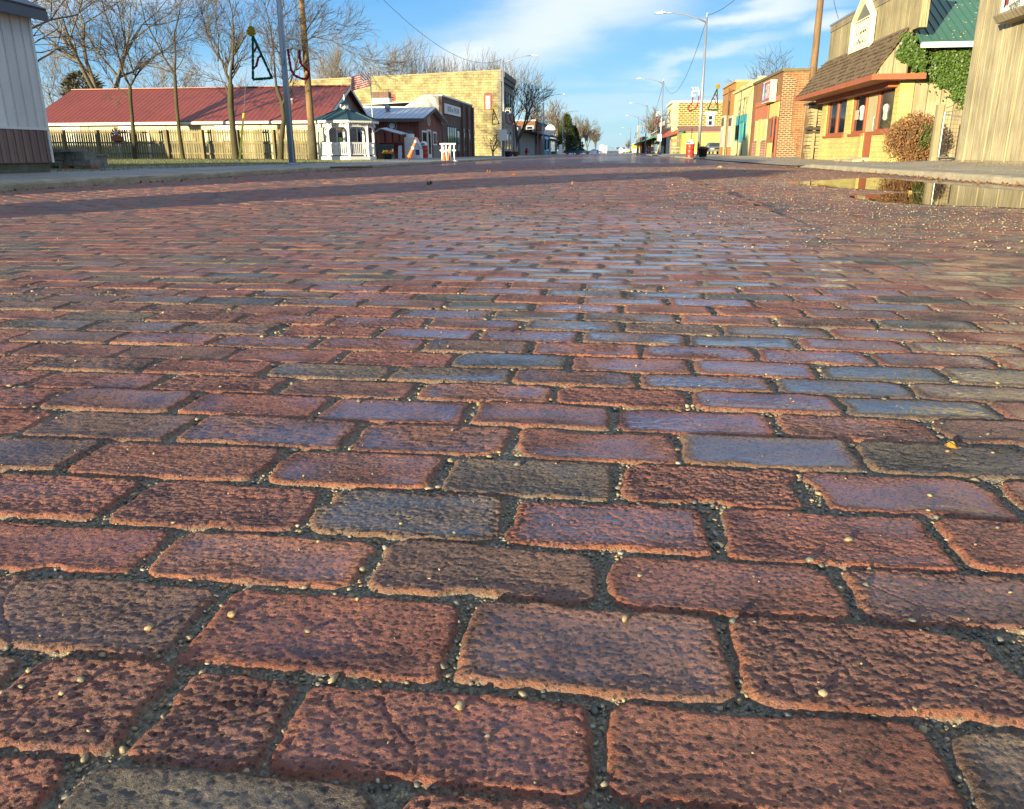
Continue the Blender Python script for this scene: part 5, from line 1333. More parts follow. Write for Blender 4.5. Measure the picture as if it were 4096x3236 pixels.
# pent roof
zr1, zr0 = 4.02, 2.62; XO = XY-1.0
ytop0, ytop1 = y0-.35, y1+.25
def pent(u, t): return (XO+(XY+.01-XO)*t, (y0-.55)+((y1+.65)-(y0-.55))*u, zr0+(zr1-zr0)*t)
m_sh = mat('old wood shingles', (.19, .13, .07), .95, (.07, .046, .027), 5, stretch=(1, 2.2, 1), bump=.6, bdist=.02)
pr = MB(); pr.slab([pent(0, 0), pent(1, 0), pent(.955, 1), pent(.04, 1)][::-1], .05)
R = random.Random(12); rows = 9
for j in range(rows):
    t0, t1 = j/rows, (j+1.25)/rows; u = .04*t0
    while u < 1-.045*t0:
        wd = R.uniform(.009, .024); k = R.uniform(-.012, .012); lift = .045+R.uniform(0, .05)
        A2, B2, C2, D2 = pent(u, t0+k), pent(min(u+wd, 1), t0+k), pent(min(u+wd, 1), min(1, t1)), pent(u, min(1, t1))
        nx_, nz2 = -(zr1-zr0)/1.72, (XY-XO)/1.72
        up = lambda p, l: (p[0]+nx_*l, p[1], p[2]+nz2*l)
        pr.add([up(A2, lift), up(B2, lift), up(C2, .012), up(D2, .012), A2, B2], [(0, 3, 2, 1), (4, 0, 1, 5)]); u += wd+.0012
part(b, 'pent_roof', pr, m_sh)
part(b, 'fascia', MB().box(XO-.06, XO-.005, y0-.58, y1+.68, zr0-.14, zr0+.03).box(XO-.005, XY+.55, y0-.60, y0-.56, zr0-.13, zr0+.04), m_trim)
part(b, 'soffit', MB().box(XO-.005, XY-.002, y0-.56, y1+.66, zr0-.13, zr0-.09).box(XY-.30, XY-.004, y0+.2, y1, zr0-.30, zr0-.132), m_trim)
ge = MB().prism([(XO+.02, zr0+.0), (XY+.02, zr0+.0), (XY+.02, zr1-.02)], 'y', y0-.42, y0-.38); part(b, 'roof_end', ge, m_tanb)
# end wall
zg = gy(3632, 183, y0-.45)[2]
part(b, 'end_wall', MB().box(XY+.3, XY+9, y0-.02, y0+.2, -.2, zg+.12).box(XY, XY+.298, y0-.015, y0+.005, -.2, 3.9), m_tanb)
part(b, 'corner_stone', MB().box(XY-.012, XY+.42, y0-.05, y0-.022, -.1, 2.45), m_yst)
part(b, 'back_wall', MB().box(XY+.31, XY+9, y1-.25, y1-.01, -.2, 4.0), m_tanb)
zg = gy(3632, 183, y0-.45)[2]
gr = MB(); gr.slab([(XY+.26, y0-.5, zg+.06), (XY+9.2, y0-.5, zg+.06), (XY+9.2, y0+5.5, zg+3.4), (XY+.26, y0+5.5, zg+3.4)], .05)
x = XY+.4
while x < XY+9: gr.slab([(x-.018, y0-.5, zg+.115), (x+.018, y0-.5, zg+.115), (x+.018, y0+5.5, zg+3.455), (x-.018, y0+5.5, zg+3.455)], .035); x += .24
gr.slab([(XY+.26, y0+5.5, zg+3.4), (XY+9.2, y0+5.5, zg+3.4), (XY+9.2, y1+.3, zg-.1), (XY+.26, y1+.3, zg-.1)], .05)
part(b, 'green_roof', gr, mat('green metal roofing', (.05, .145, .105), .45, (.036, .108, .08), 1.2, bump=.05))
part(b, 'gutter', MB().box(XY+.28, XY+9.2, y0-.62, y0-.505, zg-.08, zg+.06).box(XY+.28, XY+9.2, y0-.645, y0-.621, zg+.02, zg+.075), m_white)
lf = MB(); R = random.Random(31)
for i in range(150):
    u, t = R.uniform(.5, 5), R.uniform(.05, .95)**1.2*3.5; p = np.array([XY+u, y0-.5+t, zg+.118+t*3.34/6]); s_ = R.uniform(.03, .06); a = R.uniform(0, 3.1)
    lf.quad(p+np.array([s_*cos(a), s_*sin(a)*.87, s_*sin(a)*.48]), p+np.array([-.4*s_*sin(a), .4*s_*cos(a)*.87, .4*s_*cos(a)*.48+.012]), p-np.array([s_*cos(a), s_*sin(a)*.87, s_*sin(a)*.48]), p-np.array([-.4*s_*sin(a), .4*s_*cos(a)*.87, .4*s_*cos(a)*.48-.012]))
struct('leaves', lf, mat('pale fallen leaves', (.62, .50, .26), .8, (.40, .28, .12), 9, bump=0), 'stuff')
# pentagon sign with cut-out letters
A2 = gx(3400, 215, XY-.12); B2 = gx(3478, 190, XY-.12); C2 = gx(3484, 62, XY-.12); D2 = gx(3425, 82, XY-.12)
yL, yR = A2[1], B2[1]; zl_, zh_, zap = gx(3440, 202, XY-.12)[2], gx(3455, 70, XY-.12)[2], gx(3452, -25, XY-.12)[2]
ym = (yL+yR)/2
b2 = thing('lumber_sign', 'white house-shaped sign with cut-out lumber and hardware letters on the false front', 'sign', (XY-.1, ym, zl_))
pent_o = [(yL, zl_), (yR, zl_), (yR, zh_), (ym, zap), (yL, zh_)]
cy_, cz_ = ym, (zl_+zh_)/2
pent_i = [(yL-.13, zl_+.10), (yR+.13, zl_+.10), (yR+.13, zh_-.02), (ym, zap-.24), (yL-.13, zh_-.02)]
fr = MB(); n = 5
fr.v = [(XY-.20, *p) for p in pent_o]+[(XY-.20, *p) for p in pent_i]+[(XY-.02, *p) for p in pent_o]+[(XY-.02, *p) for p in pent_i]
for i in range(n):
    j = (i+1) % n; fr.f += [(i, j, n+j, n+i), (2*n+i, 3*n+i, 3*n+j, 2*n+j), (i, 2*n+i, 2*n+j, j), (n+i, n+j, 3*n+j, 3*n+i)]
m_sign = mat('cream sign paint', (.74, .71, .50), .6, (.64, .61, .42), 3)
part(b2, 'frame', fr, m_sign)
part(b2, 'back_board', MB().prism(pent_i, 'x', XY-.06, XY-.025), mat('grey sign board', (.135, .15, .135), .7, (.10, .11, .10), 3))
lt = MB(); W_ = abs(yL-yR)-.30
for i, tx in enumerate(('PETERSON', 'LUMBER &', 'HARDWARE')):
    zc_ = zh_-.33-i*(zh_-zl_-.1)/3.05; lt.text(tx, .5, lambda u, v, d, zc_=zc_: (XY-.065-d, ym-u*W_/2.55, zc_+v*1.15), .02, .02)
part(b2, 'lettering', lt, m_sign)
part(b2, 'divider', MB().box(XY-.12, XY-.061, yR+.13, yL-.13, zh_-.06, zh_-.02), m_sign)
# things shown in the windows
def torso(loc, label, c, name='display_jacket'):
    b = thing(name, label, 'jacket', loc, local=True)
    part(b, 'jacket', MB().lathe((0, 0, 0), [(.13, 0), (.17, .05), (.16, .25), (.20, .42), (.17, .50), (.07, .54), (.06, .58)], 12), mat(label[:18], c, .8, darker(c, .6), 6, bump=.4), True)
    part(b, 'sleeve', MB().tube([(0, .17, .47), (-.03, .24, .3), (-.05, .24, .06)], [.07, .06, .045], 8), mat(label[:18]+' s', c, .8, darker(c, .6), 6), True)
    part(b, 'stand', MB().tube([(0, 0, -.3), (0, 0, .02)], .02, 6), m_black); return b
torso((XY+.20, (wC1+dr1)/2+.1, 1.35), 'pale work jacket displayed in the window right of the door', (.50, .52, .42))
torso((XY+.20, (dr0+wB0)/2-.2, 1.45), 'white overalls displayed in the window left of the door', (.55, .56, .50))
single('yellow_bucket', 'small bright yellow box displayed above the jacket in the right window', 'box', MB().box(XY+.17, XY+.3, wC1+.14, wC1+.38, 1.72, 2.0), mat('bright yellow', (.75, .60, .02), .6), (XY+.2, wC1+.26, 1.72))
q0_, q1_ = gx(3418, 480, XY+.04), gx(3436, 440, XY+.04)
single('paper_notice', 'faded paper notice taped to the orange window frame left of the door', 'notice', MB().box(XY+.035, XY+.048, q1_[1], q0_[1], q0_[2], q1_[2]), mat('faded paper', (.56, .42, .28), .8, (.46, .34, .22), 8), (XY+.04, q0_[1], q0_[2]))

# ---- ivy hanging from the gutter
g = np.random.default_rng(15); n = 10500
iv = thing('ivy', 'thick green ivy spreading down the tan board wall under the green roof', 'climbing plant', (XY+1.5, y0-.1, 2.0), local=True)
# outline of the ivy on the wall from the photograph (pixels on the wall plane)
iout = np.array([gy(px, py, y0-.1)[[0, 2]] for px, py in ((3590, 215), (3600, 160), (3650, 140), (3680, 185), (3900, 190), (3960, 190), (3960, 420), (3868, 400), (3850, 385), (3800, 365), (3750, 345), (3690, 310), (3640, 255), (3600, 235))])
mnx, mxx = iout.min(0), iout.max(0)
x = g.uniform(mnx[0]-.1, mxx[0]+.1, n*3); z = g.uniform(mnx[1]-.15, mxx[1]+.1, n*3)
k = poly_sd(iout, x, z)+.22*vnoise(x*4, z*4, 3)+.12*vnoise(x*11, z*11, 4)+.03 < g.exponential(.06, n*3)-.03; x, z = x[k][:n], z[k][:n]
n = len(x)
y = y0-.03-np.abs(g.normal(0, .07, n))-.06*(vnoise(x*3, z*3, 5)+1)
def leaves(x, y, z, s, seed, facing=(-.3, -1, .35), spread=.6):
    g = np.random.default_rng(seed); n = len(x)
    nn = np.array(facing)[None]+g.normal(0, spread, (n, 3)); nn /= np.linalg.norm(nn, axis=1)[:, None]
    d = np.array([0, -.1, -1.])[None]+g.normal(0, .5, (n, 3)); d -= nn*(d*nn).sum(1)[:, None]; d /= np.linalg.norm(d, axis=1)[:, None]
    e = np.cross(nn, d); p = np.stack([x, y, z], 1); s = s[:, None]
    v = np.stack([p-d*s*.6, p+e*s*.55-d*s*.1, p+d*s*.8, p-e*s*.55-d*s*.1], 1)
    v[:, 1] += nn*s*.12; v[:, 3] += nn*s*.12
    return v.reshape(-1, 3), np.arange(4*n).reshape(-1, 4)
i2 = np.array([gy(px, py, y0-.47)[[0, 2]] for px, py in ((3582, 220), (3600, 165), (3640, 128), (3672, 165), (3700, 190), (3700, 320), (3640, 262))])
a0_, a1_ = i2.min(0), i2.max(0); x2_ = g.uniform(a0_[0], a1_[0], 4000); z2_ = g.uniform(a0_[1], a1_[1], 4000); k = poly_sd(i2, x2_, z2_)+.10*vnoise(x2_*9, z2_*9, 6) < .0; x2_, z2_ = x2_[k][:1500], z2_[k][:1500]
x = np.concatenate([x, x2_]); z = np.concatenate([z, z2_]); y = np.concatenate([y, y0-.46-np.abs(g.normal(0, .05, len(x2_)))]); n = len(x)
v, f = leaves(x-(XY+1.5), y-(y0-.1), z-2.0, g.uniform(.035, .075, n), 2)
me = mesh_np('leaves', v, f); me.materials.append(mat('ivy leaves', (.065, .12, .012), .5, (.022, .05, .007), 4, bump=0, fine=16)); o = bpy.data.objects.new('leaves', me); COL.objects.link(o); o.parent = iv
S = []
for i in range(60):
    p = np.array([g.uniform(.2, 2.2), .05, g.uniform(-.2, 1.2)]); d = g.normal(0, 1, 3)*np.array([1, .1, 1]); d /= np.linalg.norm(d)
    for j in range(5): q_ = p+d*.13; S.append((*p, *q_, .006, .005)); p = q_; d += g.normal(0, .35, 3)*np.array([1, .15, 1]); d /= np.linalg.norm(d)
me = segs_mesh(S, 4, 'stem'); me.materials.append(m_twig); o = bpy.data.objects.new('stem', me); COL.objects.link(o); o.parent = iv

# ---- russet bush by the corner
q = gy(3640, 640, 27.4); zb = zr(q[0], 27.4)
bh = thing('russet_bush', 'round russet bush with a green patch at the foot of the tan wall', 'bush', (q[0], 27.4, zb), local=True)
g = np.random.default_rng(21); n = 8200
W_, H_ = 1.72, 1.46
def bush_pts(n):
    u = g.normal(0, 1, (n, 3)); u /= np.linalg.norm(u, axis=1)[:, None]; r = g.random(n)**.4
    lump = 1+.16*vnoise(np.arctan2(u[:, 1], u[:, 0])*2+5, u[:, 2]*3, 8)
    p = u*(r*lump)[:, None]*np.array([W_/2, .68, H_*.52]); p[:, 2] += H_*.5; return p[p[:, 2] > 0]
p = bush_pts(n); patch = ((p[:, 0]-.22)**2/.05+(p[:, 2]-.72)**2/.14 < 1+g.normal(0, .3, len(p)))
for nm, sel, c1, c2 in (('russet_leaves', ~patch, (.27, .125, .04), (.12, .06, .025)), ('green_leaves', patch, (.08, .14, .02), (.04, .07, .014))):
    P = p[sel]; v, f = leaves(P[:, 0], P[:, 1], P[:, 2], g.uniform(.022, .05, len(P)), 5, (-.3, -.6, .5), 1.0)
    me = mesh_np(nm, v, f); me.materials.append(mat(nm, c1, .75, c2, 5, bump=0, fine=22)); o = bpy.data.objects.new(nm, me); COL.objects.link(o); o.parent = bh
S = []
for i in range(420):
    a = g.uniform(0, 2*pi); d = np.array([cos(a)*g.uniform(.1, .9), sin(a)*.7*g.uniform(.1, .9), 1.]); d /= np.linalg.norm(d); L = g.uniform(.7, 1.0)*(H_*.98 if d[2] > .8 else 1.05); pp = np.array([cos(a)*.15, sin(a)*.12, 0]); ns = 5
    for j in range(ns): q_ = pp+d*L/ns; S.append((*pp, *q_, .007*(1-j/ns)+.0025, .007*(1-(j+1)/ns)+.0025)); pp = q_; d = d+g.normal(0, .16, 3); d /= np.linalg.norm(d)
me = segs_mesh(S, 3, 'twigs'); me.materials.append(mat('russet twigs', (.28, .17, .09), .9, (.16, .09, .05), 6, bump=0)); o = bpy.data.objects.new('twigs', me); COL.objects.link(o); o.parent = bh

# ---- wire gate and post between the stores
YG = 25.3; ga, gb = gy(3756, 610, YG)[0], gy(3880, 610, YG)[0]; zb = zr(ga, YG)
b = thing('wire_gate', 'grey steel frame gate with wire mesh between the tan wall and the board-clad store', 'gate', (ga, YG, zb))
gh = gy(3790, 440, YG)[2]
part(b, 'frame', MB().tube([(ga, YG, zb+.12), (ga, YG, gh-.06), (gb, YG, gh+.05), (gb, YG, zb+.1), (ga, YG, zb+.12)], .022, 8).tube([(ga, YG, gh-.1), (gb, YG, gh-.28)], .018, 6), m_galv)
wm = MB()
for i in range(1, 9): x = ga+(gb-ga)*i/9; wm.tube([(x, YG+.01, zb+.12), (x+.01, YG+.01, gh-.02)], .0045, 4)
for i in range(1, 11): z = zb+.12+(gh-zb-.15)*i/11; wm.tube([(ga, YG+.012, z), ((ga+gb)/2, YG-.012, z-.015), (gb, YG+.01, z)], .0045, 4)
part(b, 'mesh', wm, m_rust)
part(b, 'ground_rail', MB().tube([(ga-.02, YG+.06, zb+.10), (gb, YG-.1, zb+.05)], .03, 6), m_dark)
q = gy(3738, 630, YG+.05)
single('gate_post', 'bleached square wooden gate post beside the wire gate', 'post', MB().box(q[0]-.10, q[0]+.10, YG+.03, YG+.22, zb-.1, gy(3740, 418, YG)[2]), m_tanb, (q[0], YG+.1, zb))

# ---- lumber stacked in the gap
YLm = 40.6; xa, xb = gy(3226, 620, YLm)[0], gy(3286, 620, YLm)[0]+.5; zb = zr(xa, YLm)-.02
b = thing('lumber_stack', 'stack of grey rough-sawn boards between the orange brick building and the yellow store', 'lumber stack', ((xa+xb)/2, YLm, zb))
R = random.Random(17); z = zb; i = 0
m_lum = mat('rough sawn lumber', (.40, .31, .16), .9, (.22, .165, .085), 3, stretch=(.3, 3, 3), bump=.5)
lay = MB(); dk = MB()
while z < zb+2.45:
    h = R.uniform(.06, .17); o_ = R.uniform(-.05, .12)
    if 8 <= i <= 9 or i == 17: dk.box(xa+o_-.12, xb, YLm-.1+R.uniform(-.1, 0), YLm+1.2, z, z+h*.8)
    else: lay.box(xa+o_, xb, YLm+R.uniform(-.06, .06), YLm+1.2, z, z+h)
    z += h+R.uniform(.012, .03); i += 1
lay.box(xa+.15, xa+.27, YLm-.12, YLm-.07, zb, zb+2.6)
dk.box(xa+.14, xb, YLm+.12, YLm+1.15, zb, zb+2.3); part(b, 'boards', lay, m_lum); part(b, 'dark_boards_gap_core', dk, mat('blackened boards and gap shade', (.075, .06, .045), .95, (.03, .025, .02), 5))  # recessed dark core puts the shade of the gaps into colour

# ---- right utility pole
YU = 41.5; q = gy(3218, 620, YU); zb = zr(q[0], YU)-.1; T = gy(3278, 0, YU)
b = thing('utility_pole', 'tall orange-brown wooden utility pole before the orange brick building', 'utility pole', (q[0], YU, zb))
part(b, 'pole', MB().tube([(q[0], YU, zb), (q[0]+.02, YU, 4.5), (q[0]+.04, YU, 9.6)], [.175, .155, .125], 14), m_pole_wood, True)
part(b, 'cable_guard', MB().tube([(q[0]-.19, YU-.05, zb), (q[0]-.16, YU-.05, 3.0)], .03, 6), m_grey_wood)
part(b, 'crossarm', MB().box(q[0]-.1, q[0]+.0, YU-1.2, YU+1.2, 9.0, 9.12), m_pole_wood)

# ---- orange brick building
XB = 9.5
def yq(px, py=560): return gx(px, py, XB)[1]
def zq(px, py): return gx(px, py, XB)[2]
y0, y1 = yq(3111), yq(2999); zt = zq(3131, 287)
b = thing('auto_shop', 'orange brick one-storey building with a red and blue box sign', 'building', (XB, y0, 0))
m_bo2 = masonry('patched orange brick', (.36, .145, .055), (.235, .08, .032), (.44, .30, .15), .36, .125, .012, .85, .6, .5, -.1)
part(b, 'front_wall', MB().box(XB, XB+.3, y0+.001, y1, -.2, zt), m_brick_o)
part(b, 'side_wall', MB().box(XB+.301, XB+10, y0+.004, y0+.3, -.2, zt-.001), m_bo2)
part(b, 'corner_brick', MB().prism([(XB-.004, -.1), (XB+1.1, -.1), (XB+1.05, .8), (XB+.72, 1.3), (XB+.66, 3.2), (XB+.8, zt-.5), (XB-.004, zt-.03)], 'y', y0-.03, y0), masonry('dark cored brick', (.13, .055, .03), (.10, .045, .024), (.44, .29, .15), .30, .105, .026, .85, .6, .25))
part(b, 'back_wall', MB().box(XB+.301, XB+10, y1-.3, y1-.004, -.2, zt-.3), m_brick_o)
part(b, 'roof', MB().box(XB+.31, XB+10, y0+.31, y1-.31, zt-.5, zt-.4), m_dark)
part(b, 'coping', MB().box(XB-.10, XB+.36, y0-.12, y1+.05, zt, zt+.15).box(XB+.361, XB+10, y0-.12, y0+.4, zt, zt+.14), mat('olive metal coping', (.15, .13, .055), .6, (.10, .085, .04), 3))
m_salmon = mat('salmon panel', (.42, .145, .07), .7, (.35, .115, .055), 2); m_ypanel = mat('yellow panel', (.56, .44, .155), .7, (.48, .37, .125), 2)
part(b, 'lintel_panel', MB().box(XB-.03, XB-.002, yq(3118, 420), yq(3023, 420), zq(3060, 420), zq(3060, 402)), m_salmon)
part(b, 'upper_panel', MB().box(XB-.05, XB-.002, yq(3074, 450), yq(3023, 450), zq(3050, 480), zq(3050, 428)), m_salmon)
part(b, 'transom_panel', MB().box(XB-.05, XB-.002, yq(3117, 440), yq(3082, 440), zq(3100, 470), zq(3100, 412)), m_ypanel)
zs0, zs1 = zq(3040, 563), zq(3040, 482)
part(b, 'bulkhead', MB().box(XB-.06, XB-.002, yq(3066), yq(3014), .03, zs0-.05), masonry('red flat brick', (.33, .10, .07), (.28, .08, .055), (.55, .42, .3), .4, .10, .02))
for pa, pb in ((3020, 3031), (3050, 3064)):
    f = part(b, 'boarded_window', MB().box(XB-.08, XB-.002, yq(pb), yq(pa), zs0, zs1), mat('yellow frame', (.68, .55, .26), .7)); part(f, 'pane', MB().box(XB-.085, XB-.081, yq(pb)+.15, yq(pa)-.15, zs0+.12, zs1-.12), m_ypanel)
part(b, 'yellow_door', MB().box(XB-.10, XB-.002, yq(3045), yq(3033), .03, zs1+.05), m_ypanel)
for pa, pb, zb_ in ((3082, 3091, zq(3086, 566)), (3094, 3105, .05)):
    f = part(b, 'window' if zb_ > .1 else 'door', MB().box(XB-.06, XB-.002, yq(pb), yq(pa), zb_, zs1+.05), m_trim); part(f, 'pane', MB().box(XB-.065, XB-.061, yq(pb)+.25, yq(pa)-.25, zb_+.25, zs1-.1), m_glass)
part(b, 'kick_panel', MB().box(XB-.055, XB-.002, yq(3091), yq(3073), .03, zq(3086, 571)), m_ypanel)
# box sign
XS_ = XB-.42
sa, sb = gx(3051, 360, XS_), gx(3082, 350, XS_); zt0, zt1 = gx(3082, 404, XS_)[2], gx(3084, 318, XS_)[2]
b = thing('auto_sign', 'box sign in blue and red with white letters on the orange brick building', 'sign', (XB-.3, sb[1], zt0))
part(b, 'cabinet', MB().box(XS_, XB-.06, sb[1], sa[1], zt0, zt1), mat('cream sign cabinet', (.70, .64, .42), .5)); part(b, 'bracket', MB().box(XB-.06, XB, sb[1]+.2, sb[1]+.4, zt0+.3, zt1-.3), m_dark)
ymid = sb[1]+(sa[1]-sb[1])*.60
part(b, 'red_face', MB().box(XS_-.02, XS_-.001, sb[1]+.1, ymid, zt0+.06, zt1-.06), mat('sign red', (.36, .04, .055), .5, (.42, .12, .13), 1.5)); part(b, 'blue_face', MB().box(XS_-.02, XS_-.001, ymid, sa[1]-.1, zt0+.06, zt1-.06), mat('sign blue', (.06, .13, .36), .5, (.10, .2, .44), 1.5))
hh = zt1-zt0
lm = MB(); W_ = (ymid-sb[1])
for i, t_ in enumerate(('AUTO', 'PARTS')): lm.text(t_, .6, lambda u, v, d, i=i: (XS_-.023, (sb[1]+ymid)/2-u*W_/2.1, zt0+hh*(.60-.23*i)+v*1.15), .02)
part(b, 'red_lettering', lm, m_white)
part(b, 'blue_lettering', MB().text('A', 1.1, lambda u, v, d: (XS_-.023, (ymid+sa[1])/2-u*.85, zt0+hh*.5+v*1.15), .05), m_white)

# ---- cream and orange shop fronts
y2, y3 = yq(2929), yq(2880)
m_lemon = mat('lemon render', (.62, .55, .27), .75, (.52, .46, .21), 1.2, bump=.2); m_ochre = mat('ochre render', (.40, .205, .065), .8, (.32, .16, .05), 1.4, bump=.2)
m_teal = mat('turquoise paint', (.06, .34, .36), .55, (.05, .27, .29), 3)
zt = zq(3028, 336)
b = thing('lemon_shop', 'narrow lemon-painted shop with turquoise door and windows', 'building', (XB, y1, 0))
part(b, 'wall', MB().box(XB-.05, XB+9, y1+.02, y2, -.2, zt).box(XB+.3, XB+9, y1+.04, y2-.01, zt+.001, zt+.5), m_lemon)
part(b, 'coping', MB().box(XB-.22, XB+.2, y1+.0, y2+.02, zt, zt+.13).box(XB+.25, XB+9, y1, y1+.4, zt+.501, zt+.6), mat('lemon coping', (.66, .60, .36), .7, (.34, .30, .14), 5))
part(b, 'transom', MB().box(XB-.08, XB-.052, yq(2992, 470), yq(2949, 470), zq(2970, 493), zq(2970, 460)), m_teal)
for pa, pb in ((2942, 2960), (2976, 2985)):
    f = part(b, 'window', MB().box(XB-.10, XB-.052, yq(pb), yq(pa), zq(2966, 563), zq(2970, 494)), m_teal); part(f, 'pane', MB().box(XB-.105, XB-.101, yq(pb)+.2, yq(pa)-.35, zq(2966, 557), zq(2970, 498)), m_glass)
f = part(b, 'door', MB().box(XB-.115, XB-.052, yq(2974), yq(2962), .02, zq(2970, 494)), m_teal)
part(f, 'kick_plate', MB().box(XB-.125, XB-.116, yq(2974)+.05, yq(2962)-.05, .05, 1.0), m_lemon)
part(f, 'handle', MB().box(XB-.15, XB-.116, yq(2973), yq(2972), 1.05, 1.25), m_galv)
part(b, 'trim_line', MB().box(XB-.07, XB-.051, yq(2998, 395), yq(2952, 400), zq(2975, 398), zq(2975, 394)), mat('dull yellow trim', (.5, .42, .2), .7))  # thin raised strip in a duller yellow than the wall
b = thing('ochre_shop', 'ochre-painted shop at the corner of the side street', 'building', (XB, y2, 0))
zt2 = zq(2948, 326)
part(b, 'wall', MB().box(XB, XB+9, y2+.02, y3, -.2, zt2), m_ochre)
part(b, 'coping', MB().box(XB-.12, XB+9, y2+.03, y3+.08, zt2, zt2+.14), mat('ochre coping', (.42, .32, .18), .8))
part(b, 'cornice_line', MB().box(XB-.10, XB-.002, y2+.3, y3-.3, zq(2915, 372), zq(2915, 368)), m_ochre)
for pa, pb in ((2883, 2895), (2912, 2926)):
    lo, hi, md = zq((pa+pb)/2, 588), zq((pa+pb)/2, 466), zq((pa+pb)/2, 515)
    f = part(b, 'window', MB().box(XB-.06, XB-.002, yq(pb), yq(pa), lo, hi), mat('pale window frame', (.66, .60, .42), .7)); part(f, 'pane', MB().box(XB-.066, XB-.061, yq(pb)+.25, yq(pa)-.2, lo+.15, md-.1), m_glass_c); part(f, 'upper_pane', MB().box(XB-.066, XB-.061, yq(pb)+.25, yq(pa)-.2, md+.2, hi-.15), m_glass)
part(b, 'pier', MB().box(XB-.12, XB-.002, yq(2909), yq(2899), .0, zq(2904, 465)), mat('pale pier', (.62, .52, .28), .8))
part(b, 'meter_pipes', MB().tube([(XB-.17, yq(2911), 0), (XB-.17, yq(2911), zt2-.3)], .06, 6).tube([(XB-.06, yq(2919, 440), zq(2919, 460)), (XB-.06, yq(2919, 440), zq(2920, 405))], .06, 6), m_rust)

# ---- block building over the side street, garage, car
YK = 150.; xa, xb = gy(2688, 500, YK)[0], 24.; zt = gy(2700, 412, YK)[2]
m_block = masonry('buff block with dark faces', (.15, .11, .035), (.11, .085, .028), (.46, .37, .16), .76, .345, .072, .9, .4, .15, 0., .1)
b = thing('block_building', 'two-storey buff block building with checkered dark block faces', 'building', (xa, YK, 0))
part(b, 'side_wall', MB().box(xa+.02, xb, YK, YK+.4, -.2, zt), m_block)
part(b, 'street_wall', MB().box(xa-.02, xa+.018, YK-.02, YK+14, -.2, zt), m_cream)
part(b, 'quoins', MB().box(xa-.06, xa+1.0, YK-.06, YK-.004, -.2, zt-.02), masonry('cream quoins', (.68, .60, .34), (.60, .52, .28), (.45, .38, .2), 1.1, .5, .02))
part(b, 'back_wall', MB().box(xa+.02, xb, YK+13.6, YK+14, -.2, zt-.5), m_block)
part(b, 'coping', MB().box(xa-.3, xb, YK-.25, YK+.6, zt, zt+.35).box(xa-.35, xa+.4, YK+.601, YK+14, zt, zt+.35), m_white)
A2, B2 = gy(2830, 503, YK), gy(2852, 460, YK)
f = part(b, 'window', MB().box(A2[0]-.25, B2[0]+.25, YK-.1, YK-.003, A2[2]-.2, B2[2]+.1), m_white); part(f, 'pane', MB().box(A2[0]+.1, B2[0]-.1, YK-.11, YK-.101, A2[2]+.1, B2[2]-.15), m_glass)
part(f, 'sash', MB().box(A2[0], B2[0], YK-.13, YK-.111, (A2[2]+B2[2])/2-.1, (A2[2]+B2[2])/2+.1), m_white); part(f, 'lintel', MB().box(A2[0]-.6, B2[0]+.6, YK-.14, YK-.003, B2[2]+.105, B2[2]+.55), m_white); part(f, 'sill', MB().box(A2[0]-.7, B2[0]+.7, YK-.2, YK-.003, A2[2]-.7, A2[2]-.21), m_white)
part(b, 'corner_awning', MB().slab([(xa-1.6, YK-1.0, gx(2665, 552, xa-1)[2]), (xa+1.2, YK-1.2, 3.5), (xa+1.2, YK-.1, 4.1), (xa-1.6, YK+6, 4.3)], .1), mat('rust red awning', (.38, .10, .05), .7))
YGa = 138.; xa, xb = gy(2722, 600, YGa)[0], gy(2884, 600, YGa)[0]; zt = gy(2800, 530, YGa)[2]
b = thing('garage', 'low yellow board-sided garage with pinkish roof edge in the side street', 'garage', (xa, YGa, 0))
part(b, 'wall', MB().box(xa, xb+3, YGa, YGa+9, -.2, zt), boards('yellow garage boards', (.55, .44, .11), (.46, .36, .085), w=.9, seam=.05, grain=.3))
part(b, 'door', MB().box(xa+1.1, xb+2, YGa-.08, YGa-.003, .0, zt-.15), boards('yellow garage door', (.58, .48, .14), (.50, .41, .115), w=1.0, seam=.04, grain=.3))
part(b, 'roof', MB().slab([(xa-.2, YGa-.5, zt+.01), (xb+3, YGa-.5, zt+.01), (xb+3, YGa+9, zt+1.1), (xa-.2, YGa+9, zt+1.1)], .14), mat('pink tile roof', (.40, .19, .12), .8, (.30, .13, .08), 2))
part(b, 'door_frame', MB().box(xa+.95, xb+2, YGa-.1, YGa-.002, zt-.149, zt+.0).box(xa+.95, xa+1.09, YGa-.1, YGa-.002, 0, zt-.15), m_lemon)
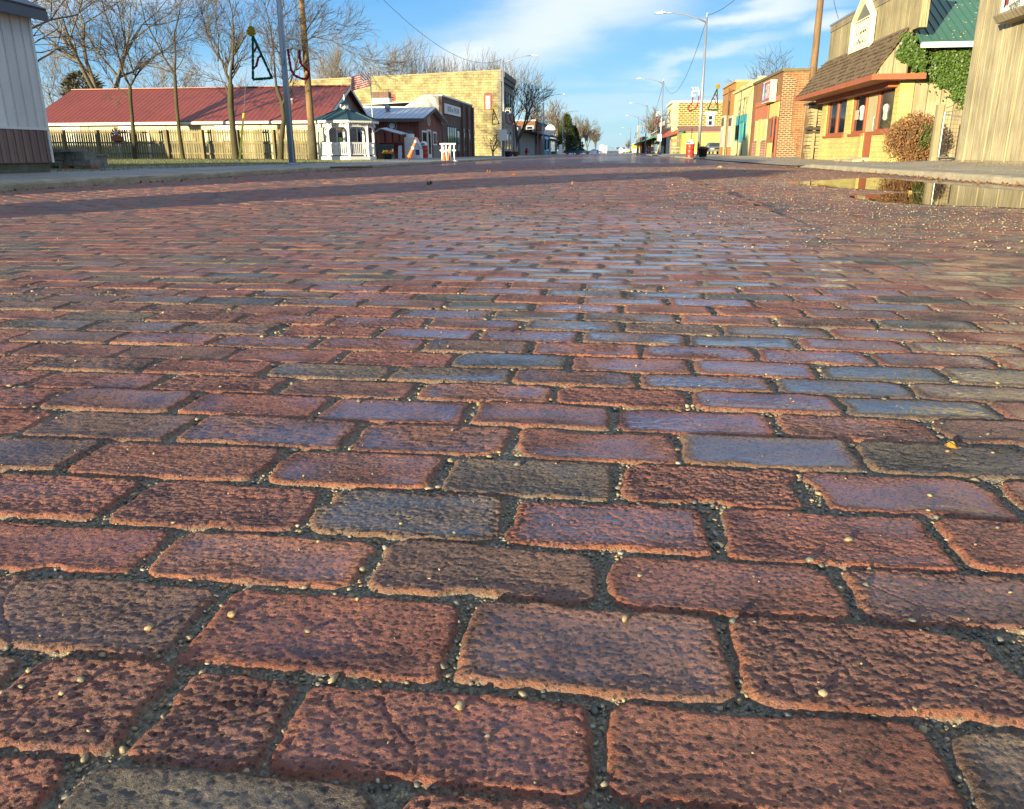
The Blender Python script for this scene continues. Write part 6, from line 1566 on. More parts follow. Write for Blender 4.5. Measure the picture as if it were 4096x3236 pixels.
# parked sedan facing us
def make_car(loc, label, body_c, rotz, van=False):
    b = thing('parked_car', label, 'car', loc, rotz=rotz, local=True)     # front towards -y
    mb_ = mat('car paint '+label[:10], body_c, .35, darker(body_c, .8), 2, bump=0, metal=.2, coat=.5)
    L, Wd = 4.6, 1.78
    prof = [(-2.3, .30), (-2.32, .62), (-2.2, .78), (-1.15, .92), (-1.0, .95), (1.35, .98), (2.2, .90), (2.3, .7), (2.3, .32)]
    body = MB(); n = len(prof)
    for x, k in ((-.5, .90), (-.47, 1.), (.47, 1.), (.5, .90)):
        for y, z in prof: body.v.append((x*Wd, y*(.985 if abs(x) == .5 else 1), .30+(z-.30)*k))
    for j in range(3):
        for i in range(n): body.f.append((j*n+i, j*n+(i+1) % n, (j+1)*n+(i+1) % n, (j+1)*n+i))
    body.f += [tuple(range(n)), tuple(range(3*n, 4*n))[::-1]]
    part(b, 'body', body, mb_)
    cab = [(-1.0, .94), (-.35, 1.38), (.75, 1.40), (1.45, .97)]
    cb = MB()
    for x, kk in ((-.80, 1), (-.60, 0), (.60, 0), (.80, 1)): pass
    lo = [(-.82, -1.0, .94), (.82, -1.0, .94), (.82, 1.45, .97), (-.82, 1.45, .97)]; hi = [(-.62, -.35, 1.38), (.62, -.35, 1.38), (.62, .75, 1.40), (-.62, .75, 1.40)]
    part(b, 'windows', MB().add(lo+hi, [(0, 1, 5, 4), (1, 2, 6, 5), (2, 3, 7, 6), (3, 0, 4, 7)]), glass('car glass', (.05, .07, .05)))
    part(b, 'roof', MB().add([(x*1.02, y, z+.005) for x, y, z in hi]+[(x*.96, y*.96+.01, z+.045) for x, y, z in hi], [(0, 1, 5, 4), (1, 2, 6, 5), (2, 3, 7, 6), (3, 0, 4, 7), (4, 5, 6, 7)]).tube([lo[0], hi[0]], .035, 5).tube([lo[1], hi[1]], .035, 5).tube([lo[2], hi[2]], .035, 5).tube([lo[3], hi[3]], .035, 5), mb_)
    part(b, 'bumper', MB().box(-.88, .88, -2.42, -2.28, .34, .52), mat('grey bumper', (.30, .27, .2), .5)); part(b, 'bumper', MB().box(-.88, .88, 2.28, 2.42, .34, .54), mat('grey bumper', (.30, .27, .2), .5))
    part(b, 'grille', MB().box(-.36, .36, -2.345, -2.30, .57, .73), m_black)
    for s in (-1, 1):
        part(b, 'headlight', MB().box(s*.58-.22, s*.58+.22, -2.35, -2.28, .58, .72), mat('headlight', (.7, .7, .66), .2))
        part(b, 'tail_light', MB().box(s*.66-.16, s*.66+.16, 2.27, 2.33, .62, .8), m_red)
        for y in (-1.42, 1.38):
            wv = MB(); pr = [(s*.90, .32), (s*.70, .32)]
            wv.tube([(s*.68, y, .31), (s*.70, y, .31), (s*.88, y, .31), (s*.90, y, .31)], [.27, .32, .32, .27], 18)
            w_ = part(b, 'wheel', wv, m_black, True); part(w_, 'rim', MB().tube([(s*.895, y, .31), (s*.91, y, .31)], [.19, .17], 14), m_galv)
    part(b, 'mirror', MB().box(-.98, -.84, -.86, -.74, .93, 1.05).box(.84, .98, -.86, -.74, .93, 1.05), mb_)
    return b
q = gy(2853, 619, 112.)
make_car((q[0], 112., zr(q[0], 112)+.005), 'grey old sedan parked facing us in front of the yellow garage', (.30, .31, .28), radians(4))
# drum bin, tub, stop sign, street sign
q = gy(2759, 628, 60.2); dup(drum, (q[0], 60.2, zr(q[0], 60.2)), 'bright red drum bin with white dome at the foot of the nearest right lamp', rotz=-.6)
q = gy(2810, 631, 58.5)
b = thing('plant_tub', 'black round plant tub with brown dead foliage on the right corner', 'planter', (q[0], 58.5, zr(q[0], 58.5)-.01), local=True)
part(b, 'tub', MB().lathe((0, 0, 0), [(.26, 0), (.33, .50), (.38, .51), (.38, .62), (.33, .62), (.3, .52)], 18), m_black, True)
R = random.Random(6); fm = MB()
for i in range(160): a = R.uniform(0, 2*pi); r_ = R.uniform(0, .27); p = np.array([r_*cos(a), r_*sin(a), .56]); fm.slab([p, p+np.array([R.uniform(-.09, .09), R.uniform(-.09, .09), R.uniform(.05, .2)]), p+np.array([.04, .02, .05])], .004)
part(b, 'dead_foliage', fm, m_leafbrown)
q = gy(2763, 600, 98.); zb = zr(q[0], 98.)
b = thing('stop_sign', 'edge-on stop sign on a post behind the nearest right lamp', 'sign', (q[0], 98., zb), rotz=0)
part(b, 'post', MB().box(q[0]-.03, q[0]+.03, 97.97, 98.03, zb-.1, zb+2.9), m_rust)
zc_ = zb+2.45
part(b, 'plate', MB().prism([(98+.38*cos(radians(22.5+45*k)), zc_+.38*sin(radians(22.5+45*k))) for k in range(8)], 'x', q[0]+.032, q[0]+.037), mat('stop red', (.42, .03, .03), .5))
part(b, 'lettering', MB().text('STOP', .26, lambda u, v, d: (q[0]+.039, 98+u, zc_+v), .008), m_white)
q = gy(2716, 600, 118.); zb = zr(q[0], 118.)
b = thing('street_sign', 'green street name sign on a thin post before the garage', 'sign', (q[0], 118., zb))
part(b, 'post', MB().tube([(q[0], 118, zb-.1), (q[0], 118, gy(2716, 522, 118)[2])], .04, 8), mat('green post', (.06, .11, .09), .6))
zc_ = gy(2716, 529, 118)[2]; part(b, 'plate', MB().box(q[0]-.1, q[0]+.75, 117.93, 117.95, zc_-.16, zc_+.16), mat('sign green', (.02, .20, .14), .5)); part(b, 'cross_plate', MB().box(q[0]-.01, q[0]+.01, 117.6, 118.4, zc_+.17, zc_+.42), mat('sign green', (.02, .20, .14), .5))
q = gy(2706, 600, 128.); zb = zr(q[0], 128)
b = thing('notice_rack', 'small brown display rack against the corner of the block building', 'rack', (q[0], 128, zb))
part(b, 'frame', MB().box(q[0]-.9, q[0]-.8, 127.8, 128.2, zb, zb+2.2).box(q[0]+.5, q[0]+.6, 127.8, 128.2, zb, zb+2.2).box(q[0]-.799, q[0]+.499, 127.9, 128.1, zb+1.75, zb+2.1), mat('brown rack', (.36, .18, .09), .8)); part(b, 'shelf', MB().box(q[0]-.79, q[0]+.49, 127.8, 128.2, zb+.4, zb+.5).box(q[0]-.79, q[0]+.49, 127.8, 128.2, zb+.9, zb+1.0), mat('pale goods', (.55, .42, .3), .8))

# ================================================================== LAMP POSTS, CHRISTMAS DECORATIONS, CABLES
def make_lamp(loc, label, rotz):
    b = thing('street_lamp', label, 'street lamp', loc, 'tall steel street lamps along the kerbs', rotz=rotz, local=True)
    p = part(b, 'pole', MB().tube([(0, 0, 0), (0, 0, 3), (0, 0, 9.1)], [.125, .105, .06], 14), m_galv, True)
    part(p, 'base_plate', MB().box(-.22, .22, -.22, .22, 0, .035).lathe((0, 0, .035), [(.17, 0), (.16, .05), (.13, .06)], 12), m_galv)
    part(p, 'conduit', MB().tube([(.09, -.10, .1), (.08, -.09, 4.4), (.07, -.075, 5.0)], .025, 6), m_galv)
    part(p, 'hand_hole', MB().box(-.05, .05, -.14, -.115, 3.35, 3.52), m_galv)
    part(p, 'pole_cap', MB().lathe((0, 0, 9.1), [(.07, 0), (.07, .06), (.02, .1), (.02, .25)], 8), m_galv)
    ar = [(.03, 0, 8.75), (.7, 0, 9.05), (1.5, 0, 9.28), (2.3, 0, 9.40), (2.9, 0, 9.42)]
    part(b, 'arm', MB().tube(ar, [.05, .045, .04, .036, .034], 10), m_galv, True)
    h = part(b, 'lamp_head', MB().prism([(2.75, 9.38), (2.85, 9.47), (3.1, 9.48), (3.5, 9.43), (3.52, 9.38)], 'y', -.15, .15), mat('grey lamp housing', (.50, .50, .48), .5))
    part(h, 'lens', MB().box(2.95, 3.45, -.12, .12, 9.355, 9.378), m_white); part(h, 'photocell', MB().lathe((3.0, 0, 9.48), [(.05, 0), (.05, .09), (.02, .1)], 8), m_galv)
    return b
def fuzzy(pts, r, seed):
    g = random.Random(seed); P = []
    for a, c in zip(pts[:-1], pts[1:]):
        n = max(2, int(np.linalg.norm(np.array(c)-np.array(a))/.035))
        P += [tuple(np.array(a)+(np.array(c)-np.array(a))*i/n) for i in range(n)]
    P.append(pts[-1])
    return MB().tube(P, [r*g.uniform(.72, 1.18) for _ in P], 7)
def make_tinsel_tree(loc, label, rotz):
    """hung at the outer side; origin where it meets the post at its foot level"""
    b = thing('tinsel_tree', label, 'decoration', loc, 'tinsel Christmas trees hung on the lamp posts', rotz=rotz, local=True)
    A_, L_, R2 = (-.98, 0, 1.42), (-1.12, 0, .02), (-.42, 0, .06)
    part(b, 'outline', fuzzy([L_, A_, R2, L_], .045, 1), m_tinsel_g)
    gl = fuzzy([(-1.08, .02, .38), (-.96, .02, .46), (-.86, .02, .72), (-.74, .02, .80)], .04, 2); g2_ = fuzzy([(-1.05, .02, .88), (-.96, .02, .95), (-.88, .02, 1.08)], .04, 3); gl.add(g2_.v, g2_.f)
    part(b, 'garland', gl, m_tinsel_r)
    st = MB()
    for k in range(9):
        t = pi/2+2*pi*k/9; c = (-1.02, 0, 1.56); st.add(fuzzy([c, (c[0]+.15*cos(t), 0, c[2]+.17*sin(t))], .05, 5+k).v, fuzzy([c, (c[0]+.15*cos(t), 0, c[2]+.17*sin(t))], .05, 5+k).f)
    part(b, 'star', st, m_tinsel_y)
    part(b, 'bracket', MB().tube([(-.93, .03, .9), (-.08, .03, .9)], .014, 6).tube([(-.45, .03, .1), (-.1, .03, .1)], .014, 6), m_galv)
    return b
def make_stocking(loc, label, rotz):
    b = thing('tinsel_stocking', label, 'decoration', loc, 'tinsel Christmas stockings hung on the lamp posts', rotz=rotz, local=True)
    part(b, 'cuff', fuzzy([(.24, 0, 1.02), (.24, 0, 1.32), (.55, 0, 1.30), (.70, 0, 1.22), (.70, 0, .95), (.45, 0, 1.02), (.24, 0, 1.02)], .058, 8), m_tinsel_w)
    part(b, 'boot', fuzzy([(.24, 0, .98), (.27, 0, .55), (.30, 0, .30), (.42, 0, .12), (.65, 0, .02), (.82, 0, .0), (.93, 0, .10), (.92, 0, .25), (.78, 0, .38), (.66, 0, .52), (.64, 0, .92)], .045, 9), m_tinsel_r)
    part(b, 'bracket', MB().tube([(.08, .03, .9), (.24, .03, .95)], .014, 6).tube([(.08, .03, .3), (.3, .03, .3)], .014, 6), m_galv)
    return b
def make_curls(loc, label, rotz):
    b = thing('gift_curls', label, 'decoration', loc, 'white tinsel gift curls above the stockings', rotz=rotz, local=True)
    m = MB()
    for x in (.28, .46, .64):
        f = fuzzy([(x, 0, 1.36), (x+.02, 0, 1.5), (x+.08, 0, 1.56), (x+.12, 0, 1.5)], .025, 12); m.add(f.v, f.f)
    part(b, 'curl', m, m_tinsel_w); return b
XPL, XPR = -11.5, 5.95
lampsL = [(29.0, 'nearest street lamp on the left, beside the picket fence'), (84.0, 'street lamp on the left in front of the limestone corner'), (138.2, 'left street lamp in front of the blue shop'),
          (194., 'left street lamp right before the tall evergreen tree'), (250., 'left street lamp just beyond the evergreen tree'), (330., 'small left street lamp among the far bare trees')]
lampsR = [(60.9, 'nearest street lamp on the right, behind the red drum bin'), (112., 'right street lamp with a white notice, second from the front'), (166., 'right street lamp standing before the green awning'),
          (221., 'right street lamp fourth from the front near the yellow sign'), (325., 'far right street lamp, fifth along the kerb'), (440., 'very small right street lamp at the far end of the row')]
lamp = tt = ts = tcu = None
decoz = {29.0: 4.35}
for side, lst in ((0, lampsL), (1, lampsR)):
    for i, (y, lab) in enumerate(lst):
        x = (XPL-.25*i if i else XPL) if side == 0 else XPR; rz_ = 0. if side == 0 else pi
        if side == 0: x = {29.0: gy(1171, 668, 29.)[0], 84.: -11.1, 138.2: -11.7}.get(y, -11.9)
        z0 = zl(x) if side == 0 else zr(x, y)
        if lamp is None: lamp = make_lamp((x, y, z0), lab, rz_)
        else: dup(lamp, (x, y, z0), lab, rz_)
        if i > 4: continue
        dz = 4.15 if y < 30 else 4.25
        if (side, i) in ((0, 0),): dz = gy(1100, 318, y)[2]-.02
        elif (side, i) == (1, 0): dz = gy(2800, 442, y)[2]-.02
        elif (side, i) == (0, 1): dz = gy(2000, 497, y)[2]-.02
        else: dz = 3.9
        yy = y-.16 if side == 0 else y-.16
        who = ['nearest', 'second', 'third', 'fourth', 'fifth'][i]+' lamp post on the '+('left' if side == 0 else 'right')
        if (side, i) in ((0, 0), (0, 1), (0, 2), (0, 3), (1, 0), (1, 1), (1, 2)):
            if tt is None: tt = make_tinsel_tree((x, yy, dz), 'green tinsel tree with gold star on the '+who, rz_)
            else: dup(tt, (x, yy, dz), 'green tinsel tree with gold star on the '+who, rz_)
        if ts is None: ts = make_stocking((x, yy, dz), 'red stocking with white cuff on the '+who, rz_)
        else: dup(ts, (x, yy, dz), 'red stocking with white cuff on the '+who, rz_)
        if (side, i) in ((0, 1), (1, 0), (1, 1)):
            if tcu is None: tcu = make_curls((x, yy, dz), 'white tinsel curls over the stocking on the '+who, rz_)
            else: dup(tcu, (x, yy, dz), 'white tinsel curls over the stocking on the '+who, rz_)
def cable(label, a, b, sag, r=.012):
    a, b = np.array(a, float), np.array(b, float); n = 24
    P = [a+(b-a)*t-np.array([0, 0, sag*4*t*(1-t)]) for t in np.linspace(0, 1, n)]
    return single('overhead_cable', label, 'cable', MB().tube(P, r, 4), m_dark, a, 'overhead cables strung between the lamp posts')
xl1 = gy(1171, 668, 29.)[0]
cable('cable sagging from the nearest left lamp to the limestone corner lamp', (xl1, 29, 9.2), (-11.1, 84, 9.15), 2.3, .013)
cable('cable sagging from the limestone corner lamp to the blue shop lamp', (-11.1, 84, 9.1), (-11.7, 138.2, 9.0), 2.6, .014)
cable('cable running up out of view from the nearest right lamp', (5.95, 60.9, 9.2), (7.2, 20, 10.6), 1.6, .016)
p_ = gx(3354, 74, 9.1)
cable('service cable dropping from the right wooden pole to the false front', (gy(3278, 0, 41.5)[0]+.05, 41.5, 9.5), p_, .4, .012)
cable('cable sagging between the nearest and second right lamps', (5.95, 60.9, 9.0), (5.95, 112, 9.1), 2.9, .016)
cable('cable sagging between the second and third right lamps', (5.95, 112, 9.0), (5.95, 166, 9.1), 2.9, .022)

# ================================================================== FAR DOWN THE STREET
XF = -15.0
def fy(px): return gx(px, 580, XF)[1]
def fz(px, py): return gx(px, py, XF)[2]
m_greyw = mat('grey weathered front', (.23, .22, .21), .85, (.14, .13, .125), 1.2, bump=.3)
b = thing('grey_shop', 'low dark grey weathered shop beside the limestone building', 'building', (XF, 126, 0))
ya, yb = 125.5, fy(2084)
part(b, 'wall', MB().box(XF-9, XF, ya, yb, -.1, fz(2065, 500)), m_greyw)
part(b, 'window', MB().box(XF+.003, XF+.05, ya+2, ya+5, fz(2065, 530), fz(2065, 508)), m_glass); part(b, 'door', MB().box(XF+.003, XF+.05, yb-4, yb-2.5, 0, 2.3), m_dark)
part(b, 'shopfront', MB().box(XF+.003, XF+.04, ya+.6, yb-4.4, .2, 2.6), mat('pale shopfront', (.34, .34, .33), .7, (.18, .18, .18), 3))
ya, yb = fy(2140), fy(2168); zt = fz(2140, 484)
b = thing('dark_brick_house', 'dark red brick building with flat roof and a porch canopy over the pavement', 'building', (XF, ya, 0))
m_bd2 = masonry('far red brick', (.26, .085, .05), (.20, .07, .045), (.22, .15, .1), .3, .11, .015)
part(b, 'wall', MB().box(XF-14, XF, ya, yb, -.1, zt), m_bd2)
part(b, 'coping', MB().box(XF-14.1, XF+.15, ya-.12, yb+.1, zt, zt+.25), m_galv)
A2, B2 = gy(2105, 528, ya), gy(2134, 503, ya)
f = part(b, 'window', MB().box(A2[0], B2[0], ya-.1, ya-.003, A2[2], B2[2]), m_white); part(f, 'pane', MB().box(A2[0]+.15, B2[0]-.15, ya-.11, ya-.101, A2[2]+.55, B2[2]-.15).box(A2[0]+.15, B2[0]-.15, ya-.11, ya-.101, A2[2]+.12, A2[2]+.4), m_glass)
part(b, 'pilaster', MB().box(XF+.003, XF+.12, ya+2, ya+3.2, 2, zt-.6), m_dark)
c0, c1 = fy(2084), fy(2164)
part(b, 'porch_canopy', MB().slab([(XF-2.5, c0, 4.3), (XF+2.6, c0, 3.5), (XF+2.6, c1, 3.5), (XF-2.5, c1, 4.3)][::-1], .2), m_dark)
for px in (2095, 2126, 2150): y = fy(px); part(b, 'porch_post', MB().box(XF+2.2, XF+2.4, y-.12, y+.12, -.1, 3.5), mat('grey timber', (.26, .25, .24), .85))
part(b, 'porch_wall', MB().box(XF-1, XF-.05, c0+.2, ya-.1, -.1, 3.6), mat('pale boards', (.40, .40, .39), .8, (.25, .25, .25), .6))
ya, yb = yb+.1, fy(2197); zt = fz(2170, 499)
b = thing('blue_shop', 'narrow shop with pale blue upper front and bright blue ground floor', 'building', (XF, ya, 0))
part(b, 'wall', MB().box(XF-10, XF, ya, yb, -.1, zt), mat('pale blue render', (.48, .58, .70), .7, (.40, .50, .62), 1))
m_bl = mat('bright blue paint', (.06, .32, .52), .6, (.05, .26, .44), 2)
part(b, 'shopfront', MB().box(XF+.003, XF+.2, ya+.4, yb-.4, 0, fz(2180, 556)), m_bl); 
for i in range(2): y = ya+3+i*9; part(b, 'window', MB().box(XF+.2, XF+.22, y, y+5, .8, 3.2), m_glass)
part(b, 'coping', MB().box(XF-.2, XF+.2, ya-.05, yb+.05, zt, zt+.3), m_dark)
ya, yb = yb+.1, fy(2228)
b = thing('mansard_shop', 'far brown shop with sloping brown roof next to the blue shop', 'building', (XF, ya, 0))
part(b, 'wall', MB().box(XF-10, XF, ya, yb, -.1, 3.6), m_greyw); part(b, 'mansard', MB().slab([(XF+1.2, ya, 3.7), (XF+1.2, yb, 3.7), (XF-1.0, yb-2, fz(2200, 535)), (XF-1.0, ya, fz(2200, 535))], .2), mat('brown shingles', (.16, .075, .05), .9)); part(b, 'window', MB().box(XF+.003, XF+.05, ya+4, yb-8, .7, 3.0), m_glass)
part(b, 'doorway', MB().box(XF+.003, XF+.08, ya+1, ya+3, 0, 2.6), mat('white trim', (.6, .6, .58), .7))
q = gx(2201, 520, -12.2); b = thing('round_white_sign', 'big white round sign above the brown mansard shop', 'sign', q); r_ = .95
part(b, 'disc', MB().tube([(q[0], q[1]-.1, q[2]), (q[0], q[1]+.1, q[2])], r_, 20), m_white); part(b, 'bracket', MB().box(q[0]-2.5, q[0]-.9, q[1]-.05, q[1]+.05, q[2]-.1, q[2]+.1), m_dark)
q = gy(2106, 622, 138); b = thing('fire_hydrant', 'red pump-like hydrant in front of the porch canopy', 'hydrant', (q[0], 138, zl(q[0])), local=True)
part(b, 'body', MB().lathe((0, 0, 0), [(.28, 0), (.28, .08), (.2, .1), (.2, .6), (.27, .62), (.27, .7), (.2, .72), (.22, .95), (.12, 1.1), (.04, 1.15)], 12), m_red, True); part(b, 'cap', MB().tube([(-.33, 0, .5), (.33, 0, .5)], .09, 8), m_red)
# right
XF2 = 9.5
def ry(px): return gx(px, 590, XF2)[1]
def rz_(px, py): return gx(px, py, XF2)[2]
ya, yb = 164.5, ry(2641)
b = thing('mural_building', 'dark painted shop front with pale lower wall beyond the block building', 'building', (XF2, ya, 0))
part(b, 'wall', MB().box(XF2, XF2+12, ya, yb, -.2, rz_(2660, 520)), mat('dark mural wall', (.035, .035, .03), .8, (.012, .012, .012), .8)); part(b, 'lower_wall', MB().box(XF2-.1, XF2-.003, ya, yb, 0, rz_(2655, 583)), mat('pale green wall', (.42, .46, .36), .8))
part(b, 'awning', MB().slab([(XF2-1.5, ya, rz_(2660, 528)), (XF2, ya, rz_(2660, 528)+1), (XF2, yb, rz_(2660, 528)+1), (XF2-1.5, yb, rz_(2660, 528))], .12), mat('dark green awning', (.02, .09, .05), .7))
ya, yb = yb+.1, ry(2584)
b = thing('awning_shop', 'far cream shop with long green awning and white sign board above it', 'building', (XF2, ya, 0))
part(b, 'wall', MB().box(XF2, XF2+10, ya, yb, -.2, rz_(2620, 540)), m_cream); part(b, 'brick_panel', MB().box(XF2-.1, XF2-.003, ry(2603), ry(2586), 0, rz_(2595, 563)), m_bd2); part(b, 'awning', MB().slab([(XF2-3.2, ya+.5, rz_(2635, 560)-.2), (XF2, ya+.5, rz_(2635, 552)+.4), (XF2, ry(2560), rz_(2635, 552)+.4), (XF2-3.2, ry(2560), rz_(2635, 560)-.2)], .25), mat('green awning', (.02, .16, .12), .6)); part(b, 'window', MB().box(XF2-.05, XF2-.004, ry(2630), ry(2606), .6, 3.4), m_glass)
s_ = gx(2604, 540, XF2-1), gx(2633, 520, XF2-1)
b2 = thing('awning_sign', 'large white sign board standing above the green awning', 'sign', (XF2-1, s_[1][1], s_[0][2])); part(b2, 'board', MB().box(XF2-1.1, XF2-1, s_[1][1], s_[0][1], rz_(2635, 548)+.9, s_[1][2]), m_white)
part(b2, 'bracing', MB().box(XF2-1, XF2-.1, s_[1][1]+1, s_[1][1]+1.3, rz_(2635, 548)+1, s_[1][2]-.4), m_galv)
part(b2, 'lettering', MB().box(XF2-1.115, XF2-1.101, s_[1][1]+3, s_[0][1]-4, s_[1][2]-1.4, s_[1][2]-.9).box(XF2-1.115, XF2-1.101, s_[1][1]+2, s_[0][1]-6, s_[1][2]-2.3, s_[1][2]-1.9), mat('olive lettering', (.2, .22, .08), .7))
ya = yb+.1; yb = ry(2556)
b = thing('brick_porch_shop', 'far shop with two brick pillars under the end of the green awning', 'building', (XF2, ya, 0))
part(b, 'wall', MB().box(XF2+.5, XF2+10, ya, yb, -.2, 5), m_greyw)
for pa, pb in ((2557, 2566), (2573, 2582)): part(b, 'pillar', MB().box(XF2-1.2, XF2-.2, ry(pb), ry(pa), -.1, 5), m_bd2)
for i, (px, Y, lab, cc) in enumerate(((2586, 230, 'small dark blue letter box on the far right pavement', (.02, .05, .2)), )):
    q = gy(px, 618, Y); b = thing('letter_box', lab, 'letter box', (q[0], Y, zr(q[0], Y))); part(b, 'body', MB().prism([(q[0]-.5, zr(q[0], Y)+.3), (q[0]+.5, zr(q[0], Y)+.3), (q[0]+.5, 1.5), (q[0]+.3, 1.8), (q[0]-.3, 1.8), (q[0]-.5, 1.5)][::-1], 'y', Y-.4, Y+.4), mat('post blue', cc, .5)); part(b, 'leg', MB().box(q[0]-.45, q[0]-.35, Y-.3, Y+.3, zr(q[0], Y), zr(q[0], Y)+.3).box(q[0]+.35, q[0]+.45, Y-.3, Y+.3, zr(q[0], Y), zr(q[0], Y)+.3), m_dark)
q = gy(2637, 551, 111.7); b = thing('street_notice', 'white parking notice on the second lamp post on the right', 'sign', (q[0], 111.7, q[2])); part(b, 'panel', MB().box(q[0]-.3, q[0]+.3, 111.72, 111.75, q[2]-.42, q[2]+.42), m_white)
part(b, 'lettering', MB().box(q[0]-.2, q[0]+.2, 111.712, 111.719, q[2]-.05, q[2]).box(q[0]-.2, q[0]+.2, 111.712, 111.719, q[2]-.2, q[2]-.15), mat('green print', (.05, .2, .1), .7))
fl = MB(); A2 = gy(2660, 484, 118)
for j in range(5):
    for i in range(9): fl.v.append((A2[0]-i*.09, 118+.05*sin(i), A2[2]-j*.12-.03*i+.03*sin(i*1.3)))
for j in range(4):
    for i in range(8): fl.f.append((j*9+i, j*9+i+1, (j+1)*9+i+1, (j+1)*9+i))
o = single('flag', 'small faded red and white flag beside the second right lamp post', 'flag', fl, mat('faded flag', (.60, .36, .38), .8, (.45, .16, .18), 14, bump=0), (A2[0], 118, A2[2])); o.modifiers.new('thickness', 'SOLIDIFY').thickness = .01
q = gy(2544, 600, 290.); b = thing('pylon_sign', 'yellow and white pylon sign on two posts far down the right side', 'sign', (q[0], 290., 0))
for d in (-1.1, 1.1): part(b, 'post', MB().box(q[0]+d-.12, q[0]+d+.12, 289.9, 290.1, -.1, gy(2544, 578, 290.)[2]), m_orange if False else mat('tan post', (.5, .35, .15), .7))
zt = gy(2544, 574, 290.)[2]; part(b, 'yellow_panel', MB().box(q[0]-1.4, q[0]+1.4, 289.7, 289.88, zt-1.7, zt), mat('yellow panel sign', (.72, .55, .06), .5)); part(b, 'white_panel', MB().box(q[0]-1.3, q[0]+1.3, 289.7, 289.88, zt-3., zt-1.75), m_white)
q = gy(2502, 608, 420.); b = thing('road_sign', 'white rectangular sign with red print at the far right of the street', 'sign', (q[0], 420, 0)); part(b, 'panel', MB().box(q[0]-1.0, q[0]+1.0, 419.9, 420, .6, 1.9), m_white); part(b, 'post', MB().box(q[0]-.08, q[0]+.08, 420.01, 420.1, -.1, 1.8), m_galv); part(b, 'print', MB().box(q[0]-.5, q[0]-.2, 419.88, 419.899, 1., 1.5).box(q[0]+.2, q[0]+.6, 419.88, 419.899, 1., 1.5), m_red)
q = gy(2514, 607, 400.); b = thing('warning_sign', 'tiny yellow diamond warning sign far down the street', 'sign', (q[0], 400, 0)); part(b, 'plate', MB().prism([(q[0], .5), (q[0]+.65, 1.15), (q[0], 1.8), (q[0]-.65, 1.15)], 'y', 399.9, 399.93), mat('warning yellow', (.8, .5, .02), .5)); part(b, 'post', MB().box(q[0]-.05, q[0]+.05, 399.94, 400, -.1, 1.2), m_galv)
q = gy(2551, 600, 260); b = thing('utility_pole', 'far pale utility pole rising above the green awning on the right', 'utility pole', (q[0], 260, 0)); part(b, 'pole', MB().tube([(q[0], 260, -.1), (q[0], 260, gy(2551, 502, 260)[2])], [.45, .3], 8), m_cream); part(b, 'crossarm', MB().box(q[0]-.5, q[0]+1.2, 259.9, 260.1, gy(2551, 509, 260)[2]-.15, gy(2551, 509, 260)[2]+.1), m_grey_wood)
q = gy(2409, 600, 760); b = thing('grain_elevator', 'tiny white grain elevator on the horizon at the end of the street', 'silo', (q[0], 760, 0)); part(b, 'silo', MB().lathe((q[0], 760, -1), [(2.6, 0), (2.6, 7.5), (.3, 8.6)], 14), m_white); part(b, 'head_house', MB().box(q[0]+2.6, q[0]+4.2, 758.5, 761.5, -1, 6), m_white)
q = gy(2485, 600, 700); b = thing('water_tank', 'tiny white tank and dark roof on the horizon right of the street', 'tank', (q[0], 700, 0)); part(b, 'tank', MB().lathe((q[0], 700, -1), [(1.9, 0), (1.9, 4.6), (.3, 5.4)], 12), m_white); part(b, 'roof', MB().slab([(q[0]-4, 702, 3.0), (q[0]+3.0, 702, 3.0), (q[0]+3, 706, 4.2), (q[0]-4, 706, 4.2)], .3), m_droof)
# far parked cars on the left
cars = [(2292, 208., 'bright blue car parked side-on beneath the far evergreen trees', (.03, .12, .35)), (2328, 222., 'silver car parked side-on beyond the blue car', (.40, .42, .43)), (2381, 262., 'small dark blue car farthest down the left kerb', (.02, .06, .25))]
for px, Y, lab, cc in cars:
    q = gy(px, 618, Y); make_car((q[0], Y, -.03), lab, cc, radians(90))
q = gy(2242, 618, 190.); b = thing('sandwich_board', 'white folding board on the left pavement before the evergreen', 'sign', (q[0], 190, -.03)); part(b, 'panel', MB().slab([(q[0]-.5, 189.4, 0), (q[0]+.5, 189.4, 0), (q[0]+.35, 190, 2.1), (q[0]-.35, 190, 2.1)], .06), m_white); part(b, 'panel', MB().slab([(q[0]-.5, 190.6, 0), (q[0]+.5, 190.6, 0), (q[0]+.35, 190.05, 2.1), (q[0]-.35, 190.05, 2.1)][::-1], .06), m_white)

# ---- out of the frame to the left: unseen things added to throw shade on street, fence and lamp
b = thing('shade_shed', 'small grey tool shed standing left of the viewpoint', 'shed', (-13.1, -8.8, 0)); part(b, 'wall', MB().box(-13.8, -12.4, -9.7, -8.0, -.1, 3.4), m_grey_wood); part(b, 'roof', MB().slab([(-14, -9.9, 3.41), (-12.2, -9.9, 3.41), (-12.2, -7.8, 3.8), (-14, -7.8, 3.8)], .08), m_droof)

b = thing('shade_house', 'white house beyond the left edge of the view', 'building', (-50, 19, 0)); part(b, 'wall', MB().box(-56, -42, 15, 24, -.1, 3.0), m_white); part(b, 'roof', MB().prism([(14.5, 2.95), (19.5, 5.2), (24.5, 2.95)], 'x', -56.4, -41.6), m_droof)
evergreen('evergreen behind the metal building, beyond the left edge of the view', (-25, 6.0, 0), 9.4, 5.6, 28, (.05, .07, .025), n=5000)  # added tree, placed so its shade falls on the nearest left lamp
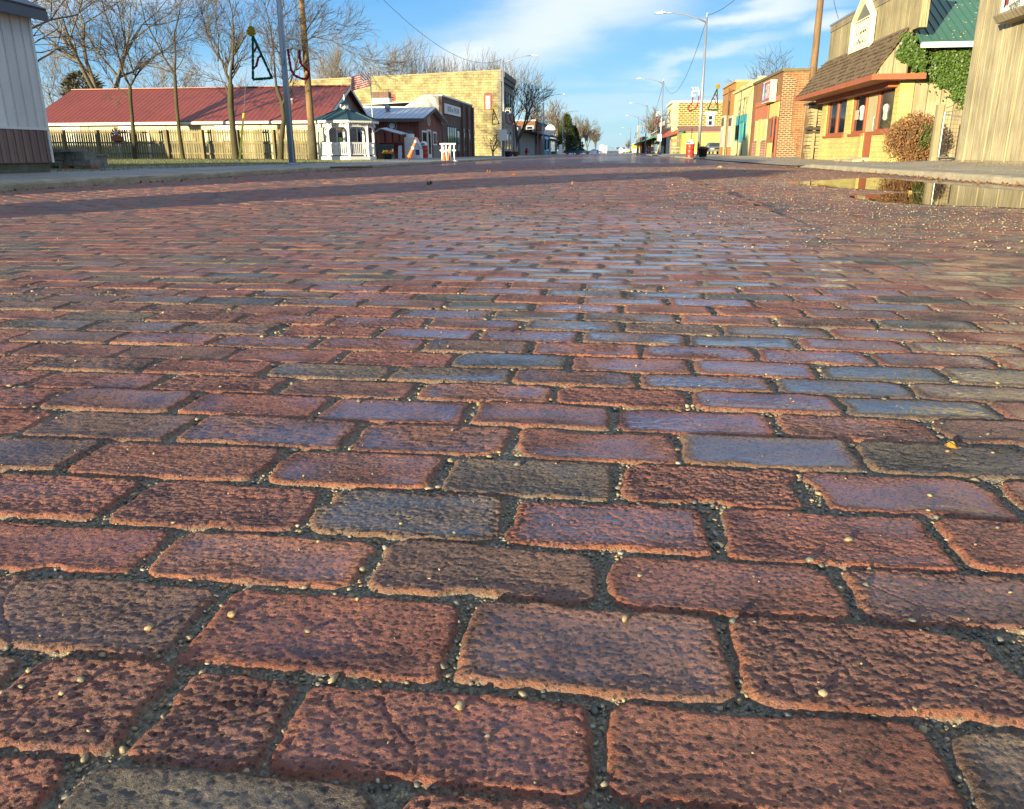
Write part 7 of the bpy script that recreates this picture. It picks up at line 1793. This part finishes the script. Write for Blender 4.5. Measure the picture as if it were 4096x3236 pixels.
# ================================================================== TREES
K = lambda s: [(p[0], p[1], p[2]) for p in s]
hero_tree('slim bare tree nearest the metal building, before the dark stretch of fence', 43.6, [[(539, 622, .15), (530, 490, .125), (522, 405, .115), (520, 347, .11)],
  [(520, 347, .075), (500, 285, .06), (482, 165, .045), (455, 60, .03), (440, -40, .02)], [(520, 347, .075), (537, 300, .06), (572, 240, .045), (640, 190, .03), (690, 150, .02)],
  [(516, 388, .04), (440, 335, .03), (380, 260, .022), (330, 180, .012)], [(537, 300, .05), (520, 200, .04), (508, 80, .03), (500, -30, .02)]], 11)
hero_tree('slim bare tree second from the metal building, forking above the red roof', 43.4, [[(732, 634, .15), (716, 520, .12), (706, 420, .11), (699, 295, .10)],
  [(699, 295, .07), (662, 230, .055), (636, 165, .045), (602, 90, .03), (590, 0, .02)], [(699, 295, .07), (707, 220, .055), (705, 145, .045), (730, 60, .03), (745, -20, .02)], [(694, 292, .045), (640, 272, .035), (600, 265, .025), (540, 250, .012)]], 12)
hero_tree('stout bare tree in the middle of the fence with many upright limbs', 43.2, [[(945, 642, .24), (932, 520, .19), (923, 430, .20), (922, 335, .17)],
  [(922, 335, .11), (895, 290, .09), (870, 240, .075), (832, 200, .06), (790, 120, .045), (760, 40, .03), (740, -30, .02)], [(922, 335, .10), (931, 280, .085), (945, 225, .075), (955, 150, .055), (955, 60, .035), (940, -30, .02)],
  [(931, 280, .07), (945, 225, .065), (1000, 160, .05), (1030, 135, .035), (1100, 150, .025), (1160, 156, .012)], [(872, 245, .05), (868, 150, .04), (850, 60, .025), (845, -20, .015)], [(915, 380, .05), (900, 330, .04), (860, 318, .025)]], 13)
hero_tree('crooked bare tree just behind the nearest left lamp post', 43.0, [[(1122, 648, .22), (1126, 560, .16), (1136, 470, .14), (1128, 410, .13), (1105, 345, .11)],
  [(1105, 345, .08), (1092, 280, .06), (1080, 200, .05), (1060, 100, .035), (1030, 10, .02)], [(1130, 420, .09), (1155, 380, .085), (1165, 330, .08), (1157, 250, .07), (1158, 130, .05), (1185, 40, .035), (1200, -30, .02)],
  [(1160, 330, .06), (1190, 280, .05), (1232, 150, .04), (1300, 60, .025), (1350, 10, .015)], [(1160, 200, .05), (1260, 148, .035), (1340, 168, .025), (1400, 205, .012)]], 14)
def at_px(px, Y): q = gy(px, 610, Y); return (q[0], Y, zl(q[0])-.05 if q[0] < 0 else zr(q[0], Y)-.05)
big = dict(mats=(m_bark, m_twig))
tree('large spreading bare tree whose limbs rise behind the red roof', at_px(470, 66), 20.5, 3, r0=.36, kids=(8, 7, 6, 5), top=4, rmin=.014, trunk=.30, lean=(-.12, 0), spread=(.4, 1.0), **big)
tree('large bare tree reaching in from behind the metal building', at_px(60, 40), 17., 4, r0=.32, kids=(8, 7, 6, 5), top=4, rmin=.009, trunk=.25, spread=(.5, 1.1), **big)
t1 = tree('pale bare tree above the left part of the red roof', at_px(640, 105), 16, 5, r0=.25, kids=(7, 6, 5, 5), top=4, rmin=.017, trunk=.22, **big)
dup(t1, at_px(800, 112), 'pale bare tree above the middle of the red roof', 1.9, .95)
dup(t1, at_px(1010, 120), 'pale bare tree seen behind the nearest left lamp', 4.0, .9)
dup(t1, at_px(300, 95), 'pale bare tree between the big tree and the evergreen', 2.6, 1.0)
evergreen('dark rounded evergreen peeping over the far end of the red roof', at_px(372, 74), 7.4, 4.0, 6, (.11, .10, .06), n=2600, conical=False)
t2 = tree('wide bare tree over the left half of the limestone parapet', at_px(1425, 152), 24, 8, r0=.38, kids=(8, 7, 6, 5), top=4, rmin=.024, trunk=.3, up=.10, spread=(.3, .75), **big)
dup(t2, at_px(1570, 150), 'second wide bare tree over the limestone parapet, by the flagpole', 2.2, .97)
dup(t2, at_px(1310, 148), 'bare tree over the end of the limestone parapet behind the wooden pole', 3.7, .86)
t3 = tree('upright bushy bare tree over the right half of the limestone parapet, leftmost', at_px(1680, 152), 21., 9, r0=.22, kids=(7, 6, 5, 4), top=4, rmin=.018, trunk=.45, up=.20, spread=(.2, .5), **big)
for i, (px, sc_, w_) in enumerate(((1745, .98, 'second'), (1815, 1.0, 'third'), (1885, .97, 'fourth'), (1950, 1.02, 'rightmost'))):
    dup(t3, at_px(px, 151+i), 'upright bushy bare tree over the right half of the limestone parapet, '+w_, 1.3*i+.6, sc_)
tree('dark bare tree leaning right, past the corner of the limestone building', at_px(2052, 128), 15.5, 17, r0=.34, kids=(8, 7, 6, 5), top=4, rmin=.02, trunk=.24, lean=(.30, 0), up=.10, spread=(.3, .8), mats=(m_bark, m_twig))
tree('small bare tree in front of the limestone wall', at_px(1972, 101), 4.1, 18, r0=.13, kids=(6, 5, 5, 4), top=3, rmin=.012, trunk=.22, spread=(.5, 1.0), mats=(m_bark, m_twig_d))
t4 = tree('bare tree rising behind the dark brick building', at_px(2140, 215), 13.5, 19, r0=.3, kids=(8, 7, 6, 4), top=4, rmin=.034, trunk=.28, up=.12, spread=(.3, .75), **big)
dup(t4, at_px(2222, 235), 'bare tree rising behind the mansard shop', 2.0, 1.15)
for i, (px, Y, s_, lab) in enumerate(((2318, 275, .95, 'tawny bare tree right of the evergreens on the left side'), (2348, 300, .95, 'second tawny bare tree down the left side'), (2380, 320, .8, 'last bare tree on the left, leaning over the far cars'), (2255, 290, 1.0, 'bare tree hidden behind the evergreens'))):
    dup(t4, at_px(px, Y), lab, 1.1+i*1.7, s_)
evergreen('tall green evergreen tree on the left side of the far street', at_px(2266, 206), 9.2, 5.2, 22, (.085, .12, .03))
evergreen('shorter dark evergreen tree beside the tall one', at_px(2294, 212), 6.8, 5.0, 23, (.045, .075, .025))
tree('bare tree behind the orange brick and lemon shops', at_px(3060, 98), 13., 25, r0=.24, kids=(8, 7, 6, 5), top=4, rmin=.016, trunk=.35, mats=(m_bark, m_twig_d))
dup(t4, at_px(2612, 300), 'bare tree behind the green awning on the right', 3.1, 1.2); dup(t4, at_px(2650, 320), 'bare tree behind the mural building on the right', .4, 1.1)
dup(t4, at_px(2512, 430), 'small bare tree at the far end of the right side', 5.1, .5)
evergreen('low dark tree at the far end of the street, left of the road', at_px(2434, 640), 4.6, 9., 26, (.05, .055, .04), n=700, conical=False); evergreen('low dark tree at the far end of the street, right of the road', at_px(2474, 600), 3.2, 5., 27, (.05, .055, .04), n=500, conical=False)

# ================================================================== FALLEN LEAVES AND LITTER
def leaf_mesh(s, curl, seed):
    R = random.Random(seed); m = MB(); n = 10; pts = []
    for i in range(n):
        t = 2*pi*i/n; r = s*(.55+.45*abs(cos(t)))*R.uniform(.8, 1.1); pts.append((r*cos(t), r*.6*sin(t), curl*(sin(t)**2)*s+curl*.3*s*R.random()+.003))
    o = len(m.v); m.v += [(0, 0, .003)]+pts; m.f += [(0, 1+i, 1+(i+1) % n) for i in range(n)]
    m.v += [(x, y, z+.0015) for x, y, z in m.v[:n+1]]; m.f += [(n+1, n+2+(i+1) % n, n+2+i) for i in range(n)]
    m.tube([(-s, 0, .004), (-s*1.6, s*.1, .006)], s*.03, 4); return m
leafs = [(2052, 703, .055, 'orange curled dry leaf on the bricks in the middle distance', (.28, .10, .03)), (1717, 741, .07, 'dark curled leaf on the bricks left of the middle', (.12, .06, .04)), (3800, 1800, .009, 'small amber leaf on the near bricks at the right', (.50, .26, .03)),
         (1955, 690, .07, 'pale orange leaf by the edge of the far shade', (.45, .24, .10)), (3640, 772, .035, 'yellow leaf at the tip of the lower puddle arm', (.5, .36, .10)), (2880, 672, .08, 'pale leaf on the gravelly bricks below the right corner', (.5, .42, .2))]
lg = 'fallen leaves lying singly on the street'
for i, (px, py, s_, lab, cc) in enumerate(leafs):
    q = gz(px, py, 0.)
    for _ in range(4): q = gz(px, py, float(road_z(np.array([q[0]]), np.array([q[1]]))[0]))
    m = leaf_mesh(s_*.8, .7, i); a = i*1.3; m.v = [(x*cos(a)-y*sin(a)+q[0], x*sin(a)+y*cos(a)+q[1], z+q[2]) for x, y, z in m.v]
    single('fallen_leaf', lab, 'leaf', m, mat('leaf %d' % i, cc, .7, darker(cc, .5), 30, bump=.2), q, lg)
def litter(n, fx, y0, y1, seed, smax=.05):
    g = np.random.default_rng(seed); y = g.uniform(y0, y1, n); x = fx(g, n, y)
    z = road_z(x, y)+.004; s = g.uniform(.012, smax, n); a = g.uniform(0, 2*pi, n); t = g.normal(0, .5, n)
    dx, dy = np.cos(a)*s, np.sin(a)*s; ex, ey = -np.sin(a)*s*.5, np.cos(a)*s*.5; dz = np.abs(t)*s
    return np.stack([np.stack([x-dx, y-dy, z], 1), np.stack([x+ex, y+ey, z+dz*.3+.004], 1), np.stack([x+dx, y+dy, z+dz+.004], 1), np.stack([x-ex, y-ey, z+.006], 1)], 1).reshape(-1, 3)
patch = lambda y, k: np.clip(vnoise(y*.35, y*0+k, 9)*2, 0, 1)
P = np.concatenate([litter(1800, lambda g, n, y: -9.26+g.exponential(.10, n)*(1+4*patch(y, 3.)), 9, 60, 1), litter(1500, lambda g, n, y: 5.40-g.exponential(.07, n)*(1+2*patch(y, 7.)), 7, 27, 2, .045), litter(500, lambda g, n, y: g.uniform(-9, 5, n), 8, 60, 4, .03)])
lme = mesh_np('leaf_litter', P, np.arange(len(P)).reshape(-1, 4)); lme.materials.append(m_leafbrown)
o = bpy.data.objects.new('leaf_litter', lme); COL.objects.link(o); o['kind'] = 'stuff'
g = np.random.default_rng(77); n = 1400                       # leaves drifted on the right pavement
y = g.uniform(12, 48, n); x = np.where(g.random(n) < .5, g.uniform(5.9, 8.5, n), 9.2-g.exponential(.5, n)); x = np.where((y < 23) & (x > 8.5), 8.4, x)
z = np.array([zr(a, b_) for a, b_ in zip(x, y)])+.018; s = g.uniform(.012, .035, n); a = g.uniform(0, 2*pi, n)
P = np.stack([np.stack([x-np.cos(a)*s, y-np.sin(a)*s, z], 1), np.stack([x-np.sin(a)*s*.5, y+np.cos(a)*s*.5, z+s*.4], 1), np.stack([x+np.cos(a)*s, y+np.sin(a)*s, z+s*.7], 1), np.stack([x+np.sin(a)*s*.5, y-np.cos(a)*s*.5, z+.004], 1)], 1).reshape(-1, 3)
lme = mesh_np('leaf_litter', P, np.arange(len(P)).reshape(-1, 4)); lme.materials.append(mat('tan leaves', (.42, .28, .11), .8, (.22, .13, .05), 12, bump=0))
o = bpy.data.objects.new('leaf_litter', lme); COL.objects.link(o); o['kind'] = 'stuff'
